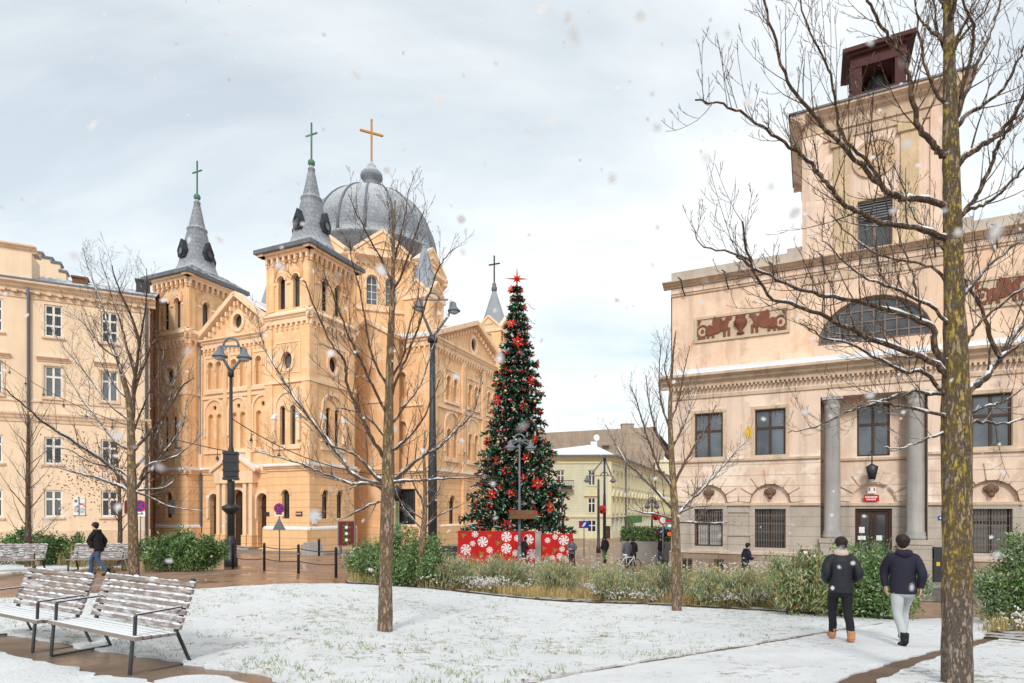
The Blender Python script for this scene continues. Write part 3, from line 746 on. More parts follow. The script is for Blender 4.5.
    for j in range(7):
        z=wz1-.1-j*.12; g.box(f,c-wW/2,c+wW/2,-.1,-.06,z-.02,z+.02)
    g.build('louvre',MT['greyiron'],to)
    for f in faces[:2]+faces[3:]:
        k=MB(); R_=17.5*fr.P(uc,tv,0).y/F
        k.prism(f,circ(c,ck,R_,None,28),.01,.05,0); k.ring(f,circ(c,ck,R_*1.12,None,28),R_*.14,.01,.1,1)
        for j in range(12):
            a=2*PI*j/12; k.prism(f,[(c+R_*(q*math.sin(a)+w*math.cos(a)),ck+R_*(q*math.cos(a)-w*math.sin(a))) for q,w in ((.72,-.03),(.72,.03),(.92,.04),(.92,-.04))],.05,.06,2)
        for a,L,w in ((1.0,.5,.05),(3.6,.75,.035)):
            k.prism(f,[(c+R_*(q*math.sin(a)+ww*math.cos(a)),ck+R_*(q*math.cos(a)-ww*math.sin(a))) for q,ww in ((-.12,-w),(-.12,w),(L,w*.6),(L,-w*.6))],.06,.075,2)
        k.build('clock',[MT['clock'],MT['hall_trim'],MT['iron']],to)
    # bell cote on top
    bl,br=fr.u(851,tv-.2),fr.u(906,tv-.2); bw=br-bl; bz0=zt+.09; bz1=fr.z(851,60,tv-.2); bf=fr.at(bl,tv-.1)
    k=MB(); bd=bw*.8
    for a in (0,bw-.42):
        for dd in (0,-bd+.42): k.box(bf,a,a+.42,dd-.42,dd,bz0+.5,bz1)
    k.box(bf,-.12,bw+.12,-bd-.1,.1,bz0,bz0+.5); k.box(bf,-.02,bw+.02,-bd-.02,.03,bz1-.5,bz1); k.box(bf,-.2,bw+.2,-bd-.2,.2,bz1,bz1+.12); k.box(bf,-.35,bw+.35,-bd-.35,.35,bz1+.12,bz1+.3)
    k.box(bf,.42,bw-.42,-bd+.02,-bd+.12,bz0+.5,bz1-.5)
    ko=k.build('bell_cote',MT['maroon'],B)
    k=MB(); q=bf.P(bw/2,-bd*.45,0); z=bz1-.6
    k.lathe(q,[(.12,z),(.3,z-.08),(.42,z-.5),(.55,z-.95),(.72,z-1.25),(.68,z-1.28),(.3,z-1.1)],16); k.tube([q+Vector((0,0,z)),q+Vector((0,0,bz1-.3))],.05,6); k.ball(q+Vector((0,0,z-1.3)),.12,8)
    k.build('bell',MT['bronze'],ko)
    return B,fr,rf,cw,rl,rr,uc
hallB,_,hall_rf,hall_cw,hall_rl,hall_rr,hall_uc=build_hall()

def wall_item(name,label,cat,fr,poly,v0,v1,mats,extra=None,group=None,mi=0):
    k=MB(); k.prism(fr,poly,v0,v1,mi)
    if extra: extra(k)
    us=[a for a,b in poly]; zs=[b for a,b in poly]
    o=k.build(name,mats,origin=fr.P(sum(us)/len(us),v0,min(zs))); tag(o,label,cat,group); return o
def hall_items():
    rf=hall_rf; cw=hall_cw; RD=-1.05
    z=HB.z(873,503,RD)
    # lantern above the door
    L=thing('wall_lantern','black lantern hanging over the arched red plaque of the hall door','lantern',rf.P(HB.u(872,-.4),.65,HB.z(872,476,-.4)))
    p=world_loc(L); k=MB(); k.lathe(p,[(.14,-.16),(.26,.42),(.05,.55)],8); k.build('lamp_body',MT['iron'],L)
    k=MB(); k.tube([p+Vector((0,0,.5)),p+Vector((0,0,1.15)),p+Vector((0,0,1.15))-rf.N*.66],.03,5); k.build('bracket',MT['iron'],L)
    k=MB(); k.lathe(p,[(.09,-.22),(.13,-.165),(.02,-.163)],8); k.build('glass',MT['glass_lamp'],L)
    # red office plaque with two lines of white lettering, white emblem plate above
    a,b=HB.u(863.5,RD),HB.u(879,RD); z0,z1=HB.z(871,501.5,RD),HB.z(871,495,RD)
    def lines(k):
        n=9
        for r,(za,zb) in enumerate(((.55,.8),(.2,.42))):
            for i in range(n-2*r):
                u=a+.06+(b-a-.12)*(i+r)/(n); k.box(rf,u,u+(b-a)/n*.55,.07,.075,z0+(z1-z0)*za,z0+(z1-z0)*zb,1)
    wall_item('office_plaque','red enamel plaque with white lettering above the hall doors','sign',rf,R4(a,b,z0,z1),.03,.07,[MT['red'],MT['white']],lines)
    a,b=HB.u(867.5,RD),HB.u(876,RD); z0,z1=HB.z(871,493.5,RD),HB.z(871,487.5,RD)
    def emb(k):
        c=(a+b)/2; zc=(z0+z1)/2; h=(z1-z0)
        k.prism(rf,[(a+.04,z1-.04),(b-.04,z1-.04),(b-.04,zc),(c,z0+.04),(a+.04,zc)],.07,.076,1)
        k.prism(rf,[(c-.03,zc-.1),(c+.03,zc-.1),(c+.09,zc+.02),(c+.04,zc+.1),(c-.04,zc+.1),(c-.09,zc+.02)],.076,.08,0)
    wall_item('emblem_plate','small white emblem plate with a red shield above the red plaque','sign',rf,R4(a,b,z0,z1),.03,.07,[MT['white'],MT['red']],emb)
    # ochre bracket stain lamp between windows, brown vent box, electric cabinet
    fr=HB
    wall_item('meter_box','small rusty brown metal box on the stone wall left of the first column','box',fr,R4(fr.u(800),fr.u(811),fr.z(805,558),fr.z(805,549)),.005,.2,[MT['maroon'],MT['white']],lambda k:k.box(fr,fr.u(803.5),fr.u(808),.2,.205,fr.z(805,553.5),fr.z(805,550.5),1))
    v=.05
    wall_item('electric_cabinet','dark blue-grey electric cabinet with a yellow sticker beside the second column','cabinet',fr,R4(fr.u(933,v),fr.u(943,v),.15,fr.z(938,547,v)),.003,.3,[MT['iron'],MT['yellowp']],lambda k:k.box(fr,fr.u(936.5,.3),fr.u(940,.3),.3,.305,fr.z(938,566,.3),fr.z(938,562,.3),1))
    wall_item('house_number','small blue house number plate by the second column','sign',fr,R4(fr.u(938),fr.u(942.5),fr.z(940,520),fr.z(940,516)),.005,.03,[MT['blue'],MT['white']],lambda k:k.box(fr,fr.u(939.5),fr.u(941),.03,.034,fr.z(940,519),fr.z(940,517),1))
    wall_item('orange_plate','small orange plate on the plaster between two upper windows','plate',fr,circ(fr.u(748.5),fr.z(748.5,433),.13,.36,10),.005,.03,[MT['yellowp']])
    # papers behind the door glass
    z=HB.z(867,539,RD)
    for px,py,w,h in ((861.5,538,8,4),(862,530,5,6),(879.5,538,5,5)):
        wall_item('door_notice','white paper notice behind the glass of the left door leaf' if px<870 else 'white paper notice behind the glass of the right door leaf','notice',rf,RC(HB.u(px,RD),w*.045,HB.z(px,py+h/2,RD),HB.z(px,py-h/2,RD)),-.135,-.13,[MT['white']],group='notices in the hall door' )
    # red and white number signs on the corner
    wall_item('shop_sign','red topped street sign board on the left corner of the hall','sign',fr,R4(fr.u(665.5,.2),fr.u(676,.2),fr.z(671,529,.2),fr.z(671,517,.2)),.19,.24,[MT['greyiron'],MT['red'],MT['white']],lambda k:(k.box(fr,fr.u(665.5,.2),fr.u(676,.2),.24,.25,fr.z(671,522,.2),fr.z(671,519,.2),1),k.box(fr,fr.u(668,.2),fr.u(674,.2),.24,.25,fr.z(671,527,.2),fr.z(671,524.5,.2),2)))
    wall_item('orange_notice','small orange notice below the red topped sign on the hall corner','notice',fr,R4(fr.u(667.5,.2),fr.u(671,.2),fr.z(669,536,.2),fr.z(669,532,.2)),.15,.18,[MT['orange']])
    # vents in the plinth
    for px,w in ((709.5,1.4),(716.5,5)):
        wall_item('plinth_vent','square dark vent opening in the plinth of the hall' if w>3 else 'tiny dark vent hole in the plinth of the hall','vent',fr,RC(fr.u(px,.14),w*.045,fr.z(px,570.5 if w>3 else 567.5,.14),fr.z(px,564,.14)),.13,.155,[MT['iron']])
hall_items()
# ---------------------------------------------------------------- church
CH_LABEL='large ochre church with two slate spires and a ribbed grey dome'
def cross_mesh(c,h,w,t,fr):
    k=MB(); k.box(Fr(c,fr.U,fr.N),-t/2,t/2,-t/2,t/2,0,h); k.box(Fr(c,fr.U,fr.N),-w/2,w/2,-t/2*.96,t/2*.96,h*.68,h*.68+t); 
    for u,z in ((-w/2,h*.68+t/2),(w/2,h*.68+t/2),(0,h)): k.ball(Fr(c,fr.U,fr.N).P(u,0,z),t*.75,6)
    return k
def corbels(m,fr,u0,u1,zt,mi,step=.62,h=.75,pr=.22):
    """corbel table: small arches read as alternating brackets"""
    n=max(2,int((u1-u0)/step))
    for i in range(n+1):
        u=u0+(u1-u0)*i/n; m.box(fr,u-.1,u+.1,-.02,pr,zt-h,zt,mi); m.box(fr,u-.07,u+.07,-.02,pr*.6,zt-h-.2,zt-h,mi)
    m.box(fr,u0,u1,-.02,pr*.9,zt-.22,zt+.02,mi)
def faces_of(K,wa,wb):
    return [(Fr(K-UA*wa,UA,-UB),wa),(Fr(K,UB,UA),wb),(Fr(K+UB*wb,-UA,UB),wa),(Fr(K+UB*wb-UA*wa,-UB,-UA),wb)]
def build_church():
    Cc=thing('church',CH_LABEL,'church',CK)
    WM,TR,DP,BS=0,1,2,3
    mats=[MT['church'],MT['church_trim'],MT['church_shade'],MT['church_base'],MT['snowroof']]
    wins=[]
    def tower(K,first):
        wa,wb=4.6,5.5; m=MB()
        for i,(f,w) in enumerate(faces_of(K,wa,wb)):
            c=w/2; dx=.78
            base=[arch(c-(.2 if i==0 else 1.0),.78,2.85,5.2)] if i==0 else [arch(c-.9,.75,2.85,5.2),arch(c+.9,.75,2.85,5.2)]
            m.wall(f,[(0,-.6),(w,-.6),(w,7.2),(0,7.2)],base,0,BS,.35)
            mid=[arch(c-.55,.55,8.9,12.1),arch(c+.55,.55,8.9,12.1),circ(c,15.75,.52,.66)]
            m.wall(f,[(0,7.2),(w,7.2),(w,19.3),(0,19.3)],mid,0,WM,.35)
            bel=[arch(c-dx,.72,20.05,22.75),arch(c+dx,.72,20.05,22.75)]
            m.wall(f,[(.15,19.3),(w-.15,19.3),(w-.15,24.4),(.15,24.4)],bel,-.15,WM,.4)
            for h in base: wins.append((f,h,-.25,1))
            for h in mid: wins.append((f,h,-.25,0))
            for h in bel: wins.append((f,h,-.45,0))
            # trim
            m.box(f,-.22,w+.22,-.02,.22,-.6,1.95,BS); m.profile(f,-.22,w+.22,[(-.02,1.95),(.22,1.95),(.02,2.15),(-.02,2.15)],TR); m.profile(f,-.2,w+.2,[(0,2.0),(.2,2.0),(.17,2.1),(.01,2.22)],4)
            for h in base: hood(m,f,sum(a for a,b in h[:2])/2,h[1][0]-h[0][0],5.2,BS,.26,.07)
            cornice(m,f,-.42,w+.42,6.75,7.2,.42,TR); m.box(f,-.36,w+.36,-.02,.36,7.2,7.36,4)
            for a,b in ((-.1,.75),(w-.75,w+.1)):
                m.box(f,a,b,-.04,.10,7.3,18.4,WM)
                m.box(f,a+.06,b+.02 if a<0 else b-.06,-.2,-.03,19.9,23.5,WM)
            # paired-lancet surround with one big arch and side colonnettes with snowy caps
            hood(m,f,c,2.3,13.1,TR,.24,.1,2.4); m.box(f,c-1.45,c+1.45,-.02,.14,8.5,8.8,TR)
            for s_ in (-1,1): m.box(f,c+s_*1.3-.16,c+s_*1.3+.16,-.02,.26,9.2,11.0,TR); m.profile(f,c+s_*1.3-.2,c+s_*1.3+.2,[(0,11.0),(.3,11.0),(.3,11.1),(0,11.55)],4)
            m.box(f,-.14,w+.14,-.02,.15,13.9,14.2,TR)
            m.ring(f,circ(c,15.75,.8,.95),.24,.003,.12,TR); m.ring(f,R4(.95,w-.95,14.7,17.3),.12,.003,.05,TR)
            corbels(m,f,.1,w-.1,18.95,TR,.5,.5,.2); cornice(m,f,-.38,w+.38,18.95,19.45,.38,TR); m.profile(f,-.3,w+.3,[(-.02,19.45),(.3,19.45),(-.1,19.85),(-.3,19.85)],TR)
            for h in bel: hood(m,f,sum(a for a,b in h[:2])/2,.72,22.75,TR,.2,-.04)
            [m.box(f,a_,b_,-.17,-.05,22.05,22.25,TR) for a_,b_ in ((.1,c-dx-.58),(c-dx+.58,c+dx-.58),(c+dx+.58,w-.1))]
            hood(m,f,c,w-1.75,23.85,WM,.14,-.06)
            corbels(m,f,.15,w-.15,24.45,TR,.56,.62,.2)
            m.box(f,-.55,w+.55,-.15,.42,24.45,24.62,TR)
        b=m.build('bell_tower',mats,Cc)
        # eave, low roof, spire with lucarnes
        e=MB(); ov=.72; z0,z1=24.62,24.95
        Pq=[(-wa-ov,-ov),(ov,-ov),(ov,wb+ov),(-wa-ov,wb+ov)]
        ps=[K+UA*a+UB*bb for a,bb in Pq]; ctr=K-UA*wa/2+UB*wb/2
        q=[p+Vector((0,0,z)) for z in (z0,z1) for p in ps]+[ctr+(p-ctr)*.5+Vector((0,0,26.0)) for p in ps]
        e.add(q,[(3,2,1,0)]+[(i,(i+1)%4,4+(i+1)%4,4+i) for i in range(4)]+[(4+i,4+(i+1)%4,8+(i+1)%4,8+i) for i in range(4)]+[(8,9,10,11)])
        e.build('eave_roof',MT['lead'],b)
        sp=MB(); sp.lathe(ctr,[(2.35,25.35),(2.05,25.75),(1.78,26.2),(1.6,26.7),(1.48,27.2),(.865,29.9),(.85,29.98),(.9,30.05),(.9,30.2),(.75,30.28),(.72,30.4),(.34,32.3),(.26,32.6),(.30,32.65),(.30,32.8),(.2,32.9),(.16,33.1)],24,0,True)
        so=sp.build('spire',MT['slate'],b)
        for nrm in (-UB,UA,UB,-UA):
            l=MB(); lf=Fr(ctr,Vector((-nrm.y,nrm.x,0)),nrm); vv=1.62
            l.prism(lf,[(-.38,27.0),(.38,27.0),(.5,27.65),(0,28.7),(-.5,27.65)],1.0,vv+.1); l.ring(lf,circ(0,27.55,.36,.44,12),.08,vv+.1,vv+.2)
            l.build('lucarne',MT['ironsnow'],b)
            l=MB(); l.prism(lf,circ(0,27.55,.27,.34,12),vv+.1,vv+.13); l.build('lucarne_pane',MT['glass'],b)
        k=MB(); k.ball(ctr+Vector((0,0,33.3)),.32,10); k.build('finial_ball',MT['verdigris'],b)
        cross_mesh(ctr+Vector((0,0,33.5)),3.2,1.15,.11,CF).build('cross',MT['verdigris'],b)
    tower(CK,True)
    KL=CK-UA*13.94; tower(KL,False)
    # ---- façade between the towers
    cf=Fr(KL+UB*1.33,UA,-UB); w=9.34; c=w/2; m=MB()
    doors=[arch(c,1.7,.35,5.35),arch(1.75,1.25,.35,5.0),arch(w-1.75,1.25,.35,5.0)]
    m.wall(cf,[(0,-.6),(w,-.6),(w,7.3),(0,7.3)],doors,0,BS,.55)
    bays=[1.75,c,w-1.75]; lows=[];ups=[];oc=[]
    for bx in bays:
        for s_ in (-.52,.52): lows.append(arch(bx+s_,.62,9.0,12.2)); ups.append(arch(bx+s_,.68,14.4,16.9))
        oc.append(circ(bx,12.75,.22,None,10))
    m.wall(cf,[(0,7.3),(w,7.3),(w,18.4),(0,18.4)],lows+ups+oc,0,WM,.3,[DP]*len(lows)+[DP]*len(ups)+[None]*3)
    for h in oc: wins.append((cf,h,-.2,0))
    for bx in bays:
        hood(m,cf,bx,2.1,13.4,TR,.25,.12,2.2); m.box(cf,bx-1.3,bx+1.3,-.02,.14,8.6,8.85,TR); m.box(cf,bx-1.25,bx+1.25,-.02,.16,14.0,14.3,TR)
        for s_ in (-.52,.52): hood(m,cf,bx+s_,.68,16.9,TR,.14,.08,.5)
        m.ring(cf,R4(bx-1.2,bx+1.2,14.3,17.4),.14,.003,.06,TR)
    for u in (.12,3.2,w-3.2,w-.12): m.box(cf,u-.22,u+.22,-.02,.18,7.3,17.6,WM); m.box(cf,u-.3,u+.3,-.02,.3,7.3,8.6,TR)
    for hgt in doors:
        cc=(hgt[0][0]+hgt[1][0])/2; hood(m,cf,cc,hgt[1][0]-hgt[0][0],max(b for a,b in hgt),TR,.3,.14,1.6)
    m.box(cf,0,w,-.02,.14,13.55,13.8,TR)
    corbels(m,cf,.1,w-.1,18.3,TR,.5,.45,.2); cornice(m,cf,-.0,w+.0,18.3,18.9,.45,TR)
    cornice(m,cf,0,c-2.35,6.75,7.25,.4,TR); cornice(m,cf,c+2.35,w,6.75,7.25,.4,TR); m.box(cf,0,c-2.4,0,.36,7.25,7.38,4); m.box(cf,c+2.4,w,0,.36,7.25,7.38,4)
    # portal with its own pediment
    for s_ in (-1,1):
        for q in (1.25,1.95): m.box(cf,c+s_*q-.2,c+s_*q+.2,-.02,.5,1.4,5.9,TR); m.box(cf,c+s_*q-.28,c+s_*q+.28,-.02,.6,-.6,1.4,BS)
    m.box(cf,c-2.35,c+2.35,-.02,.62,5.9,6.9,TR); m.prism(cf,[(c-2.5,6.9),(c+2.5,6.9),(c,8.35)],-.02,.55,WM)
    for s_ in (-1,1): m.bar(cf.P(c+s_*2.75,.3,6.92),cf.P(c,.3,8.5),.9,.22,TR); m.bar(cf.P(c+s_*2.7,.3,7.08),cf.P(c,.3,8.66),.86,.1,4)
    # gable
    zg,za=18.9,22.4
    m.wall(cf,[(0,zg),(w,zg),(c,za)],[circ(c,20.2,.52,.62)],0,WM,.35); wins.append((cf,circ(c,20.2,.52,.62),-.22,0))
    m.ring(cf,circ(c,20.2,.85,.95),.3,.003,.14,TR)
    for s_ in (-1,1):
        a_=cf.P(c-s_*(c+.2),.12,zg+.05); b_=cf.P(c,.12,za+.15); m.bar(a_,b_,.85,.4,TR)
        n=9
        for i in range(n):
            t=(i+.6)/n; u=c-s_*c*(1-t); z=zg+(za-zg)*t-.62; m.box(cf,u-.1,u+.1,-.02,.3,z-.1,z+.28,TR)
    m.build('front_wall',mats,Cc)
    for h in doors:
        d=MB(); us=[a for a,b in h]; cc=(us[0]+us[1])/2; hw=(us[1]-us[0])/2
        d.add([cf.P(a,-.45,b) for a,b in h],[tuple(range(len(h)))]); d.box(cf,cc-.03,cc+.03,-.45,-.4,.35,3.9)
        d.box(cf,cc-hw,cc+hw,-.45,-.38,3.7,3.9)
        for s_ in (-1,1):
            for z0,z1 in ((.55,1.5),(1.65,2.6),(2.75,3.6)): d.box(cf,cc+s_*hw*.5-hw*.32,cc+s_*hw*.5+hw*.32,-.45,-.41,z0,z1)
        d.build('door',MT['door'],Cc)
    s=MB()
    for j in range(3): s.box(cf,c-2.6+.2*j,c+2.6-.2*j,-.2,1.5-.35*j,-.6,.12+.15*j)
    s.build('step',MT['hall_stone'],Cc)
    # ---- nave walls and roof
    m=MB(); A=lambda a,b,z:CK+UA*a+UB*b+Vector((0,0,z))
    for a in (-2.6,-16.0):
        m.add([A(a,4,-.6),A(a,38,-.6),A(a,38,18.6),A(a,4,18.6)],[(0,1,2,3)],WM)
    m.add([A(-16,38,-.6),A(-2.6,38,-.6),A(-2.6,38,18.6),A(-16,38,18.6)],[(0,1,2,3)],WM)
    nf=Fr(A(-2.6,5.5,0),UB,UA)
    cornice(m,nf,0,6.5,17.9,18.6,.5,TR); corbels(m,nf,0,6.5,17.9,TR,.55,.45,.2)
    # block parapet behind the gable
    for a,z in ((-7.2,22.3),(-5.9,21.5)): m.box(Fr(A(a,4.2,0),UA,-UB),-.9,.9,-1.2,.6,18.5,z,WM); m.box(Fr(A(a,4.2,0),UA,-UB),-1.0,1.0,-1.3,.7,z,z+.2,TR)
    m.build('nave_wall',mats,Cc)
    r=MB(); ax=-9.3
    def gable_roof(p0,p1,half,ze,zr,side,ov=.5,th=.25):
        for s_ in (-1,1):
            a0,a1=p0+side*s_*(half+ov),p1+side*s_*(half+ov); ze_=ze-(zr-ze)*ov/half
            q=[Vector((a0.x,a0.y,ze_)),Vector((a1.x,a1.y,ze_)),Vector((p1.x,p1.y,zr)),Vector((p0.x,p0.y,zr))]
            r.add(q+[x+Vector((0,0,th)) for x in q],[(3,2,1,0),(4,5,6,7),(0,1,5,4),(1,2,6,5),(2,3,7,6),(3,0,4,7)])
    gable_roof(A(ax,1.5,0),A(ax,38,0),6.7,18.7,22.45,UA)
    # ---- transept (right arm) and its mirror
    T0=A(4.1,11.9,0); tw=17.0; m=MB()
    for sgn in (1,-1):
        if sgn==1:
            sf=Fr(T0,UB,UA); ff=Fr(A(-2.6,11.9,0),UA,-UB); fw=6.7; bf=Fr(A(4.1,28.9,0),-UA,UB)
        else:
            sf=Fr(A(-22.7,28.9,0),-UB,-UA); ff=Fr(A(-16,28.9,0),-UA,UB); fw=6.7; bf=Fr(A(-22.7,11.9,0),UA,-UB)
        ux=[sf.u(p) for p in (446.5,466.8,487)] if sgn==1 else [4,8.5,13]
        ux=[3.9,8.5,13.1]
        lo=[arch(u,1.15,1.9,5.0) for u in ux]; md=[]; up=[]
        for u in ux:
            for s_ in (-.72,.72): md.append(arch(u+s_,.8,8.9,11.7)); up.append(arch(u+s_,.8,14.6,17.0))
        m.wall(sf,[(0,-.6),(tw,-.6),(tw,7.4),(0,7.4)],lo,0,BS,.4)
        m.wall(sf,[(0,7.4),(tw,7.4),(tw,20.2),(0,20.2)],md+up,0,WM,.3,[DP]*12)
        for h in lo: wins.append((sf,h,-.28,1)); hood(m,sf,(h[0][0]+h[1][0])/2,1.15,5.0,BS,.28,.08)
        for h in up+md: hood(m,sf,(h[0][0]+h[1][0])/2,.8,max(b for a,b in h),TR,.14,.08,.6)
        for u in ux:
            hood(m,sf,u,2.7,13.3,TR,.25,.1,2.6); m.ring(sf,R4(u-1.55,u+1.55,14.2,17.7),.16,.003,.07,TR); m.box(sf,u-1.5,u+1.5,-.02,.18,14.2,14.45,TR); m.box(sf,u-1.5,u+1.5,-.02,.18,8.4,8.7,TR)
        for u in (.4,6.2,10.8,tw-.4): m.box(sf,u-.35,u+.35,-.02,.2,7.4,19.0,WM); m.box(sf,u-.42,u+.42,-.02,.32,-.6,6.8,BS)
        for f,w_ in ((sf,tw),(ff,fw),(bf,fw)):
            m.box(f,-.25,w_+.25,-.02,.25,-.6,1.95,BS); m.profile(f,-.25,w_+.25,[(-.02,1.95),(.25,1.95),(.02,2.15),(-.02,2.15)],TR)
            cornice(m,f,-.4,w_+.4,6.9,7.4,.4,TR); m.box(f,-.36,w_+.36,-.02,.36,7.4,7.52,4); m.box(f,-.12,w_+.12,-.02,.14,13.6,13.9,TR)
            corbels(m,f,.1,w_-.1,19.5,TR,.55,.5,.22); cornice(m,f,-.5,w_+.5,19.5,20.2,.5,TR)
        # gable on the side
        m.wall(sf,[(0,20.2),(tw,20.2),(tw/2,23.6)],[circ(tw/2,21.4,.6,.72)],0,WM,.35); wins.append((sf,circ(tw/2,21.4,.6,.72),-.2,0)); m.ring(sf,circ(tw/2,21.4,.95,1.07),.32,.003,.14,TR)
        for s_ in (-1,1):
            m.bar(sf.P(tw/2-s_*(tw/2+.3),.2,20.3),sf.P(tw/2,.2,23.8),.9,.45,TR)
            for i in range(14):
                t=(i+.6)/14; u=tw/2-s_*tw/2*(1-t); z=20.2+3.4*t-.62; m.box(sf,u-.12,u+.12,-.02,.3,z-.12,z+.26,TR)
        # front and back of the arm
        for f in (ff,bf):
            m.wall(f,[(0,-.6),(fw,-.6),(fw,20.2),(0,20.2)],[arch(fw*.5,.8,14.6,17.0),arch(fw*.5,1.0,9,12.2),RC(fw*.5,3.0,1.9,5.6)],0,WM,.35,[DP,DP,None])
            hood(m,f,fw*.5,.8,17.0,TR,.16,.08,.6); hood(m,f,fw*.5,1.0,12.2,TR,.2,.08,.8)
            for u in (.45,fw-.45): m.box(f,u-.4,u+.4,-.02,.16,7.4,19.0,WM)
            wins.append((f,RC(fw*.5,3.0,1.9,5.6),-.25,2))
        m.build('transept_wall',mats,Cc); m=MB()
    # mirrored arm needs its roof too
    gable_roof(A(-22.8,20.4,0),A(4.3,20.4,0),8.5,20.3,23.7,UB)
    pass
    # small snowy gablet between tower and drum
    g=MB(); gf=Fr(A(-1.2,9.0,0),UA,-UB); g.prism(gf,[(-2.2,-.6),(2.2,-.6),(2.2,20.0),(0,21.2),(-2.2,20.0)],-2,0,0)
    for s_ in (-1,1): g.bar(gf.P(s_*2.5,-1,20.0),gf.P(0,-1,21.4),2.4,.3,1)
    g.box(gf,-2.25,2.25,-.02,.1,13.6,13.9,1); g.box(gf,-2.3,2.3,-.02,.25,-.6,1.95,3); cornice(g,gf,-2.3,2.3,6.9,7.4,.4,1); hood(g,gf,.6,.9,16.9,1,.18,.08,.8); g.prism(gf,arch(.6,.8,14.4,16.8),.003,.02,2); g.build('gablet',mats,Cc)  # blind window is a flat panel in the painted niche shade
    r.build('roof',MT['snowroof'],Cc)
    # ---- drum, dome, lantern
    D=A(ax,20.4,0); m=MB(); R=8.0; ap=R*math.cos(PI/8)
    fl=2*R*math.sin(PI/8)
    for i in range(8):
        an=math.atan2(-UB.y,-UB.x)+i*PI/4
        nrm=Vector((math.cos(an),math.sin(an),0)); uu=Vector((-nrm.y,nrm.x,0)); f=Fr(D+nrm*ap-uu*fl/2,uu,nrm)
        h=[arch(fl/2-1.0,1.15,25.2,28.3),arch(fl/2+1.0,1.15,25.2,28.3)]
        m.wall(f,[(0,18),(fl,18),(fl,30.3),(0,30.3)],h,0,WM,.4)
        for q in h: wins.append((f,q,-.25,3)); hood(m,f,(q[0][0]+q[1][0])/2,1.15,28.3,TR,.22,.1,.9)
        m.box(f,.3,fl-.3,-.02,.2,24.5,24.8,TR); corbels(m,f,.3,fl-.3,29.6,TR,.55,.45,.2); cornice(m,f,-.1,fl+.1,29.6,30.3,.5,TR)
        m.prism(f,[(.3,30.3),(fl-.3,30.3),(fl/2,32.6)],-2.2,.95,WM); m.box(f,.25,fl-.25,-.02,1.05,29.95,30.32,TR)
        for s_ in (-1,1): m.bar(f.P(fl/2-s_*(fl/2-.1),.55,30.42),f.P(fl/2,.55,32.75),1.0,.3,TR)
        m.ring(f,[(1.5,30.75),(fl-1.5,30.75),(fl/2,31.8)],.2,.95,1.06,TR)
        c0=f.P(0,0,0); m.tube([c0+Vector((0,0,18)),c0+Vector((0,0,30.3))],.42,8,WM)
    m.build('drum',mats,Cc)
    d=MB(); Rd=7.5; prof=[(Rd+.15,30.3),(Rd+.1,32.6),(Rd+.35,32.7),(Rd+.35,33.05),(Rd-.05,33.15)]
    for i in range(1,13):
        t=PI/2*i/12.6; prof.append((max(.9,Rd*math.cos(t)),33.15+7.8*math.sin(t)))
    d.lathe(D,prof,48,0,True); do=d.build('dome',MT['slate'],Cc)
    for i in range(16):
        k=MB(); an=2*PI*(i+.35)/16; pts=[]
        for j in range(0,13):
            t=PI/2*j/12.6; rr=max(.9,Rd*math.cos(t))+.04; pts.append(D+Vector((rr*math.cos(an),rr*math.sin(an),33.15+7.82*math.sin(t))))
        k.tube(pts,[.16-.006*j for j in range(13)],6); k.build('rib',MT['greyiron'],do)
    k=MB(); zt=40.8
    k.lathe(D,[(1.3,zt-.1),(1.25,zt+.2),(.9,zt+.35),(.85,zt+1.3),(1.1,zt+1.45),(1.3,zt+1.75),(1.25,zt+2.1),(.95,zt+2.5),(.6,zt+2.8),(.5,zt+3.1),(.25,zt+3.35),(.13,zt+3.6)],20); k.build('lantern',MT['slate'],Cc)
    cross_mesh(D+Vector((0,0,44.3)),5.0,2.5,.21,Fr((0,0,0),(.9,.43),(.43,-.9))).build('cross',MT['gilt'],Cc)
    # ---- corner turrets with lead spirelets
    for a,b,z0,ze,zt_,hw,cr in ((1.2,15.2,19.5,25.6,30.6,1.45,0),(3.4,27.2,18,25.2,29.8,1.5,3.2),(-19.8,27.2,18,25.2,29.8,1.5,3.2),(-19.8,15.2,19.5,25.6,30.6,1.45,0)):
        ctr=A(a,b,0); k=MB()
        for f,w_ in faces_of(ctr+UA*hw-UB*hw,2*hw,2*hw):
            hq=[arch(hw,.8,ze-3.2,ze-1.0)] if ze-3.2>z0 else []
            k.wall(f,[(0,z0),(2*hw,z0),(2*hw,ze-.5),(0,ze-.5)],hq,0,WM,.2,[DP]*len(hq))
            k.prism(f,[(0,ze-.5),(2*hw,ze-.5),(hw,ze+.9)],-.3,.02,WM)
            for s_ in (-1,1): k.bar(f.P(hw-s_*(hw+.1),-.05,ze-.45),f.P(hw,-.05,ze+1.05),.45,.2,TR)
            k.box(f,-.1,2*hw+.1,-.02,.15,ze-.85,ze-.5,TR)
        t=k.build('turret',mats,Cc)
        k=MB(); k.lathe(ctr,[(hw*1.12,ze+.0),(hw*.95,ze+.7),(hw*.12,zt_),(.0,zt_+.05)],8,0,False,PI/8+math.atan2(UA.y,UA.x)); k.build('spirelet',MT['zinc'],t)
        if cr: 
            k=MB(); k.lathe(ctr,[(.3,zt_-.2),(.34,zt_),(.34,zt_+.3),(.2,zt_+.45),(.28,zt_+.6),(.1,zt_+.9)],8); k.build('finial',MT['lead'],t)
            cross_mesh(ctr+Vector((0,0,zt_+.8)),cr,1.3,.14,CF).build('cross',MT['iron'],t)
        else:
            k=MB(); k.ball(ctr+Vector((0,0,zt_)),.2,8); k.build('finial',MT['lead'],t)
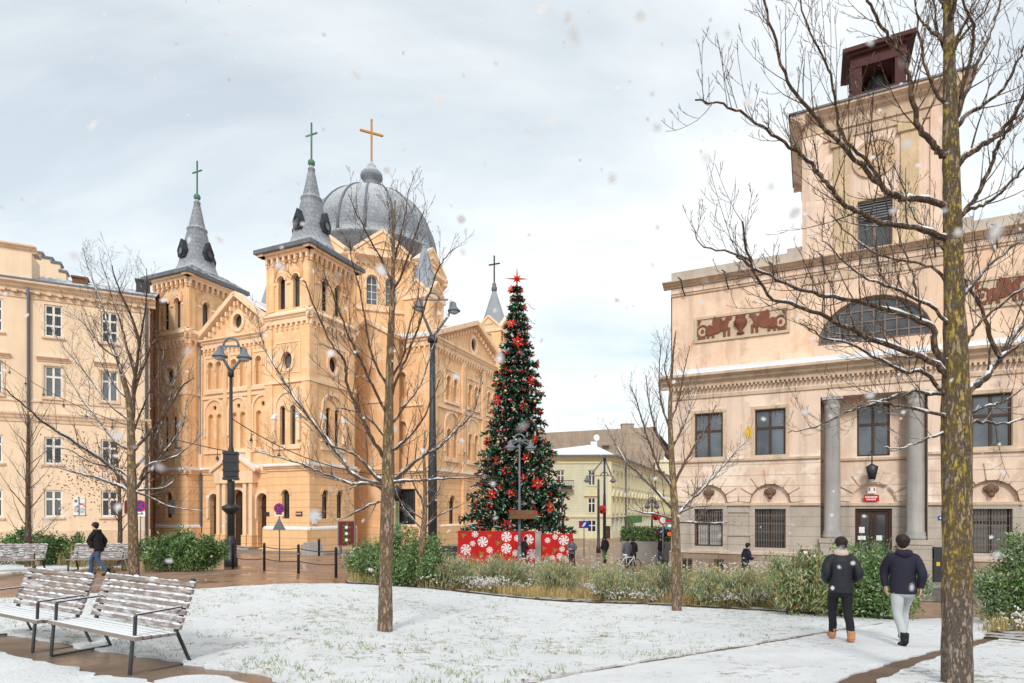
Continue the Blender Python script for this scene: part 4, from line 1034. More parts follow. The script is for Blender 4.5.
    # ---- windows in order of how much they show (nearest faces first)
    for f,h,v,kind in wins:
        q=f.P((h[0][0]+h[1][0])/2,0,sum(b for a,b in h)/len(h))
        if (q-Vector((0,0,CZ))).dot(f.N)>0: continue
        if kind==0: window(Cc,f,h,v,MT['door'],MT['glass'],.04,0,(),bt=.05)
        elif kind==1: window(Cc,f,h,v,MT['door'],MT['glass'],.06,1,(.3,.5,.7),bt=.04)
        elif kind==2: window(Cc,f,h,v,MT['iron'],MT['glass'],.1,5,(.33,.66),bt=.07)
        else: window(Cc,f,h,v,MT['whiteframe'],MT['glass_blue'],.06,1,(.3,.55,.8),bt=.06)
    # ---- downpipes
    for px,b,a,z1 in ((0,1.2,-13.8,18.4),(0,11.75,-.8,19.4),(0,11.75,-2.2,19.4)):
        k=MB(); p=A(a,b,0); k.tube([p+Vector((0,0,-.3)),p+Vector((0,0,z1))],.1,8); k.box(Fr(p,UA,-UB),-.2,.2,-.2,.2,z1,z1+.35); k.build('downpipe',MT['greyiron'],Cc)
    return Cc,cf
churchO,church_cf=build_church()
def church_signs():
    f=Fr(CK-UA*4.6,UA,-UB); s=Fr(CK,UB,UA)
    zz=lambda fr,px,py:fr.z(px,py,.05)
    def pl(name,label,cat,fr,px0,px1,py0,py1,mats,extra=None):
        return wall_item(name,label,cat,fr,R4(fr.u(px0,.05),fr.u(px1,.05),zz(fr,px0,py1),zz(fr,px0,py0)),.02,.08,mats,extra)
    pl('wall_box','small black box on the church tower wall left of the narrow window','box',f,265,269,512,516,[MT['iron']])
    def let(fr,px0,px1,py):
        def g(k):
            a,b=fr.u(px0,.05),fr.u(px1,.05)
            for i in range(5): k.box(fr,a+(b-a)*(i+.6)/6,a+(b-a)*(i+1.1)/6,.08,.085,zz(fr,px0,py+.8),zz(fr,px0,py-.8),1)
        return g
    pl('church_notice','smaller red name plate on the tower wall beside the larger red one','sign',f,296,302,511.5,516,[MT['poster'],MT['white']],let(f,296,302,513.7))
    pl('church_notice','larger red name plate round the tower corner with pale lettering','sign',s,312,322,511.5,516,[MT['poster'],MT['white']],let(s,312,322,513.7))
    pl('paper_notice','white paper notice with a red spot on the tower wall under the red plates','notice',s,312.5,317,518,524,[MT['white'],MT['red']],lambda k:k.box(s,s.u(315,.05),s.u(316.5,.05),.08,.085,zz(s,315,520.5),zz(s,315,518.7),1))
    f2=Fr(CK-UA*13.94-UA*4.6,UA,-UB)
    pl('stone_tablet','pale stone tablet on the left church tower beside its narrow window','tablet',f2,169.5,175,500,513.5,[MT['column']])
church_signs()
# ---------------------------------------------------------------- apartment house on the left
def build_apartment():
    E=Vector(((150-CX)/F*50,50,0)); fr0=Fr(E,(.889,.458),(.458,-.889))   # u runs right, right end at u=0
    B=thing('apartment_house','long beige plaster apartment house with white cross-bar windows left of the church','building',E)
    fr=fr0; L=46
    m=MB(); holes=[]
    rows=[(337,305,54),(398,366,53),(464,437,52.5),(517,490,51.5)]
    ca,cb=(fr.u(44)+fr.u(62.5))/2,(fr.u(100.5)+fr.u(118.5))/2; W_=fr.u(62.5)-fr.u(44)
    st=cb-ca; cs=[cb]+[cb-st*k for k in range(1,7)]
    zr=[(fr.z(53,a),fr.z(53,b)) for a,b,c in rows]
    allh=[]
    for c in cs:
        for z0,z1 in zr: allh.append(RC(c,W_,z0,z1))
    ztop=fr.z(75,292)
    m.wall(fr,[(-L,-.6),(0,-.6),(0,ztop),(-L,ztop)],allh,0,0,.22)
    for c in cs:
        for i,(z0,z1) in enumerate(zr):
            m.box(fr,c-W_/2-.15,c+W_/2+.15,-.02,.16,z0-.16,z0-.02,1)
            if i==1: 
                cornice(m,fr,c-W_/2-.45,c+W_/2+.45,z1+.3,z1+.65,.32,1); m.ring(fr,RC(c,W_+.3,z0-.02,z1+.13),.14,.003,.05,1)
    zb0,zb1=fr.z(28,418),fr.z(28,410); cornice(m,fr,-L,.1,zb0-.3,zb1-.2,.3,1)
    m.box(fr,-L,.06,-.02,.09,fr.z(28,400)-.12,fr.z(28,400),1)
    m.box(fr,-L,.04,-.02,.07,-.6,fr.z(28,531),1)
    zc=fr.z(75,300); m.box(fr,-L,.05,-.02,.08,zc-.35,zc-.12,1); dentils(m,fr,-L,0,.7,.32,.0,.38,zc-.02,zc+.2,1); cornice(m,fr,-L,.4,zc+.1,zc+.85,.65,1)
    m.build('wall',[MT['flatA'],MT['flatA_trim']],B)
    r=MB(); zt=zc+.85
    q=[fr.P(-L,.6,zt),fr.P(.4,.6,zt),fr.P(.4,-5,zt+2.2),fr.P(-L,-5,zt+2.2),fr.P(.4,-11,zt),fr.P(-L,-11,zt)]
    r.add([x+Vector((0,0,.03)) for x in q],[(0,1,2,3),(3,2,4,5)]); r.box(fr,-L,.42,.5,.66,zt-.02,zt+.16); r.build('roof',MT['lead'],B)
    a=MB(); ua=fr.u(32); za=fr.z(28,247)
    a.box(fr,-L,ua,-2.5,.12,zc+.8,za-.5,0); cornice(a,fr,-L-.2,ua+.3,za-.5,za,.45,1); a.box(fr,-L,ua+.1,-2.6,.12,za,za+.15,1); a.build('attic',[MT['flatA'],MT['flatA_trim']],B)
    e=MB(); e.add([fr.P(0,0,-.6),fr.P(0,-11,-.6),fr.P(0,-11,zt),fr.P(0,-5,zt+2.2),fr.P(0,0,zt)],[(0,1,2,3,4)]); e.box(fr,-.02,.12,-1.0,-.2,-.6,zt-.5); e.build('end_wall',MT['brickend'],B)
    # stepped rear gable and chimneys
    k=MB(); v=-6
    for pa,pb,yt in ((34,42,253),(42,52,258),(52,60,263),(60,66,272)):
        k.box(fr,fr.u(pa,v),fr.u(pb,v),v-1,v,zt,fr.z(pa,yt,v),0); k.box(fr,fr.u(pa,v)-.1,fr.u(pb,v)+.1,v-1.1,v+.1,fr.z(pa,yt,v),fr.z(pa,yt,v)+.2,1)
    k.build('gable_parapet',[MT['flatA'],MT['lead']],B)
    for px,py in ((143,282),(80,279)):
        k=MB(); u=fr.u(px,-3); z=fr.z(px,py,-3); k.box(fr,u-.5,u+.5,-3.6,-2.8,zt,z); k.box(fr,u-.6,u+.6,-3.7,-2.7,z,z+.15); k.build('chimney',MT['iron'] if px>100 else MT['brickend'],B)
    for u in (fr.u(28.5,.15),-.25,fr.u(28.5,.15)-16):
        k=MB(); k.tube([fr.P(u,.15,-.3),fr.P(u,.15,zc-.3),fr.P(u,.5,zc+.3)],.11,8); k.build('downpipe',MT['greyiron'],B)
    for c in cs:
        for i,(z0,z1) in enumerate(zr):
            window(B,fr,RC(c,W_,z0,z1),-.1,MT['whiteframe'],MT['glass'] if i!=1 else MT['glass_blue'],.13,1,(.34,) if i!=0 else (.3,.65),bt=.15)
    # notice boards on the wall
    def pair(k):
        u0,u1=fr.u(73.5),fr.u(85); z0,z1=fr.z(79,515),fr.z(79,497)
        for a,b,c,d,mi in ((.1,.35,.7,.85,1),(.6,.9,.55,.65,2),(.08,.42,.15,.5,3),(.56,.94,.1,.4,3)): k.box(fr,u0+(u1-u0)*a,u0+(u1-u0)*b,.1,.11,z0+(z1-z0)*c,z0+(z1-z0)*d,mi)
        k.box(fr,(u0+u1)/2-.04,(u0+u1)/2+.04,.1,.12,z0,z1,1)
    wall_item('notice_board','white double notice board on the beige wall between two ground floor windows','board',fr,R4(fr.u(73.5),fr.u(85),fr.z(79,515),fr.z(79,497)),.01,.1,[MT['white'],MT['greyiron'],MT['orange'],MT['curtain']],pair)
    wall_item('red_board','small dark red board on the beige wall near the house corner','board',fr,R4(fr.u(124.5),fr.u(130),fr.z(127,513),fr.z(127,501)),.01,.08,[MT['poster']])
    return fr
apt_fr=build_apartment()
# ---------------------------------------------------------------- yellow corner house
def build_yellow():
    P0=Vector(((611-CX)/F*75,75,0)); U=Vector((.9994,-.035,0)); N=Vector((-.035,-.9994,0)); f=Fr(P0,U,N)
    D=Vector(((760-CX)/F,1,0)).normalized(); s=Fr(P0,D,(D.y,-D.x))
    B=thing('corner_house','pale yellow boarded corner house with a snowy hipped roof behind the Christmas tree','building',P0)
    m=MB(); wl=-13.5; ze=f.z(590,456); L=56
    Z=lambda y:f.z(600,y)
    ua=[(f.u(588)+f.u(595.5))/2,(f.u(557)+f.u(564.5))/2]; W_=f.u(595.5)-f.u(588)
    hf=[RC(u,W_,Z(b),Z(a)) for u in ua for a,b in ((470,485.5),(498,513))]+[RC(u,W_*1.2,Z(536),Z(520)) for u in ua]
    m.wall(f,[(wl,-.6),(0,-.6),(0,ze),(wl,ze)],hf,0,0,.15)
    us=[s.u(p) for p in (616.5,622)]; st=us[1]-us[0]; us=[us[0]]+[us[1]+ (2.1*k) for k in range(0,13)]
    us=[1.2+2.45*k for k in range(22)]
    hs=[RC(u,1.0,Z(b),Z(a)) for u in us for a,b in ((470,486),(498,514))]
    hs+= [RC(u,1.3,.2 if i%3==1 else .9,3.0) for i,u in enumerate(us)]
    m.wall(s,[(0,-.6),(L,-.6),(L,ze),(0,ze)],hs,0,1,.15)
    for fr,a,b,ul in ((f,wl,0,ua),(s,0,L,us)):
        cornice(m,fr,a-.3,b+.3,ze-.55,ze,.45,2); m.box(fr,a,b,-.02,.1,Z(463.5),Z(461.5),2); m.box(fr,a-.05,b+.05,-.02,.16,Z(517.5),Z(515.5),2)
        m.box(fr,a,b,-.01,.06,-.6,.9,1)
        for u in ul:
            for y0,y1,ped in ((470,485.5,0),(498,513,1)):
                m.ring(fr,RC(u,W_*1.35 if fr is f else 1.35,Z(y1)-.1,Z(y0)+.2),.17,.003,.08,2)
                if ped: m.prism(fr,[(u-.9,Z(y0)+.3),(u+.9,Z(y0)+.3),(u,Z(y0)+1.1)],.0,.2,2); m.box(fr,u-.95,u+.95,-.01,.26,Z(y0)+.22,Z(y0)+.34,2)
    m.box(f,-.45,.03,-.03,.08,Z(515),ze-.5,1)
    # frieze vents
    for u in (f.u(592),f.u(560)): m.box(f,u-.25,u+.25,.0,.03,Z(459.5),Z(457.8),3)
    m.add([f.P(wl,0,-.6),f.P(wl,-12,-.6),f.P(wl,-12,ze),f.P(wl,0,ze)],[(0,1,2,3)],1)
    m.build('wall',[MT['yellow'],MT['yellow_plain'],MT['yellow_trim'],MT['iron']],B)
    for h in hf: window(B,f,h,-.06,MT['whiteframe'],MT['glass'],.1,1,(.35,),bt=.12)
    for i,h in enumerate(hs):
        if i<30 or i>=44: window(B,s,h,-.06,MT['whiteframe'],MT['glass'],.08,1,(.35,),bt=.09)
    r=MB(); z=ze; P=[f.P(wl-.5,.55,z),f.P(0,0,z)+(N+s.N)*.55,s.P(L,.55,z),f.P(wl-.5,-12,z)]
    ap=f.P(f.u(593,-4),-4,f.z(593,444.5,-4)); ap2=Vector((s.P(L,-6,0).x,s.P(L,-6,0).y,ap.z)); 
    r.add([p+Vector((0,0,.02)) for p in P]+[ap,ap2],[(0,1,4),(1,2,5,4),(0,4,5,3)]); r.build('roof',MT['snowroof'],B)
    k=MB(); g=f.P(0,0,0); k.bar(P[0],P[1],.25,.22); k.bar(P[1],P[2],.25,.22); k.build('gutter',MT['lead'],B)
    # chimney stack with dish, roof hatch
    k=MB(); c=ap+Vector((.1,0,0)); k.box(Fr(c,U,N),-.4,.4,-.4,.4,-.6,.35); k.build('chimney',MT['snowroof'],B)
    k=MB(); c2=c+Vector((.3,-.4,.85)); k.prism(Fr(c2,(.95,.3),(.3,-.95)),circ(0,0,.42,None,14),0,.08); k.tube([c+Vector((.1,-.2,.3)),c2],.06,5); k.build('satellite_dish',MT['white'],B)
    # balcony on the front, door canopy and shop door on the side
    k=MB(); u=ua[1]; zb=Z(488.5); k.box(f,u-1.6,u+1.6,0,.9,zb-.15,zb,0)
    for i in range(15): q=u-1.55+3.1*i/14; k.box(f,q-.02,q+.02,.84,.88,zb,zb+.95,1)
    k.box(f,u-1.6,u+1.6,.83,.89,zb+.92,zb+1.0,1); k.box(f,u-1.4,u+1.4,.8,1.05,zb-.1,zb+.35,1); k.build('balcony',[MT['yellow_trim'],MT['iron']],B)
    k=MB(); q=f.u(618.0) if False else None
    u=s.u(632.5,.6); zz=s.z(632.5,522,.6); k.box(s,u-1.6,u+3.6,0,1.3,zz-.1,zz+.9); k.build('shop_canopy',[MT['leaf_dark']],B)
    k=MB(); k.box(f,f.u(606),f.u(610.3),.01,.06,0,f.z(608,526)); k.build('door',MT['door'],B)
    k=MB(); k.tube([s.P(s.u(626,.15),.15,0),s.P(s.u(626,.15),.15,ze-.3)],.12,6); k.build('downpipe',MT['greyiron'],B)
    # ---- brown house behind, and the street's far end
    g=Fr(Vector(((545-CX)/F*140,140,0)),(.9995,-.03),(-.03,-.9995)); b=thing('brown_house','tall windowless brown rendered firewall rising behind the yellow corner house','building',g.O)
    m=MB(); u1=g.u(652); zt0=g.z(548,434); zt1=g.z(650,427)
    m.prism(g,[(-6,-.6),(u1,-.6),(u1+3,g.z(668,452)),(u1,zt1),(-6,zt0)],-10,0,0); m.build('wall',MT['firewall'],b)
    k=MB(); k.box(g,g.u(622),g.u(634),-2,.05,zt0,g.z(628,424.5)); k.box(g,g.u(621.4),g.u(634.6),-2.1,.15,g.z(628,424.5),g.z(628,423.4)); k.build('chimney',MT['firewall'],b)
    k=MB(); k.box(g,g.u(602),g.u(609),.0,1.0,g.z(605,446.5),g.z(605,445)); k.build('vent_hood',MT['lead'],b)
    k=MB(); k.add([g.P(u1+.1,.5,zt1+.1),g.P(u1+6,.5,g.z(668,452)-1.2),g.P(u1+6,-10,g.z(668,452)-1.2),g.P(u1+.1,-10,zt1+.1)],[(0,1,2,3)]); k.build('roof',MT['lead'],b)
    h=Fr(Vector(((655-CX)/F*132,132,0)),(.97,-.24),(-.24,-.97)); c=thing('far_house','distant pale grey house closing the street beside the hall','building',h.O)
    m=MB(); hh=[RC(1.6+2.6*i,1.1,z,z+1.7) for i in range(5) for z in (1,4.2,7.4,10.4)]
    m.wall(h,[(0,-1),(16,-1),(16,14),(0,14)],hh,0,0,.15); m.add([h.P(0,0,-1),h.P(0,-10,-1),h.P(0,-10,14),h.P(0,0,14)],[(0,1,2,3)],0); m.box(h,-.3,16.3,-10,.4,14,14.5,0); m.build('wall',MT['yellow_plain'],c)
    for q in hh: window(c,h,q,-.06,MT['whiteframe'],MT['glass'],.08,1,(.35,),bt=.1)
build_yellow()
# ---------------------------------------------------------------- trees
def smooth_line(P, n=4):
    P=[Vector(p) for p in P]; out=[]
    if len(P)<3: 
        return [P[0].lerp(P[-1],i/n) for i in range(n+1)]
    for i in range(len(P)-1):
        p0=P[max(i-1,0)]; p1=P[i]; p2=P[i+1]; p3=P[min(i+2,len(P)-1)]
        for j in range(n):
            t=j/n; out.append(.5*((2*p1)+(p2-p0)*t+(2*p0-5*p1+4*p2-p3)*t*t+(3*p1-p0-3*p2+p3)*t**3))
    out.append(P[-1]); return out
def rdir(rg): 
    while True:
        v=Vector((rg.uniform(-1,1),rg.uniform(-1,1),rg.uniform(-1,1)))
        if .1<v.length<1: return v.normalized()
def twig(m, rg, p, d, L, r, lvl, up=.25, m2=1):
    """a branch from p along d that bends up and carries smaller twigs"""
    n=5 if lvl>0 else 3; pts=[p.copy()]; q=p.copy(); dd=d.normalized()
    for i in range(n):
        dd=(dd+Vector((0,0,up/n*2))+rdir(rg)*.10).normalized(); q=q+dd*(L/n); pts.append(q.copy())
    rs=[max(.0022,r*(1-.8*i/n)) for i in range(n+1)]
    m.tube(pts,rs,4 if lvl>0 else 3,m2,True,False)
    if lvl<=0: return
    k=max(3,int(L/.17)) if lvl>1 else max(2,int(L/.13)); k=min(k,11)
    for i in range(k):
        t=.18+.8*(i+rg.random()*.7)/k; idx=min(n-1,int(t*n)); a=pts[idx].lerp(pts[idx+1],t*n-idx); ax=(pts[idx+1]-pts[idx]).normalized()
        sd=ax.cross(rdir(rg)).normalized(); nd=(ax*rg.uniform(.6,1.0)+sd*rg.uniform(.55,.9)).normalized()
        twig(m,rg,a,nd,L*rg.uniform(.3,.5)*(1.15-.5*t),r*.45,lvl-1,up)
SNOWMB=None
def limb(m, rg, pts, r0, r1, dens=5.0, sub=.75, lvl=1, up=.3, m2=1):
    pts=smooth_line(pts,4); n=len(pts); 
    pts=[pts[0]]+[p+rdir(rg)*.012 for p in pts[1:]]
    rs=[max(.004,r0+(r1-r0)*(i/(n-1))**.8) for i in range(n)]
    m.tube(pts,rs,7 if r0>.03 else 5,m2,True,False)
    if SNOWMB is not None:
        i=0
        while i<n-1:
            L_=rg.randint(1,4); d_=(pts[min(n-1,i+L_)]-pts[i])
            if d_.length>1e-6 and abs(d_.normalized().z)<.8 and rg.random()<.62*(1-.5*i/n):
                P_=[]; R_=[]
                for j in range(i,min(n,i+L_+1)):
                    P_.append(pts[j]+Vector((0,0,rs[j]*.75))+rdir(rg)*rs[j]*.12); R_.append(rs[j]*rg.uniform(.55,.85)+.002)
                R_[0]*=.4; R_[-1]*=.4
                SNOWMB.tube(P_,R_,6,2,True,True)
            i+=L_
    Ls=[(pts[i+1]-pts[i]).length for i in range(n-1)]; tot=sum(Ls); k=int(tot*dens); 
    for i in range(k):
        t=.14+.86*(i+rg.random())/k; s=t*tot; j=0
        while j<n-2 and s>Ls[j]: s-=Ls[j]; j+=1
        a=pts[j].lerp(pts[j+1],min(1,s/max(Ls[j],1e-6))); ax=(pts[j+1]-pts[j]).normalized()
        sd=ax.cross(rdir(rg)).normalized(); 
        nd=(ax*.75+sd*.75+Vector((0,0,.25))).normalized()
        twig(m,rg,a,nd,sub*rg.uniform(.45,1.1)*(1.1-.55*t),max(.0035,rs[j]*.36),lvl,up)
def trunk_mesh(pts, rs, n=16, rough=.05, rg=None):
    P=smooth_line(pts,6); k=len(P); R=[]
    for i in range(k):
        t=i/(k-1)*(len(rs)-1); j=min(len(rs)-2,int(t)); R.append(rs[j]+(rs[j+1]-rs[j])*(t-j))
    m=MB(); m.tube(P,R,n,0,True,True)
    m.v=[tuple(Vector(v)+Vector((noise.noise(Vector(v)*7),noise.noise(Vector(v)*7+Vector((9,1,3))),0))*R[min(k-1,i//n)]*rough*2) for i,v in enumerate(m.v)]
    return m
def tree_px(label, d, trunk, wpx, limbs, seed, barkm, twigm, dens=5, sub=.75, lvl=1, auto=0, autoL=1.0, autoz=(.4,1), dscale=1.0, group='bare street trees', limb_r=None, low=0.35, up=.3):
    """tree whose trunk and main limbs follow the photo's, at distance d; each limb gets its own depth"""
    rg=random.Random(seed); g=GD(trunk[0][0],d); T=thing('bare_tree',label,'tree',g,0,group)
    P=[W(x,y,d) for x,y in trunk]; P[0]=Vector((P[0].x,d,g.z-.1))
    rs=[w*d/F/2 for w in wpx]
    # root flare
    P.insert(1,P[0].lerp(P[1],.06)); rs.insert(0,rs[0]*1.6)
    tm=trunk_mesh(P,rs,16,.05,rg); tm.build('trunk',barkm,T)
    global SNOWMB
    m=MB(); SNOWMB=m
    for L in limbs:
        w=L[0]; pl=L[1:]; tot=sum(math.dist(pl[i],pl[i+1]) for i in range(len(pl)-1))*d/F
        s=rg.choice((-1,1))*rg.uniform(.15,.75)*dscale; acc=0; Q=[]
        for i,(x,y) in enumerate(pl):
            if i: acc+=math.dist(pl[i-1],pl[i])*d/F
            f=acc/max(tot,1e-6); dd=d+s*acc*(.35+.65*f)
            Q.append(W(x,y,dd))
        r0=w*d/F/2*.8; limb(m,rg,Q,r0,max(.004,r0*.22),dens,sub,lvl,up,0 if w>4.5 else 1)
    tp=smooth_line(P,6)
    for i in range(auto):
        t=autoz[0]+(autoz[1]-autoz[0])*(i+rg.random())/auto; j=min(len(tp)-2,int(t*(len(tp)-1))); a=tp[j]
        an=i*2.4+rg.uniform(-.4,.4); el=rg.uniform(.35,.8)+.4*t
        dv=Vector((math.cos(an)*math.cos(el),math.sin(an)*math.cos(el),math.sin(el)))
        L=autoL*rg.uniform(.7,1.1)*(1.25-.75*t); q=a.copy(); Q=[q]
        for s_ in range(4):
            dv=(dv+Vector((0,0,.12))+rdir(rg)*.1).normalized(); q=q+dv*L/4; Q.append(q)
        limb(m,rg,Q,max(.008,rs[-1]*.9+.018*(1-t)),.004,dens,sub*.8,lvl,up,1)
    m.build('crown',[MT['bark_dark'],twigm,MT['snowroof']],T); SNOWMB=None
    return T
tree_px('large bare tree with thick yellow-lichened trunk right of the two walkers',6.2,
  [(957,687),(957,640),(957,560),(957,480),(956,420),(955,350),(954,300),(953,250),(952,200),(951,150),(950,100),(949,50),(948,0),(947,-70)],
  [28,26.5,25.5,25.5,26,21.5,18,16.5,15.5,14.5,12,10,8.5,6],
  [(9,(950,385),(942,369),(915,354),(883,344),(850,329),(821,314),(790,304),(768,295),(749,259),(742,222)),(4,(752,262),(730,252),(705,247),(692,229)),
   (9,(948,372),(936,348),(932,328),(905,315),(873,305),(840,298),(814,293),(785,283),(755,268),(735,256)),
   (6,(948,392),(930,393),(915,391),(893,398),(873,403),(850,411),(834,418),(810,429),(788,432)),
   (6,(950,418),(938,414),(912,408),(886,403),(866,402)),(4,(946,432),(930,438),(915,444),(900,448),(884,447)),
   (9,(950,214),(940,203),(915,198),(902,198),(884,188),(866,170),(843,147),(821,124),(803,101),(788,82),(775,42),(764,0),(752,-40)),
   (8,(950,240),(925,231),(906,226),(886,224),(866,215),(847,206),(832,190),(821,176),(808,160),(798,152),(780,140),(762,127),(740,112),(723,105),(697,100)),
   (9,(949,158),(940,153),(932,144),(920,128),(915,111),(910,85),(906,65),(896,47),(886,33),(873,10),(863,-10),(850,-50)),
   (6,(902,200),(893,195),(880,185),(873,170),(858,152),(843,140),(835,105),(830,75),(820,52),(811,33),(800,0),(790,-40)),
   (4,(922,316),(917,295),(912,272),(905,255),(899,239),(893,205)),
   (6,(945,395),(925,372),(905,372),(880,360),(850,345),(820,335),(800,322)),
   (12,(962,398),(971,389),(984,378),(994,367),(1004,354),(1012,340),(1024,322),(1044,290),(1060,250)),
   (6,(1000,356),(990,335),(984,314),(972,292),(958,272),(945,252),(928,232),(915,217),(900,190)),
   (6,(1000,358),(1012,350),(1030,338),(1060,330)),(5,(964,414),(974,411),(990,406),(1004,401),(1030,385),(1060,372)),
   (6,(966,424),(977,421),(990,423),(1004,424),(1024,418),(1050,405)),
   (10,(955,170),(961,160),(972,152),(984,144),(995,136),(1004,127),(1012,118),(1017,108),(1027,88),(1040,50)),
   (8,(956,225),(961,216),(970,206),(977,196),(988,172),(997,147),(1008,130),(1017,112),(1034,80)),
   (7,(957,218),(964,212),(980,206),(994,199),(1010,184),(1026,166),(1050,140)),
   (8,(955,122),(958,111),(968,88),(977,65),(988,38),(997,13),(1004,-15)),(7,(953,132),(955,121),(965,80),(974,39),(970,15),(961,-5),(955,-40)),
   (7,(958,126),(964,118),(985,103),(1004,88),(1016,66),(1026,44),(1040,10)),
   (7,(958,305),(961,298),(976,282),(990,265),(1008,250),(1026,234),(1050,205)),(6,(960,352),(968,340),(976,328),(984,318),(1004,302),(1026,286),(1060,262)),
   (5,(951,65),(940,40),(935,10),(925,-20)),(5,(950,60),(962,35),(985,10),(1000,-20)),(5,(950,110),(930,80),(920,40),(915,0),(912,-30)),
   (5,(952,290),(935,270),(915,262),(880,255),(850,235),(830,215)),(5,(953,330),(935,310),(900,290),(870,280),(845,262),(822,240))],
  3,MT['bark_big'],MT['bark_dark'],dens=8,sub=.85,lvl=2,dscale=.8,up=.4,auto=9,autoL=1.3,autoz=(.86,.995))
tree_px('slim bare tree with snowy limbs standing alone in the middle of the snowy lawn',9.7,
  [(385,642),(385.5,600),(386,560),(387,520),(388,480),(388.5,440),(389,400),(390,360),(391,330),(392,300),(393,270),(394,235),(395,200)],
  [15.5,14,13.5,13.5,13,11,9,7.5,6.5,5,4,2.6,1.2],
  [(7,(386,488),(382,484),(368,481),(353,474),(342,460),(331,445),(312,422),(297,401),(285,382),(275,367),(266,350),(262,338),(256,308)),
   (6,(385,490),(372,484),(360,484),(348,483),(325,474),(304,465),(280,458),(255,451)),(6,(386,482),(377,477),(368,467),(358,457),(344,450),(328,443),(315,425)),
   (6,(387,462),(382,455),(372,438),(363,421),(355,404),(348,389),(346,374),(345,362),(336,350),(328,338),(312,300),(304,280)),
   (7,(388,488),(392,482),(402,473),(414,462),(428,453),(441,445),(458,428),(473,413),(477,396),(483,380)),
   (5,(388,458),(392,452),(402,443),(411,435),(422,420),(431,401),(440,380)),(5,(390,483),(400,481),(420,480),(438,479),(462,478),(488,477)),
   (5,(391,352),(392,347),(394,312),(394,278),(391,240),(388,204),(386,188)),(4,(391,300),(390,278),(377,252),(365,229),(356,212),(348,195)),
   (4,(392,285),(394,263),(398,245),(402,229),(406,210),(409,188)),(4,(393,290),(402,273),(412,245),(421,219),(426,202)),
   (4,(389,420),(372,385),(358,355),(348,336),(342,318),(336,302),(330,287),(323,270)),(4,(390,400),(400,372),(411,347),(424,310),(436,273),(444,260),(453,250)),
   (4,(388,430),(405,405),(420,385),(432,350),(440,318)),(4,(388,440),(370,420),(350,410),(335,408)),(4,(388,500),(370,505),(350,515),(335,520)),
   (4,(389,390),(376,365),(368,340),(362,300),(352,262),(350,240)),(4,(390,380),(402,360),(408,330),(418,300),(420,270))],
  5,MT['bark_mid'],MT['twig'],dens=6.5,sub=.95,lvl=2,dscale=.9)
tree_px('tall bare tree with mossy trunk behind the front benches, spreading before the beige house',16.5,
  [(134.5,590),(133.5,560),(133,530),(132,490),(131.5,460),(131,429),(130,409),(128,396),(122,375)],
  [11,9.5,9,9,7.5,7,6.5,5.5,4],
  [(5,(130,412),(127,396),(122,376),(117,357),(110,335),(105,313),(99,297),(94,284),(88,267),(83,248)),(5,(133,418),(134,387),(137,362),(139,343),(134,325),(130,313),(124,300),(117,284),(112,265)),
   (4,(133,400),(139,377),(146,360),(152,345),(159,333),(167,320)),(5,(131,490),(118,474),(103,461),(76,443),(49,426),(40,420),(32,412),(18,400),(4,388)),
   (5,(130,492),(122,487),(104,480),(86,475),(66,470),(49,465)),(4,(131,450),(120,445),(110,436),(95,415),(82,400),(70,380),(62,366)),
   (5,(133,492),(137,487),(147,474),(156,463),(169,446),(181,429),(185,414),(187,398)),(4,(133,492),(139,490),(152,489),(166,487),(174,480),(182,467)),
   (4,(134,490),(137,492),(152,498),(166,505),(184,509),(202,511)),(4,(140,480),(147,466),(162,461),(176,456),(190,446),(202,433)),
   (5,(132,452),(136,448),(146,437),(156,426),(169,408),(181,387),(188,382),(194,378)),(3,(128,400),(115,385),(100,360),(88,330),(80,310)),(3,(136,380),(128,350),(120,320),(113,300),(104,270),(100,258)),
   (3,(138,350),(144,320),(147,290),(146,268)),(3,(130,420),(110,405),(85,372),(62,345),(50,325)),(4,(133,470),(150,450),(165,415),(172,390),(180,365),(186,350)),
   (3,(131,440),(140,415),(150,390),(160,370),(165,345)),(3,(132,480),(115,468),(90,462),(70,450),(52,448)),(3,(117,357),(100,345),(85,325),(70,312))],
  7,MT['bark_mid'],MT['twig'],dens=5,sub=1.25,lvl=2,dscale=.9)
tree_px('slender bare tree in front of the left corner of the pink hall',15.4,
  [(677,612),(676.5,580),(676,545),(675,515),(673,480),(671,445),(670,415),(671,385),(673,355),(676,330)],
  [10,9,9,8,6.5,5.5,4.5,3.5,2.2,1],
  [(5,(676,514),(670,506),(655,490),(640,475),(625,460),(614,440),(606,425)),(5,(677,514),(682,510),(690,500),(700,492),(713,477),(727,462),(740,447),(750,436)),
   (4,(676,522),(695,523),(715,523),(728,522)),(4,(674,490),(660,470),(650,445),(642,420),(636,400),(630,385)),(4,(674,485),(685,462),(697,442),(708,425),(716,405)),
   (4,(672,460),(660,440),(652,415),(648,395),(646,375)),(4,(671,450),(684,425),(692,400),(696,380)),(3,(670,430),(662,405),(659,380),(660,355),(662,340)),(3,(671,420),(680,395),(684,370),(690,345)),
   (4,(675,520),(658,515),(640,512),(625,508)),(4,(677,515),(690,508),(712,505)),(3,(671,390),(665,370),(668,345))],
  9,MT['bark_mid'],MT['twig_pale'],dens=8,sub=.95,lvl=2,dscale=.9)
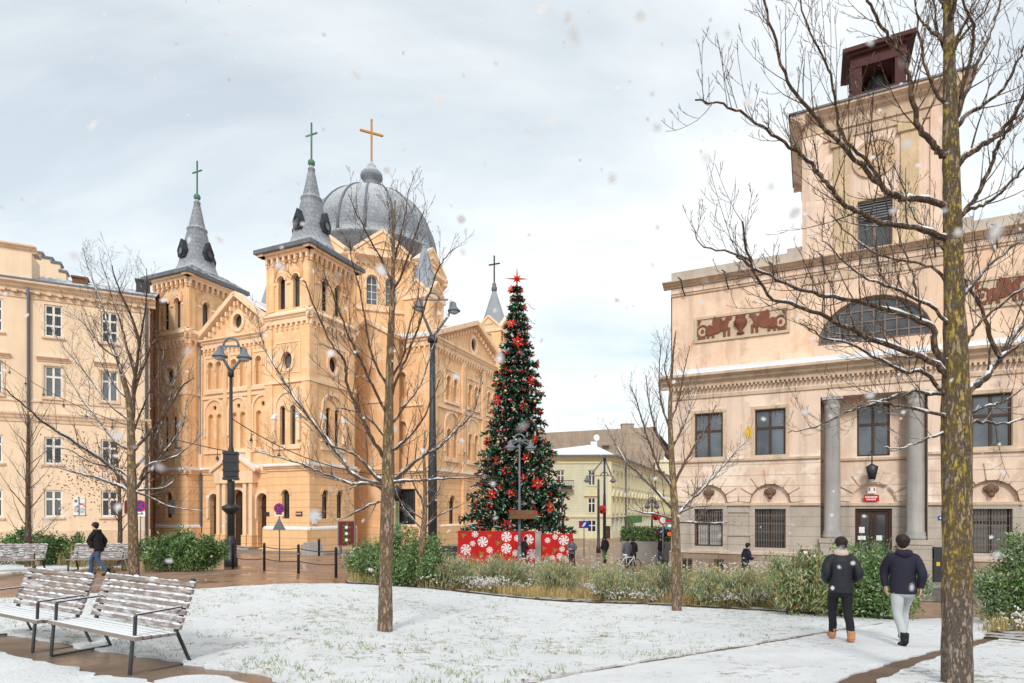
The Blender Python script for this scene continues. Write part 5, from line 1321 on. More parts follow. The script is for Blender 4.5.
tree_px('thin young tree with yellow lichened trunk beside the round green shrub',19,
  [(420.5,590),(421,575),(422,550),(424,525),(425,505),(425,480),(424,455),(425,430)],
  [7.5,7,7,6,4.5,3.5,2.5,1.2],[(3,(424,530),(412,518),(402,505),(395,488)),(3,(424,528),(436,517),(450,510),(465,503)),(3,(424,520),(410,510),(400,500)),(3,(425,510),(438,490),(446,470)),(3,(425,505),(414,485),(408,462))],
  11,MT['bark_mid'],MT['twig_pale'],dens=4,sub=.8,lvl=1,auto=12,autoL=1.2,autoz=(.45,.95))
tree_px('thin bare tree with upswept branches by the left hedge before the ground floor windows',24,
  [(27.5,570),(28,545),(28,510),(28,470),(28,440),(28,410)],[5.5,5,4.5,3.5,2.5,1],[],13,MT['bark_dark'],MT['twig'],dens=4,sub=1.0,lvl=1,auto=26,autoL=2.1,autoz=(.3,.97),low=.3)
TR7=tree_px('small young tree holding withered red leaves near the corner of the beige house',25,
  [(119.5,568),(120,545),(120,520),(119,490),(117,460),(116,440)],[5,4.5,4,3,2,1],[],17,MT['bark_dark'],MT['twig'],dens=4,sub=.9,lvl=1,auto=22,autoL=1.9,autoz=(.42,.97))
def red_leaves():
    m=MB(); rg=random.Random(3); c=W(105,478,25)
    for i in range(900):
        p=c+Vector((rg.gauss(0,1.0),rg.gauss(0,.8),rg.gauss(0,.8))); a=rdir(rg)*.05; b=rdir(rg)*.035
        m.add([p-a,p+b,p+a,p-b],[(0,1,2,3)])
    m.build('leaves',MT['leaf_red'],TR7)
red_leaves()
# ---------------------------------------------------------------- shrubs and planting
def leaf_at(m,p,d,L,w,mi=0,rg=rnd):
    s=d.cross(rdir(rg)).normalized()*w; m.add([p,p+d*L*.5+s,p+d*L,p+d*L*.5-s],[(0,1,2,3)],mi)
def shrub(name,label,px,d,wpx,hpx,n,mats,wts,leafL,seed,group=None,depth=.8,sprig=.5,stemm='bark_dark',upb=.55,lw=.2):
    rg=random.Random(seed); g=GD(px,d); rx=wpx*d/F/2; hz=hpx*d/F; T=thing(name,label,'shrub',g,rg.random()*0,group)
    m=MB(); st=MB()
    cl=[]
    for i in range(max(14,int(34*rx*depth))):
        a=rg.uniform(0,6.28); r=math.sqrt(rg.random()); x=math.cos(a)*r*rx; y=math.sin(a)*r*rx*depth
        top=hz*(1-.42*r*r)*rg.uniform(.72,1.12); cl.append((x,y,top))
    per=n//len(cl)
    for x,y,top in cl:
        b=g+Vector((x*.55,y*.55,-.05)); t=g+Vector((x*1.05,y*1.05,top)); st.tube([b,b.lerp(t,.5)+rdir(rg)*.06,t],[.012,.008,.003],4)
        for k in range(per):
            f=rg.random()**.7; p=b.lerp(t,.12+.88*f)+rdir(rg)*(.07+.20*hz*rg.random())*(1.05-.4*f)
            if p.z<g.z+.02: continue
            d=(rdir(rg)+Vector((x,y,0))*.4/max(rx,.1)+Vector((0,0,upb))).normalized()
            q=rg.random(); acc=0; mi=0
            for j,w_ in enumerate(wts):
                acc+=w_
                if q<acc: mi=j; break
            leaf_at(m,p,d,leafL*rg.uniform(.45,1.35),leafL*lw*rg.uniform(.7,1.2),mi,rg)
    
    for q_ in range(len(cl)*2):
        x,y,top=rg.choice(cl); b=g+Vector((x*.7,y*.7,top*.5)); t_=g+Vector((x*1.1+rg.gauss(0,.08),y*1.1+rg.gauss(0,.08),top*rg.uniform(1.0,1.22))); st.tube([b,b.lerp(t_,.5)+rdir(rg)*.03,t_],[.006,.004,.002],3)
    m.build('foliage',[MT[k] for k in mats],T); st.build('stem',MT[stemm],T); return T
shrub('green_shrub','wide dense green shrub in front of the church, beside the tall lamp post base',180,22.5,92,39,15000,('leaf','leaf_dark','leaf_frost'),(.5,.42,.08),.15,1,depth=.55,lw=.16)
shrub('green_shrub','long dark green hedge shrub behind the left benches by the beige house',40,26,120,34,12000,('leaf_dark','leaf','leaf_frost'),(.6,.35,.05),.15,2,depth=.4)
shrub('green_shrub','round green shrub behind the trunk of the lone lawn tree',400,19.5,104,55,16000,('leaf','leaf_dark','leaf_frost'),(.55,.33,.12),.13,3,depth=.7,lw=.15)
shrub('green_shrub','small dry brownish shrub between the two far benches',100,25,50,24,2400,('grass_tan','leaf','grass_ochre'),(.5,.2,.3),.16,31,depth=.6)
shrub('green_shrub','tall leafy green shrub behind the walker in the padded jacket',868,14.0,95,74,14000,('leaf','leaf_frost','leaf_dark'),(.55,.2,.25),.10,4,depth=.9)
shrub('green_shrub','leafy snow-flecked green shrub at the right edge of the photo',1018,12.5,66,86,13000,('leaf','leaf_frost','leaf_dark'),(.5,.28,.22),.09,5,depth=.9)
for i,(px,d,w,h) in enumerate(((450,18.5,54,40),(500,19.5,60,44),(556,19,70,46),(612,17.6,64,42),(660,17,66,46),(706,16,70,42),(745,15.4,70,46))):
    shrub('frosted_shrub','low frosted grey-green shrub in the planting bed behind the lawn',px,d+.9,w*.8,h*.8,3400,('leaf_frost','grass_green','grass_tan'),(.5,.3,.2),.17,40+i,group='frosted shrubs in the planting bed',depth=.8,upb=1.5,lw=.07)
shrub('frosted_shrub','green and ochre shrub in the bed just left of the walkers',800,14.6,78,60,6000,('leaf','grass_ochre','leaf_frost'),(.4,.3,.3),.17,60,depth=.8,upb=1.1,lw=.1)
def grasses():
    rg=random.Random(21); T=MB(); S=MB()
    def tuft(p,h,n,mi,spread=.35,seed=False):
        for i in range(n):
            a=rg.uniform(0,6.28); hh=h*rg.uniform(.55,1.1); lean=rg.uniform(.05,spread)*hh; o=Vector((rg.gauss(0,.08),rg.gauss(0,.08),0)); dx=Vector((math.cos(a),math.sin(a),0)); w=Vector((-dx.y,dx.x,0))*rg.uniform(.004,.009)
            p0=p+o; p1=p0+dx*lean*.35+Vector((0,0,hh*.6)); p2=p0+dx*lean*1.1+Vector((0,0,hh))
            T.add([p0-w,p0+w,p1+w*.8,p1-w*.8,p2],[(0,1,2,3),(3,2,4)],mi)
            if seed and i%2==0:
                for k in range(3):
                    q=p2+rdir(rg)*.03; r=rg.uniform(.012,.026); S.ball(q,r,4)
    for i in range(2300):
        t=rg.random(); px=350+t*565; edge=[(346,584),(430,589),(520,599),(640,605),(770,612),(902,621)]
        for a,b in zip(edge,edge[1:]):
            if a[0]<=px<=b[0]: ye=a[1]+(b[1]-a[1])*(px-a[0])/(b[0]-a[0])
        row=rg.random()**1.25; py=ye-1-row*26*(.45+.55*t)
        p=G(px,py); nz_=noise.noise(Vector((p.x*.45,p.y*.45,2)))
        if row<.35:
            tuft(p,rg.uniform(.25,.5),20,1 if nz_>-.1 else 0,.6,nz_>.0 and rg.random()<.75)
        else:
            tuft(p,rg.uniform(.6,1.1)*(1.0 if row<.7 else 1.1),20,(2 if nz_<.0 else 0) if rg.random()<.8 else 1,.35,rg.random()<.12)
    for px,py in ((520,590),(535,594),(505,588),(390,583),(375,582),(445,588),(620,598),(640,600),(560,597),(720,605),(480,590),(822,612)):
        for k in range(5): tuft(G(px+rg.uniform(-14,14),py+rg.uniform(-5,3)),rg.uniform(.4,.6),22,1,.9,True)
    for px,d in ((100,23),(120,22.6),(140,22.4),(84,24),(38,25.5),(40,25),(70,24.5)):
        for k in range(4): tuft(GD(px+rg.uniform(-10,10),d+rg.uniform(-.5,.5)),rg.uniform(.5,1.1),24,1 if px>50 else 0,.5,px>70)
    for k in range(60): tuft(G(rg.uniform(985,1060),rg.uniform(612,636)),rg.uniform(.2,.5),16,1,.7,rg.random()<.4)
    tag(T.build('ornamental_grass',[MT['grass_tan'],MT['grass_ochre'],MT['grass_green']]),'dry tan and green ornamental grass filling the planting beds','grass',kind='stuff')
    tag(S.build('seed_heads',MT['seed']),'pale snow-dusted seed heads above the bed grasses','seed heads',kind='stuff')
grasses()
# ---------------------------------------------------------------- Christmas tree
def xmas():
    rg=random.Random(5); d=42.0; g=GD(517,d); T=thing('christmas_tree','giant Christmas tree with red baubles and flowers and a red star on top','christmas tree',g)
    S=d/F; H=(552-279)*S; zb=(552-532)*S
    k=MB(); k.lathe(g,[(.45,-.2),(.4,2),(.12,H-.5),(.05,H)],10); k.build('trunk',MT['bark_dark'],T)
    Rz=lambda z:max(.3,(60-(z-zb)/(H-zb)*(60-3)) *S*(1.0-.12*math.sin(PI*min(1,max(0,(z-zb)/(H-zb))))))
    m=MB(); fr_=MB(); tips=[]
    nt=25
    for t in range(nt):
        f=t/(nt-1); z=zb+1.5+(H-zb-1.7)*f**.94; R=Rz(z); n=max(6,int(7+R*5.2))
        for i in range(n):
            an=2*PI*(i+rg.random()*.6)/n+t*.7; L=R*rg.uniform(.78,1.14); dr=.34+.2*(1-f)
            pts=[]; 
            for j in range(8):
                s=j/7; pts.append(g+Vector((math.cos(an)*L*s, math.sin(an)*L*s, z+.18*R*s*(1-s)*1.2-dr*L*.55*s*s+ (.1*R*max(0,s-.8)*3))))
            m.tube([pts[0],pts[4],pts[7]],[.03,.02,.01],3,0)
            ns=int(10+L*10)
            for q in range(ns):
                s=.15+.85*(q+rg.random())/ns; j=min(6,int(s*7)); p=pts[j].lerp(pts[j+1],s*7-j)
                ax=(pts[j+1]-pts[j]).normalized()
                for w in range(4):
                    dd=(ax*.8+rdir(rg)*.9+Vector((0,0,.05))).normalized(); LL=rg.uniform(.22,.42)*(.8+.4*(1-f)); sd=dd.cross(rdir(rg)).normalized()*.055
                    fm=fr_ if (rg.random()<.09+.09*s) else m
                    pp=p+rdir(rg)*.05; fm.add([pp-sd*.6,pp+dd*LL*.5-sd,pp+dd*LL,pp+dd*LL*.5+sd,pp+sd*.6],[(0,1,2,3,4)],0)
                if s>.55: tips.append((p,an,R))
    m.build('foliage',MT['fir'],T); fr_.build('frosted_tips',MT['fir_frost'],T)
    rg.shuffle(tips); vis=[t for t in tips if math.sin(t[1])<.25]
    used=[]
    def ok(p,mn):
        if any((p-q).length<mn for q in used): return False
        used.append(p); return True
    # red fabric flowers
    fl=MB(); 
    for i in range(6):
        a=2*PI*i/6; c,s=math.cos(a),math.sin(a); c2,s2=math.cos(a+.42),math.sin(a+.42); c3,s3=math.cos(a-.42),math.sin(a-.42)
        fl.add([(0,-.02,0),(c2*.24,-.07,s2*.24),(c*.42,-.02,s*.42),(c3*.24,-.07,s3*.24)],[(0,1,2,3)])
    fl.ball((0,-.06,0),.07,6,1)
    f0=fl.build('fabric_flower',[MT['bow'],MT['bauble_gold']],T,(0,0,0)); first=True; nfl=0
    for p,an,R in vis:
        if nfl>=46: break
        if not ok(p,.95): continue
        o=f0 if first else f0.copy()
        if not first: COL.objects.link(o); o.parent=T
        first=False; nfl+=1
        out=Vector((math.cos(an),math.sin(an),0)); o.location=p+out*.25-g+Vector((0,0,-.05)); o.rotation_euler=(rg.uniform(-.3,.3),rg.uniform(0,1),an+PI/2); s=rg.uniform(.75,1.15); o.scale=(s,s,s)
    bb=MB(); bb.ball((0,0,0),.12,8); bb.lathe((0,0,.11),[(.035,0),(.03,.05)],6); b0=bb.build('bauble',MT['bauble_red'],T,(0,0,0)); first=True; nb=0
    rest=MB(); used2=used[:]
    for p,an,R in vis:
        if any((p-q).length<.34 for q in used): continue
        used.append(p); out=Vector((math.cos(an),math.sin(an),0))
        if nb<52:
            o=b0 if first else b0.copy()
            if not first: COL.objects.link(o); o.parent=T
            first=False; nb+=1; o.location=p+out*.2-g-Vector((0,0,.14)); s=rg.uniform(.75,1.2); o.scale=(s,s,s)
        else:
            rest.ball(p+out*.2-Vector((0,0,.12)),rg.uniform(.07,.12),6,rg.choice((0,0,0,1,1,2)))
    back=[t for t in tips if math.sin(t[1])>=.25][:260]
    for p,an,R in back: rest.ball(p+Vector((math.cos(an),math.sin(an),0))*.2,rg.uniform(.08,.13),6,rg.choice((0,0,1,2)))
    for p,an,R in tips[300:520]: rest.ball(p+rdir(rg)*.25+Vector((math.cos(an),math.sin(an),0))*.15,rg.uniform(.04,.075),5,rg.choice((0,0,0,1,1,2,2)))
    r=rest.build('small_baubles',[MT['bauble_red'],MT['bauble_green'],MT['bauble_gold']],T); r['kind']='stuff'
    # hanging red ribbons under the lowest tier
    k=MB(); c=g+Vector((0,0,H+.55)); sf=Fr(c,(1,.05),(.05,-1)); 
    for i in range(8):
        a=2*PI*i/8; L=(.95 if i%2==0 else .42)*(.95 if i!=6 else 1.15); w=.14
        a1,a2=a+PI/8*1.0,a-PI/8*1.0
        tip=sf.P(math.cos(a)*L,0,math.sin(a)*L); q1=sf.P(math.cos(a1)*w*1.25,0,math.sin(a1)*w*1.25); q2=sf.P(math.cos(a2)*w*1.25,0,math.sin(a2)*w*1.25)
        for v in (.14,-.14): k.add([sf.P(0,v,0),q1,tip,q2],[(0,1,2),(0,2,3)])
    k.tube([g+Vector((0,0,H-.4)),c],.05,5); k.build('star',MT['star'],T)
    # curled wires near the tip
    k=MB()
    for j,zz in enumerate((1.4,2.4,3.4)):
        pts=[g+Vector((.4+.22*s,-.1,H-zz+.25*math.sin(s*1.3))) for s in range(5)]; k.tube(pts,.018,4)
    k.build('curled_wire',MT['greyiron'],T)
    # metal base struts
    k=MB()
    for i in range(6):
        a=i*PI/3; k.bar(g+Vector((0,0,2.6)),g+Vector((math.cos(a)*2.0,math.sin(a)*2.0,.0)),.14)
    k.build('stand',MT['greyiron'],T)
    return g,d
xg,xd=xmas()
def fence_panels():
    rg=random.Random(8); d=37.0
    def panel(px0,px1,py0,py1,label,seed,slope=0.0):
        a=W(px0,py1,d); b=W(px1,py1,d); f=Fr((a.x,a.y,0),(1,.0),(.0,-1)); z0=gz(a.x,d)+.0; z1=a.z; z0=min(z0,W(px0,py1,d).z); z1=W(px0,py0,d).z; w=b.x-a.x
        T=thing('printed_fence_panel',label,'fence panel',(a.x+w/2,d,z0)); k=MB()
        k.box(f,0,w,-.06,0,z0,z1,0); r=random.Random(seed); pl=[]
        for q in range(1,int(w/1.25)+1): k.box(f,w*q/(int(w/1.25)+1)-.012,w*q/(int(w/1.25)+1)+.012,0,.004,z0,z1,5)
        tries=0
        while tries<900:
            tries+=1; rr=r.choice((.32,.32,.2,.2,.17)); u,z=r.uniform(rr*.6,w-rr*.6),r.uniform(z0+rr*.8,z1-rr*.8)
            if any(math.hypot(u-p,z-q)<rr+s+.06 for p,q,s in pl): continue
            pl.append((u,z,rr)); kind=r.random()
            if kind<.42 or rr>.3:
                k.prism(f,circ(u,z,rr,None,20),.002,.012,1)
                for i in range(7):
                    t=2*PI*i/7; k.prism(f,[(u+rr*.12*math.cos(t),z+rr*.12*math.sin(t)),(u+rr*.55*math.cos(t+.15),z+rr*.55*math.sin(t+.15)),(u+rr*.97*math.cos(t+.42),z+rr*.97*math.sin(t+.42)),(u+rr*.97*math.cos(t+.78),z+rr*.97*math.sin(t+.78)),(u+rr*.5*math.cos(t+.42),z+rr*.5*math.sin(t+.42))],.012,.018,2)
            elif kind<.78:
                for t in (.4,2.4,4.3):
                    c,s=math.cos(t),math.sin(t); k.prism(f,[(u,z),(u+rr*(.5*c-.35*s),z+rr*(.5*s+.35*c)),(u+rr*1.1*c,z+rr*1.1*s),(u+rr*(.5*c+.35*s),z+rr*(.5*s-.35*c))],.002,.012,3)
                for t in (0,2,4): k.prism(f,circ(u+.05*math.cos(t),z+.05*math.sin(t),.05,None,8),.012,.02,4)
            elif kind<.9:
                t=r.uniform(.5,1.2); c,s=math.cos(t),math.sin(t)
                P=[(u-rr*c+j*rr*.5*c,z-rr*s+j*rr*.5*s) for j in range(5)]+[(u+rr*1.25*c-.08,z+rr*1.1*s+.08),(u+rr*.9*c-.22,z+rr*s+.03)]
                for j in range(len(P)-1):
                    (x0,y0),(x1,y1)=P[j],P[j+1]; nx,ny=-(y1-y0),(x1-x0); q=math.hypot(nx,ny) or 1; nx,ny=nx/q*.045,ny/q*.045
                    k.prism(f,[(x0-nx,y0-ny),(x1-nx,y1-ny),(x1+nx,y1+ny),(x0+nx,y0+ny)],.002,.012,1 if j%2==0 else 2)
            else: k.prism(f,circ(u,z,rr*.45,None,10),.002,.012,4)
        k.build('printed_board',[MT['red'],MT['white'],MT['bow'],MT['greenp'],MT['orange'],MT['poster']],T)
        for u in (.04,w-.04):
            q=MB(); q.box(f,u-.05,u+.05,-.16,-.06,z0-.2,z1+.02); q.build('post',MT['greyiron'],T)
    panel(458,535.5,531,559,'longer red fence panel printed with white sweets below the Christmas tree',4)
    panel(540,573,534,559,'shorter red fence panel printed with white sweets right of the grey post',9)
    p=W(538,560,36.9); k=MB(); k.box(Fr(p,(1,0),(0,-1)),-.17,.17,-.1,.1,-.2,W(538,532.5,36.9).z-p.z); k.box(Fr(p,(1,0),(0,-1)),-.2,.2,-.13,.13,W(538,532.5,36.9).z-p.z,W(538,532.5,36.9).z-p.z+.07)
    tag(k.build('concrete_post',MT['column'],origin=p),'square grey concrete post between the two red printed fence panels','post')
    # second row behind: side panel, stall plinth boxes under the tree
fence_panels()
# ---------------------------------------------------------------- lamps
def lamp_head(k,g,c,R,fr=None):
    k.lathe(c,[(.05,.42),(.11,.36),(.13,.2),(.26,.06),(.32,.0),(.31,-.03)],12,0); g.lathe(c,[(.22,-.03),(.19,-.12),(.08,-.17)],10,0)
def fork_lamp(label,px,d,ytop,yh,w0,w1,cab=None,ring=None,mat='iron',headpx=((-10,-.0),(12,-.0)),base=True,ybase=None):
    g=GD(px,d); T=thing('street_lamp',label,'street lamp',g); S=d/F
    zt=W(px,ytop,d).z; zh=W(px,yh,d).z; k=MB()
    r0=w0*S/2; r1=w1*S/2
    if base:
        k.lathe(g,[(r0*1.9,-.1),(r0*1.9,.35),(r0*1.6,.4),(r0*1.6,1.0),(r0*1.25,1.15),(r0*1.1,1.3)],8)
    zz=[(r0,-.1),(r0,(zt-g.z)*.42),(r0*.8,(zt-g.z)*.6),(r1,(zt-g.z)*.62),(r1*.85,zt-g.z)]
    k.lathe(g,zz,12); k.lathe(g,[(r1*1.5,zt-g.z-.2),(r1*1.6,zt-g.z),(r1,zt-g.z+.1)],10); k.build('post',MT[mat],T)
    if ring:
        q=MB(); z=W(px,ring,d).z-g.z; q.lathe(g,[(r0*1.1,z-.25),(r0*2.4,z-.06),(r0*2.5,z+.06),(r0*1.2,z+.16)],14); q.build('collar',MT[mat],T)
    if cab:
        q=MB(); za,zb=W(px,cab[1],d).z,W(px,cab[0],d).z; f=Fr((g.x,g.y,0),(.95,.3),(.3,-.95)); hw=6.5*S
        q.box(f,-hw,hw,-hw*.9,hw*.9,za+(zb-za)*.12,zb-(zb-za)*.12); 
        for a,b in ((0,.1),(.3,.38),(.62,.7),(.9,1)): q.box(f,-hw*1.08,hw*1.08,-hw,hw,za+(zb-za)*a,za+(zb-za)*b)
        q.build('speaker_box',MT[mat],T)
    top=Vector((g.x,g.y,zt))
    for i,(dx,dy) in enumerate(headpx):
        h=Vector((g.x+dx*S,g.y+dx*S*.25,zh)); b=MB(); b.tube([top,top.lerp(h,.75)+Vector((0,0,.1)),h+Vector((-.15*(1 if dx>0 else -1),0,.42)),h+Vector((0,0,.42))],[.07,.06,.05,.05],6); b.build('arm',MT['greyiron'],T)
        k=MB(); gl=MB(); lamp_head(k,gl,h,0); ho=k.build('lamp_head',MT['greyiron'],T); gl.build('lamp_glass',MT['glass_lamp'],ho)
    b=MB(); hL=Vector((g.x+headpx[0][0]*S*.75,g.y,zh+.45)); hR=Vector((g.x+headpx[-1][0]*S*.75,g.y,zh+.45)); b.bar(hL,hR,.07)
    if len(headpx)>1 and headpx[0][0]<0:
        c=top.copy(); c.z=zh+.45; b.tube([c+Vector((math.cos(t)*.32,0,math.sin(t)*.34)) for t in [PI*i/8 for i in range(9)]],.05,6)
    b.build('crossbar',MT['greyiron'],T); return T,g
L1,L1g=fork_lamp('tall black lamp post with a speaker box and collar in front of the church doors',231,25,372,357,7,3.6,(452,480),508)
L2,L2g=fork_lamp('tall dark lamp post rising behind the thin lichened tree and the church corner',432.5,29,338,309,9,6.5,None,None,headpx=((-13,0),(21,0)))
L3,L3g=fork_lamp('slim grey lamp post with a brown board standing before the Christmas tree',519.5,34.5,440,448,2.8,2.0,None,None,'greyiron',((-9,0),(11,0)))
bd=W(523,514.5,34.2); k=MB(); k.box(Fr(bd,(1,0),(0,-1)),-.78,.75,.1,.17,-.25,.25); tag(k.build('wooden_board',MT['brickend'],origin=bd),'brown wooden board fixed on the slim grey lamp post by the Christmas tree','board')
fork_lamp('dark street lamp with two lanterns in front of the yellow house',604.5,52,458,481,3.2,2.2,None,None,'iron',((-18,0),(9,0)))
fork_lamp('short dark street lamp near the shop canopy of the yellow house',652,50,500,507,2.2,1.6,None,None,'iron',((-5,0),(5,0)))
def pole(label,px,d,ytop,w,mat='iron',name='post',cat='post'):
    g=GD(px,d); k=MB(); z=W(px,ytop,d).z-g.z; r=w*d/F/2; k.lathe(g,[(r*1.8,-.1),(r*1.8,.5),(r*1.1,.6),(r,z*.5),(r*.8,z),(0,z+.1)],10); return tag(k.build(name,MT[mat],origin=g),label,cat)
pole('thin dark tram pole left of the two-lantern lamp by the yellow house',598.5,50,480,2.6)
g=GD(397,33); T=thing('lantern_post','short green cast iron lantern post half hidden behind the round shrub',"lamp post",g)
k=MB(); zt=W(397,492,33).z-g.z; k.lathe(g,[(.22,-.1),(.22,.6),(.12,.7),(.1,zt*.5),(.16,zt*.52),(.09,zt*.56),(.08,zt-.6),(.14,zt-.5)],12); k.build('post',MT['verdigris'],T)
k=MB(); k.lathe(g,[(.12,zt-.5),(.24,zt+.05),(.26,zt+.08),(.1,zt+.3),(.03,zt+.4)],8); k.build('lantern',MT['iron'],T)
# red flower balls on the far lamps
for px,py,d,lab in ((602,509.5,51.6,'red flower ball hanging on the dark two-lantern street lamp'),(655.8,516,49.6,'red flower ball hanging on the short street lamp near the shop canopy')):
    c=W(px,py,d); k=MB(); rg=random.Random(2)
    k.ball(c,.2,8)
    for i in range(60): q=rdir(rg)*.3; k.ball(c+q,.08,5)
    k.tube([c,c+Vector((.25,.1,.1))],.04,5); tag(k.build('flower_ball',MT['bow'],origin=c),lab,'decoration')
# ---------------------------------------------------------------- benches
def make_bench(label,loc,rot,group):
    T=thing('park_bench',label,'bench',loc,rot,group); L=2.0
    sw,bw=.07,.072
    for s,(y,z) in enumerate([(-.02,.445),(.075,.437),(.17,.43),(.265,.424),(.36,.42)]):
        k=MB(); k.box(Fr((0,y,z),(1,0),(0,-1)),0,L,-sw/2,sw/2,-.045 if s==0 else -.03,0); k.build('seat_slat',MT['slat'],T,(0,0,0))
    th=math.radians(20)
    for s in range(7):
        h=.05+s*.083; k=MB(); y=.43+math.sin(th)*h; z=.42+math.cos(th)*h
        q=[]; 
        c=Vector((0,y,z)); a=Vector((0,math.sin(th),math.cos(th)))*(.027); n=Vector((0,-math.cos(th),math.sin(th)))*.016
        for x in (0,L):
            for e in (-a-n,a-n,a+n,-a+n): q.append(c+e+Vector((x,0,0)))
        k.add(q,[(0,1,2,3),(4,7,6,5),(0,4,5,1),(1,5,6,2),(2,6,7,3),(3,7,4,0)])
        x=0.0
        while x<L-.02:
            w_=min(L-x,rnd.uniform(.05,.3)); h_=rnd.uniform(.006,.02)
            if rnd.random()<.85: k.tube([c+a+Vector((x,-.004,0)),c+a+Vector((x+w_*.3,-.004,h_*.5)),c+a+Vector((x+w_*.7,-.004,h_*.4)),c+a+Vector((x+w_,-.004,0))],[.006,h_,h_,.006],6,1)
            x+=w_
        k.build('back_slat',[MT['slat_back'],MT['snowroof']],T,(0,0,0))
    for i,x in enumerate((.10,L-.10)):
        k=MB(); w,t=.055,.018
        P=[(-.03,.40),(-.06,.0),(.62,.0),(.46,.39)]
        for (y0,z0),(y1,z1) in zip(P,P[1:]): k.bar((x,y0,z0+.012),(x,y1,z1+.012),w,t,0,(0,-(z1-z0),(y1-y0)))
        k.bar((x,-.05,.405),(x,.45,.385),w,.03); k.bar((x,.44,.39),(x,.66,1.0),w,.03,0,(0,-.9,.33)); k.build('leg_frame',MT['iron'],T,(0,0,0))
        k=MB(); k.bar((x,-.01,.42),(x,.0,.66),.045,.02,0,(0,1,0)); k.bar((x,.0,.67),(x,.54,.69),.05,.018); k.build('armrest',MT['ironsnow'],T,(0,0,0))
    return T
def bench_at(label,a,b,group):
    """front feet at ground points a (left) and b (right)"""
    d=(b-a); d.z=0; d.normalize(); rot=math.atan2(d.y,d.x); c=a-d*.10; back=Vector((-d.y,d.x,0))
    q=c+back*.06; return make_bench(label,(q.x,q.y,gz(c.x,c.y)+.015),rot,group)
fa,fb=G(51,658),G(138,678)
dv=(fb-fa); dv.z=0; dv.normalize(); fb=fa+dv*1.8
bench_at('slatted snowy bench with dark metal legs, the right one of the front two',fa,fb,'snowy park benches')
a2=fa-dv*2.3; bench_at('slatted snowy bench with dark metal legs, at the left edge beside the other front bench',Vector((a2.x,a2.y,gz(a2.x,a2.y))),Vector((a2.x,a2.y,0))+dv*1.8,'snowy park benches')
q=G(68,572); q2=G(119,571.5); dd=(q2-q); dd.z=0; dd.normalize(); bench_at('distant snowy bench behind the pedestrian in a dark coat by the dry brown shrub',q,q+dd*1.8,'snowy park benches')
q=G(-24,573.5); bench_at('distant snowy bench cut by the left edge of the photo near the hedge',q,q+dd*1.8,'snowy park benches')
# ---------------------------------------------------------------- low rail beside the plaza
def low_rail():
    a,b=GD(233,23.5),GD(336,20.5); T=thing('cable_railing','low dark cable railing running along the paved strip before the church','railing',a)
    n=4
    P=[a.lerp(b,i/(n-1)) for i in range(n)]
    for p in P:
        k=MB(); z=gz(p.x,p.y); k.lathe(Vector((p.x,p.y,z)),[(.05,-.1),(.05,1.0),(.06,1.02),(.0,1.06)],8); k.build('post',MT['iron'],T)
    for h in (.45,.9):
        k=MB()
        for p,q in zip(P,P[1:]):
            pts=[]
            for i in range(7):
                t=i/6; r=p.lerp(q,t); pts.append(Vector((r.x,r.y,gz(r.x,r.y)+h-.25*t*(1-t))))
            k.tube(pts,.016,5)
        k.build('cable',MT['iron'],T)
low_rail()
def sign_post(label,px,d,parts,ytop,w=.035,name='traffic_sign'):
    g=GD(px,d); T=thing(name,label,'sign',g); z=W(px,ytop,d).z; k=MB(); k.tube([g-Vector((0,0,.1)),Vector((g.x,g.y,z))],w,8); k.build('pole',MT['greyiron'],T)
    f=Fr((g.x,g.y,0),(1,0),(0,-1))
    for kind,py,r in parts:
        k=MB(); zc=W(px,py,d).z
        if kind=='nostop':
            k.prism(f,circ(0,zc,r,None,20),w,w+.03,0); k.prism(f,circ(0,zc,r*.8,None,20),w+.03,w+.036,1)
            for s in (1,-1): k.prism(f,[(-r*.62,zc-s*r*.5),(-r*.5,zc-s*r*.62),(r*.62,zc+s*r*.5),(r*.5,zc+s*r*.62)],w+.036+.001*s,w+.042+.001*s,0)
            k.build('round_plate',[MT['red'],MT['blue']],T)
        elif kind=='plate': k.box(f,-r,r,w,w+.02,zc-r*.45,zc+r*.45,0); k.box(f,-r*.7,r*.7,w+.02,w+.024,zc-.03,zc+.03,1); k.build('plate',[MT['white'],MT['iron']],T)
        elif kind=='tri': k.prism(f,[(-r,zc-r*.9),(r,zc-r*.9),(0,zc+r)],w,w+.03,0); k.build('triangle_plate',[MT['greyiron']],T)
        elif kind=='nogo': k.prism(f,circ(0,zc,r,None,20),w,w+.03,0); k.prism(f,circ(0,zc,r*.72,None,20),w+.03,w+.036,1); k.build('round_plate',[MT['red'],MT['white']],T)
        elif kind=='bluebox': k.box(f,-r*1.3,r*1.3,w,w+.03,zc-r*.9,zc+r*.9,0); k.prism(f,[(-r*.6,zc-r*.5),(0,zc-r*.5),(r*.6,zc+r*.5),(0,zc+r*.5)],w+.03,w+.035,1); k.box(f,-r*1.1,-r*.7,w+.03,w+.035,zc-r*.6,zc+r*.6,2); k.build('board',[MT['blue'],MT['white'],MT['red']],T)
    return T
sign_post('no stopping sign on a thin pole with a grey triangle in front of the church',279.5,30,(('nostop',508.5,.26),('plate',514,.23),('tri',524,.33)),503)
sign_post('no stopping sign beside the mossy trunk at the corner of the beige house',140.5,38,(('nostop',506,.38),('plate',514,.32)),500)
sign_post('blue direction sign board in front of the yellow house next to the red fence',584,46,(('bluebox',524.5,.3),),519)
sign_post('round red-ringed traffic sign near the left corner of the pink hall',663,33,(('nogo',520,.26),),514)
sign_post('small blue parking sign below the red-ringed sign by the hall corner',661,40,(('bluebox',531.5,.18),),528)
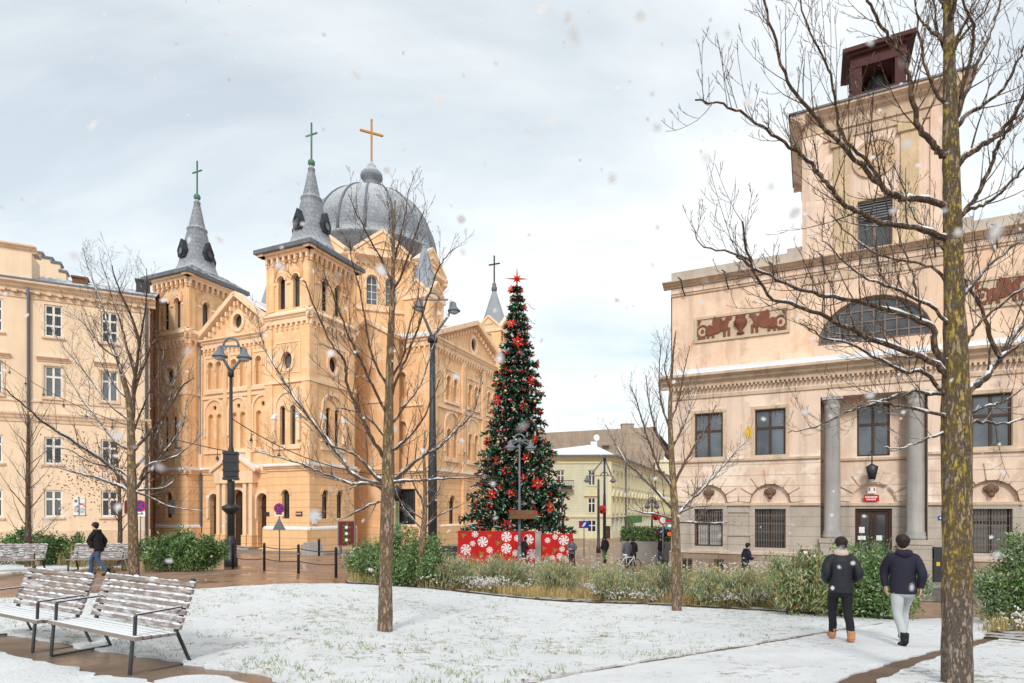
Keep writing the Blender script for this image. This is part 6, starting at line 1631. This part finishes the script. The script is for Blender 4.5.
# poster stand by the church
g=GD(347,36); T=thing('poster_stand','narrow dark red poster stand with green sprigs before the church wall','poster stand',g)
f=Fr((g.x,g.y,0),(1,0),(0,-1)); z0,z1=W(347,546,36).z,W(347,521,36).z; k=MB(); k.box(f,-.5,.5,0,.12,z0,z1,0); k.ring(f,R4(-.52,.52,z0-.02,z1+.02),.06,-.01,.14,1)
for zz in (.25,.5,.75):
    zc=z0+(z1-z0)*zz
    for t in range(5): a=t*1.26; k.prism(f,[(0,zc),(.14*math.cos(a)-.05*math.sin(a),zc+.14*math.sin(a)+.05*math.cos(a)),(.28*math.cos(a),zc+.28*math.sin(a)),(.14*math.cos(a)+.05*math.sin(a),zc+.14*math.sin(a)-.05*math.cos(a))],.12,.126,2)
    k.prism(f,circ(0,zc,.09,None,10),.126,.132,3)
k.build('poster',[MT['poster'],MT['greyiron'],MT['greenp'],MT['white']],T)
k=MB()
for u in (-.4,.4): k.box(f,u-.05,u+.05,.0,.1,g.z-.1,z0-.02)
k.build('leg',MT['greyiron'],T)
# bollards and stone block by the church pavement
for i,(px,d,lab) in enumerate(((319,40,'thin dark bollard by the grey stone block at the church wall'),(340.5,40,'thin dark bollard just left of the red poster stand'))):
    g=GD(px,d); k=MB(); k.lathe(g,[(.08,-.1),(.08,.9),(.1,.92),(.1,1.1),(.0,1.18)],8); tag(k.build('bollard',MT['iron'],origin=g),lab,'bollard',group='bollards by the church')
g=GD(312,41.5); k=MB(); k.box(Fr(g,(.9,.4),(.4,-.9)),-.7,.7,-.35,.35,-.1,.75); k.box(Fr(g,(.9,.4),(.4,-.9)),-.55,.55,-.25,.25,.75,.9); tag(k.build('stone_block',MT['column'],origin=g),'low grey stone block standing against the foot of the church tower','stone block')
# dark information kiosk boxes between shrub and church, bench by the lamp
g=GD(443,38); T=thing('park_bench','small dark bench by the church wall just left of the red fence','bench',g); f=Fr(g,(1,0),(0,-1))
k=MB(); k.box(f,-.9,.9,-.25,.25,.42,.48); k.build('seat',MT['iron'],T); k=MB(); k.box(f,-.9,.9,-.3,-.26,.55,.95); k.build('backrest',MT['iron'],T)
for u in (-.75,.75): k=MB(); k.box(f,u-.04,u+.04,-.25,.25,-.05,.42); k.box(f,u-.03,u+.03,-.34,-.3,.42,.95); k.build('leg',MT['iron'],T)
# pavement posts with rails by the hall
for i,px in enumerate((661.5,666,684.5,690,716.5,721.5)):
    lab=('first','second','third','fourth','fifth','sixth')[i]+' short black bollard from the left along the hall pavement'
    q=HB.P(HB.u(px,1.7),1.7,0); g=Vector((q.x,q.y,gz(q.x,q.y)+.13)); k=MB(); k.lathe(g,[(.09,-.1),(.09,.75),(.11,.77),(.11,.85),(0,.9)],10); tag(k.build('bollard',MT['iron'],origin=g),lab,'bollard',group='bollards along the hall')
# wooden planter with clipped hedge
g=GD(646,41); T=thing('planter_box','large grey boarded planter with a clipped green hedge beside the hall','planter',g); f=Fr(g,(.98,-.2),(-.2,-.98))
k=MB(); k.box(f,-1.7,2.2,-.6,.6,-.2,W(646,541,41).z-g.z); k.build('box',MT['crate'],T)
m=MB(); rg=random.Random(6); zt=W(646,527,41).z-g.z; zb=W(646,541,41).z-g.z
for i in range(3200):
    u,v,z=rg.uniform(-1.7,2.2),rg.uniform(-.6,.6),rg.uniform(zb,zt); p=f.P(u,v,z); leaf_at(m,p,rdir(rg),.16,.05,rg.randint(0,1),rg)
m.build('hedge',[MT['leaf'],MT['leaf_dark']],T)
# parked bicycle by the planter
def bicycle():
    g=GD(628,34); T=thing('bicycle','parked bicycle with a snowy saddle behind the bed grasses','bicycle',g,.35)
    def L(name,fn,mat,par=None):
        k=MB(); fn(k); o=k.build(name,MT[mat],origin=None); o.parent=par or T; return o
    for x in (-.52,.52):
        w=L('wheel',lambda k:k.tube([(x+.33*math.cos(t),0,.34+.33*math.sin(t)) for t in [2*PI*i/20 for i in range(21)]],.02,6),'black')
        L('spokes',lambda k:[k.tube([(x,0,.34),(x+.32*math.cos(t),0,.34+.32*math.sin(t))],.004,3) for t in [2*PI*i/12 for i in range(12)]],'greyiron',w)
    L('frame',lambda k:[k.tube(p,.022,6) for p in (((-.52,0,.34),(-.15,0,.85)),((-.15,0,.85),(-.05,0,.3)),((-.05,0,.3),(.38,0,.8)),((.38,0,.85),(.52,0,.34)),((-.13,0,.8),(.38,0,.78)),((-.52,0,.34),(-.05,0,.3)))],'white')
    L('handlebar',lambda k:[k.tube([(.3,-.28,1.02),(.4,-.2,1.0),(.4,.2,1.0),(.3,.28,1.02)],.018,6),k.tube([(.39,0,.8),(.4,0,1.0)],.018,6)],'iron')
    L('saddle',lambda k:k.ball((-.17,0,.92),.16,8,0,(1,.5,.35)),'white')
bicycle()
# string lights from the beige house to the tall lamp
def festoon(label,a,b,n,sag):
    T=thing('string_lights',label,'string lights',a); P=[]
    for i in range(25): t=i/24; P.append(a.lerp(b,t)-Vector((0,0,sag*4*t*(1-t))))
    k=MB(); k.tube(P,.022,5); k.build('cable',MT['iron'],T)
    for i in range(n):
        t=(i+.7)/n; q=a.lerp(b,t)-Vector((0,0,sag*4*t*(1-t))); k=MB(); k.tube([q,q-Vector((0,0,.35))],.015,4); k.lathe(q,[(.03,-.3),(.07,-.4),(.08,-.44)],8,0); k.lathe(q,[(.06,-.44),(.055,-.5),(.0,-.54)],8,1); k.build('bulb_holder',[MT['iron'],MT['glass_lamp']],T)
festoon('cable of hanging lamps strung from the beige house to the tall lamp post',apt_fr.P(apt_fr.u(0),.2,apt_fr.z(0,360)),Vector((L1g.x,L1g.y,W(228,452,25).z)),9,.9)
festoon('cable of hanging lamps strung from the tall black lamp post to the dark lamp post',Vector((L1g.x,L1g.y,W(234,418,25).z)),Vector((L2g.x,L2g.y,W(430,470,29).z)),8,1.0)
# ---------------------------------------------------------------- people
def skin_mesh(name, verts, edges, radii, root=0, sub=2):
    me=bpy.data.meshes.new(name); me.from_pydata([tuple(v) for v in verts],edges,[]); o=bpy.data.objects.new(name,me); COL.objects.link(o)
    md=o.modifiers.new('s','SKIN'); md.use_smooth_shade=True; md.branch_smoothing=.6
    sv=me.skin_vertices[0].data
    for i,r in enumerate(radii):
        sv[i].radius=(r,r) if not isinstance(r,tuple) else r
        sv[i].use_root=(i==root)
    s=o.modifiers.new('u','SUBSURF'); s.levels=sub; s.render_levels=sub
    bpy.context.view_layer.update(); dg=bpy.context.evaluated_depsgraph_get()
    out=bpy.data.meshes.new_from_object(o.evaluated_get(dg)); bpy.data.objects.remove(o); bpy.data.meshes.remove(me)
    for p in out.polygons: p.use_smooth=True
    return out
def person(label, loc, facing, H=1.74, stride=.0, arms='down', top='navy', legs='trouser', shoes='black', hair='hair', hat=None, scarf=None, lean=0.0, lead=1, bag=None, longcoat=False):
    """standing or walking figure; local +y is the direction of walking"""
    T=thing('person',label,'person',loc,facing); s=H/1.74
    def V(x,y,z): return Vector((x*s,(y+lean*max(0,z-.9))*s,z*s))
    hip=.93-.03*stride
    def leg(sd,ph):
        # ph>0 leading leg, ph<0 trailing
        x=.095*sd; f=ph*stride
        kn=(x,.10*abs(f)+.22*f+.02,.49); an=(x,.40*f-(.06 if f<0 else 0),.085+(.06*abs(f) if f<0 else 0)); to=(x*1.15,an[1]+.17,.035+(.0 if f>=0 else .0))
        return [(x,0,hip-.08),(x,.05+.11*f,.72),kn,(x,(kn[1]+an[1])/2-.03,.30),an,(x*1.05,an[1]+.07,.05),to]
    legsP={sd:leg(sd,ph) for sd,ph in ((1,lead),(-1,-lead))}
    def arm(sd):
        sh=(.17*sd,0,1.40)
        if arms=='pockets': return [sh,(.225*sd,-.04,1.27),(.25*sd,-.07,1.14),(.225*sd,.05,1.04),(.17*sd,.14,.99)]
        if arms=='swing': k=sd*lead; return [sh,(.215*sd,-.05*k,1.27),(.235*sd,-.11*k,1.14),(.24*sd,-.07*k,1.02),(.235*sd,-.0-.05*k,.92)]
        if arms=='front': return [sh,(.24*sd,.0,1.28),(.26*sd,.03,1.14),(.2*sd,.17,1.10),(.1*sd,.27,1.12)]
        return [sh,(.215*sd,-.01,1.27),(.235*sd,-.02,1.14),(.24*sd,.02,1.02),(.235*sd,.05,.90)]
    armP={sd:arm(sd) for sd in (1,-1)}
    # body: one continuous skin from a pelvis root
    vs=[V(0,0,hip)];rs=[.12];es=[]
    def chain(start,pts,rad):
        p=start
        for q,r in zip(pts,rad):
            vs.append(V(*q)); rs.append(r*s if not isinstance(r,tuple) else r); es.append((p,len(vs)-1)); p=len(vs)-1
        return p
    spine=chain(0,[(0,0,1.06),(0,-.01,1.2),(0,-.01,1.36)],[.115,.125,.13])
    neck=chain(spine,[(0,-.005,1.46),(0,.01,1.52)],[.075,.055])
    head=chain(neck,[(0,.015,1.58),(0,.02,1.645),(0,.01,1.71)],[.075,.088,.055])
    chain(head-1,[(0,.105,1.625)],[.016]); chain(head-2,[(0,.085,1.565)],[.03])
    for sd in (1,-1):
        chain(head-1,[(.092*sd,.0,1.64)],[.018])
        chain(0,legsP[sd],[.085,.075,.055,.052,.04,.04,.03])
        P=armP[sd]; e=chain(spine,P,[.048,.045,.04,.036,.027])
        w=Vector(P[-1]); d=(Vector(P[-1])-Vector(P[-2])).normalized(); sdv=d.cross(Vector((sd,0,0))).normalized()
        palm=w+d*.075; pe=chain(e,[tuple(w+d*.045)],[.034])
        for j,(o,L) in enumerate(((-.03,.07),(-.01,.08),(.01,.075),(.03,.06))):
            a=palm+sdv*o; b=a+d*L*.5-Vector((sd*.006,0,0)); c=a+d*L-Vector((sd*.022,0,0)); chain(pe,[tuple(a),tuple(b),tuple(c)],[.0105,.0095,.008])
        a=w+d*.03+sdv*(-.045); chain(pe,[tuple(a),tuple(a+d*.035-sdv*.012),tuple(a+d*.06-sdv*.008)],[.012,.011,.009])
    me=skin_mesh('body',vs,es,rs,0,1); me.materials.append(MT['skin']); b=bpy.data.objects.new('body',me); COL.objects.link(b); b.parent=T
    def garment(name,verts,edges,rad,mat,sub=2):
        me=skin_mesh(name,[V(*v) for v in verts],edges,[(r[0]*s,r[1]*s) if isinstance(r,tuple) else r*s for r in rad],0,sub); me.materials.append(MT[mat]); o=bpy.data.objects.new(name,me); COL.objects.link(o); o.parent=T; return o
    # trousers and jacket: elliptical loft plus tapered tubes, one mesh each
    def loft(k,rings,n=16):
        q=[];fs=[]
        for (x,y,z),rx,ry in rings:
            for j in range(n):
                t=2*PI*j/n; q.append(V(x+rx*math.cos(t),y+ry*math.sin(t),z))
        for i in range(len(rings)-1):
            for j in range(n): fs.append((i*n+j,i*n+(j+1)%n,(i+1)*n+(j+1)%n,(i+1)*n+j))
        fs += [tuple(range(n))[::-1],tuple((len(rings)-1)*n+j for j in range(n))]; k.add(q,fs,0,True)
    def limbt(k,P,R):
        PP=smooth_line([V(*q) for q in P],4); n=len(PP); RR=[]
        for i in range(n):
            t=i/(n-1)*(len(R)-1); j=min(len(R)-2,int(t)); RR.append((R[j]+(R[j+1]-R[j])*(t-j))*s)
        k.tube(PP,RR,12)
    k=MB(); loft(k,[((0,0,1.02),.15,.11),((0,-.01,.93),.172,.125),((0,-.015,.86),.178,.13),((0,-.01,.78),.165,.115),((0,0,.74),.09,.07)])
    for sd in (1,-1):
        P=[list(q) for q in legsP[sd][:5]]; P[0]=(.088*sd,0,.86); P[4][2]+=.01; limbt(k,P,(.092,.09,.072,.066,.062))
    k.v=[tuple(Vector(q)+Vector((noise.noise(Vector(q)*9),noise.noise(Vector(q)*9+Vector((5,0,0))),0))*.012) for q in k.v]; o=k.build('trousers',MT[legs]); o.parent=T
    hem=.50 if longcoat else .82
    k=MB(); loft(k,[((0,-.005,hem),.195,.145),((0,-.005,hem+.03),.20,.15),((0,-.005,1.0),.192,.14),((0,-.005,1.14),.19,.135),((0,-.01,1.28),.198,.14),((0,-.012,1.37),.195,.13),((0,-.01,1.43),.17,.108),((0,-.005,1.475),.09,.08)])
    for sd in (1,-1):
        P=list(armP[sd]); P=[(.10*sd,-.008,1.40),(.165*sd,-.006,1.375)]+P[1:]; limbt(k,P,(.075,.084,.076,.07,.062,.05))
    k.v=[tuple(Vector(q)+Vector((noise.noise(Vector(q)*11),noise.noise(Vector(q)*11+Vector((5,0,0))),.6*noise.noise(Vector(q)*14)))*.011) for q in k.v]
    if not scarf and not longcoat: k.tube([V(.09*math.cos(t),-.03+.085*math.sin(t),1.455+.03*abs(math.cos(t))) for t in [PI+PI*i/8 for i in range(9)]],[.03*s,.045*s,.055*s,.06*s,.062*s,.06*s,.055*s,.045*s,.03*s],8)
    o=k.build('jacket',MT[top]); o.parent=T
    for sd in (1,-1):
        P=legsP[sd]; a=P[4]; t=P[6]
        k=MB(); limbt(k,[(a[0],a[1]-.02,a[2]+.11),(a[0],a[1]-.01,a[2]+.04),(a[0],a[1]-.03,a[2]-.03)],(.06,.06,.052)); limbt(k,[(a[0],a[1]-.06,a[2]-.035),(a[0],a[1],a[2]-.03),(a[0],a[1]+.09,.05),(t[0],t[1]+.02,.04)],(.035,.052,.05,.03)); o=k.build('shoe',MT[shoes]); o.parent=T
    if hat:
        k=MB(); k.ball(V(0,.005,1.665),.118*s,12,0,(1,1.08,.95)); k.ball(V(0,.005,1.80),.04*s,8); o=k.build('woolly_hat',MT[hat]); o.parent=T
    else:
        k=MB(); k.ball(V(0,-.012,1.68),.104*s,22,0,(.96,1.02,.9)); k.ball(V(0,-.04,1.635),.086*s,18,0,(.95,.7,1.0)); k.v=[tuple(Vector(q)+Vector((noise.noise(Vector(q)*38),noise.noise(Vector(q)*38+Vector((5,0,0))),noise.noise(Vector(q)*38+Vector((0,7,0)))))*.014) for q in k.v]; o=k.build('hair',MT[hair]); o.parent=T
    if scarf:
        k=MB(); k.lathe(V(0,0,1.47),[(.09*s,-.03*s),(.115*s,0),(.115*s,.05*s),(.085*s,.08*s)],14); o=k.build('scarf',MT[scarf]); o.parent=T
    else:
        k=MB(); k.lathe(V(0,-.005,1.455),[(.10*s,-.02*s),(.105*s,.03*s),(.085*s,.07*s)],14); o=k.build('collar',MT[top]); o.parent=T
    # face: eyes and mouth
    for x in (-.034,.034):
        k=MB(); k.ball(V(x,.099,1.655),.011*s,6); o=k.build('eye',MT['black']); o.parent=T
    k=MB(); k.ball(V(0,.096,1.585),.016*s,6,0,(1.4,.4,.3)); o=k.build('mouth',MT['poster']); o.parent=T
    return T
def pg(px,d): 
    g=GD(px,d); return (g.x,g.y,g.z+.03)
person('walker in a black padded jacket, pale scarf and tan boots on the snowy path',pg(841,10.05),-.25,1.72,.42,'pockets','jacket','trouser','tan','hair',None,'scarf',0.0,-1)
person('person in a navy jacket and pale grey jeans striding away across the snowy path',pg(903,9.7),-.30,1.74,.85,'swing','navy','jeans','black','hair',None,None,.03,1)
g=GD(745,27.0)
person('stooping person in a dark blue coat walking past the barred windows of the hall',pg(745,25.6),-1.4,1.74,.7,'front','navy','trouser','black','hair',None,None,.18,1)
person('person in a dark grey coat standing among the group left of the hedge planter',pg(627,36),.3,1.76,.2,'down','greycoat','trouser','black','hair',None,None,0,1,longcoat=True)
person('person in black clothes standing close behind the one in the grey coat by the planter',pg(633,37.2),-.5,1.74,.2,'down','trouser','trouser','black')
person('person in a black jacket standing at the right end of the hedge planter',pg(661,39),2.0,1.72,.3,'down','trouser','bluejeans','black')
person('person in a black top and green trousers standing under the two-lantern lamp',pg(605,40),.4,1.74,.2,'down','trouser','greenbag','black')
person('person in a red hat and grey coat at the right end of the red fence',pg(572,36.3),2.6,1.72,.2,'front','greycoat','trouser','black','hair','redcloth',None)
person('crouching dark clad person in front of the red fence under the slim grey lamp',pg(523,35.8),-.9,1.74,.6,'front','trouser','trouser','black','hair',None,None,.25,1)
person('pedestrian in a dark jacket and blue jeans in front of the far bench',pg(98,19.6),1.6,1.72,.8,'swing','trouser','bluejeans','black','hair',None,None,.12,1)
# ---------------------------------------------------------------- falling snow, sky, light, camera
def snowfall():
    rg=random.Random(101); m=MB()
    def flake(p,r):
        u=rdir(rg); u.y*=.4; u.normalize(); v=u.cross(rdir(rg)).normalized(); n=u.cross(v); q=[p+n*r*.2]
        for j in range(9):
            t=2*PI*j/9; k=r*rg.uniform(.75,1.2); q.append(p+u*math.cos(t)*k+v*math.sin(t)*k*1.15)
        m.add(q,[(0,1+j,1+(j+1)%9) for j in range(9)],0,True)
    for i in range(330):
        d=2.5+22*rg.random()**1.3; px,py=rg.uniform(-150,1180),rg.uniform(300,640); p=W(px,py,d)
        if p.z<gz(p.x,p.y)+.1: continue
        flake(p,rg.uniform(.003,.006)*(1+d*.03))
    for i in range(320):
        d=rg.uniform(.7,3.2); p=W(rg.uniform(-60,1080),rg.uniform(-40,600),d); flake(p,rg.uniform(.0035,.008))
    for i in range(26):
        d=rg.uniform(.38,.7); p=W(rg.uniform(0,1024),rg.uniform(30,480),d); flake(p,rg.uniform(.0035,.005))
    tag(m.build('falling_snow',MT['flake']),'white snowflakes drifting down through the air over the square','snow',kind='stuff')
snowfall()
w=bpy.data.worlds.new('World'); scn.world=w; w.use_nodes=True
t=w.node_tree; N=t.nodes; Lk=t.links; bg=N['Background']
SUN_EL,SUN_AZ=38,-172   # behind the camera, a little to the left
sdir=Vector((math.sin(math.radians(SUN_AZ))*math.cos(math.radians(SUN_EL)),math.cos(math.radians(SUN_AZ))*math.cos(math.radians(SUN_EL)),math.sin(math.radians(SUN_EL))))
sky=N.new('ShaderNodeTexSky'); sky.sky_type='NISHITA'; sky.sun_disc=False; sky.sun_elevation=math.radians(SUN_EL); sky.sun_rotation=math.radians(SUN_AZ); sky.air_density=1; sky.dust_density=2; sky.ozone_density=2
tc=N.new('ShaderNodeTexCoord'); sp=N.new('ShaderNodeSeparateXYZ'); Lk.new(tc.outputs['Generated'],sp.inputs[0])
def mth(op,a,b=None,clamp=False):
    x=N.new('ShaderNodeMath'); x.operation=op; x.use_clamp=clamp
    for i,q in enumerate((a,b)):
        if q is None: continue
        if isinstance(q,(int,float)): x.inputs[i].default_value=q
        else: Lk.new(q,x.inputs[i])
    return x.outputs[0]
# clouds on a flat layer overhead
zz=mth('ADD',mth('MAXIMUM',sp.outputs[2],0.0),.16); cb=N.new('ShaderNodeCombineXYZ')
Lk.new(mth('DIVIDE',sp.outputs[0],zz),cb.inputs[0]); Lk.new(mth('DIVIDE',sp.outputs[1],zz),cb.inputs[1])
nz1=N.new('ShaderNodeTexNoise'); nz1.inputs['Scale'].default_value=1.15; nz1.inputs['Detail'].default_value=7; nz1.inputs['Roughness'].default_value=.56; nz1.inputs['Distortion'].default_value=.35
mp=N.new('ShaderNodeMapping'); mp.inputs['Location'].default_value=(3.1,1.7,0); mp.inputs['Scale'].default_value=(.75,1.35,1); mp.inputs['Rotation'].default_value=(0,0,.25); Lk.new(cb.outputs[0],mp.inputs[0]); Lk.new(mp.outputs[0],nz1.inputs['Vector'])
rp=N.new('ShaderNodeValToRGB'); e=rp.color_ramp.elements; e[0].position=.32; e[1].position=.66; Lk.new(nz1.outputs['Fac'],rp.inputs[0])
# cover: everywhere thick, thickest near the horizon
hz=mth('SUBTRACT',1.0,mth('MULTIPLY',mth('MAXIMUM',sp.outputs[2],0.0),1.3),True)
cov=mth('ADD',mth('MULTIPLY',rp.outputs[0],.46),mth('ADD',.46,mth('MULTIPLY',hz,.14)),True)
mul=N.new('ShaderNodeMix'); mul.data_type='RGBA'; mul.blend_type='MULTIPLY'; mul.inputs[0].default_value=1; Lk.new(sky.outputs[0],mul.inputs[6]); mul.inputs[7].default_value=(1.25,1.5,1.3,1)
cl=N.new('ShaderNodeMix'); cl.data_type='RGBA'; Lk.new(cov,cl.inputs[0]); Lk.new(mul.outputs[2],cl.inputs[6])
CLOUD=9.4
cl.inputs[7].default_value=(CLOUD*.965,CLOUD*.995,CLOUD*1.0,1)
Lk.new(cl.outputs[2],bg.inputs[0]); bg.inputs[1].default_value=.1
sd=bpy.data.lights.new('sun','SUN'); sd.energy=1.6; sd.angle=math.radians(10); sd.color=(1,.975,.94); so=bpy.data.objects.new('sun',sd); COL.objects.link(so)
so.rotation_euler=sdir.to_track_quat('Z','Y').to_euler(); so.location=(0,-20,60)
cd=bpy.data.cameras.new('camera'); cam=bpy.data.objects.new('camera',cd); COL.objects.link(cam); scn.camera=cam
cam.location=(0,0,CZ); cam.rotation_euler=(PI/2,0,0); cd.sensor_width=36; cd.lens=36*F/1024; cd.shift_y=(HY-341.5)/1024; cd.clip_end=3000; cd.clip_start=.05
cd.dof.use_dof=True; cd.dof.focus_distance=24; cd.dof.aperture_fstop=2.8
vs_=scn.view_settings; vs_.view_transform='Standard'; vs_.look='None'; vs_.gamma=1; vs_.exposure=0.30; vs_.use_curve_mapping=False
scn.render.engine='CYCLES'; scn.cycles.max_bounces=6; scn.cycles.diffuse_bounces=3; scn.cycles.glossy_bounces=2; scn.cycles.use_denoising=True
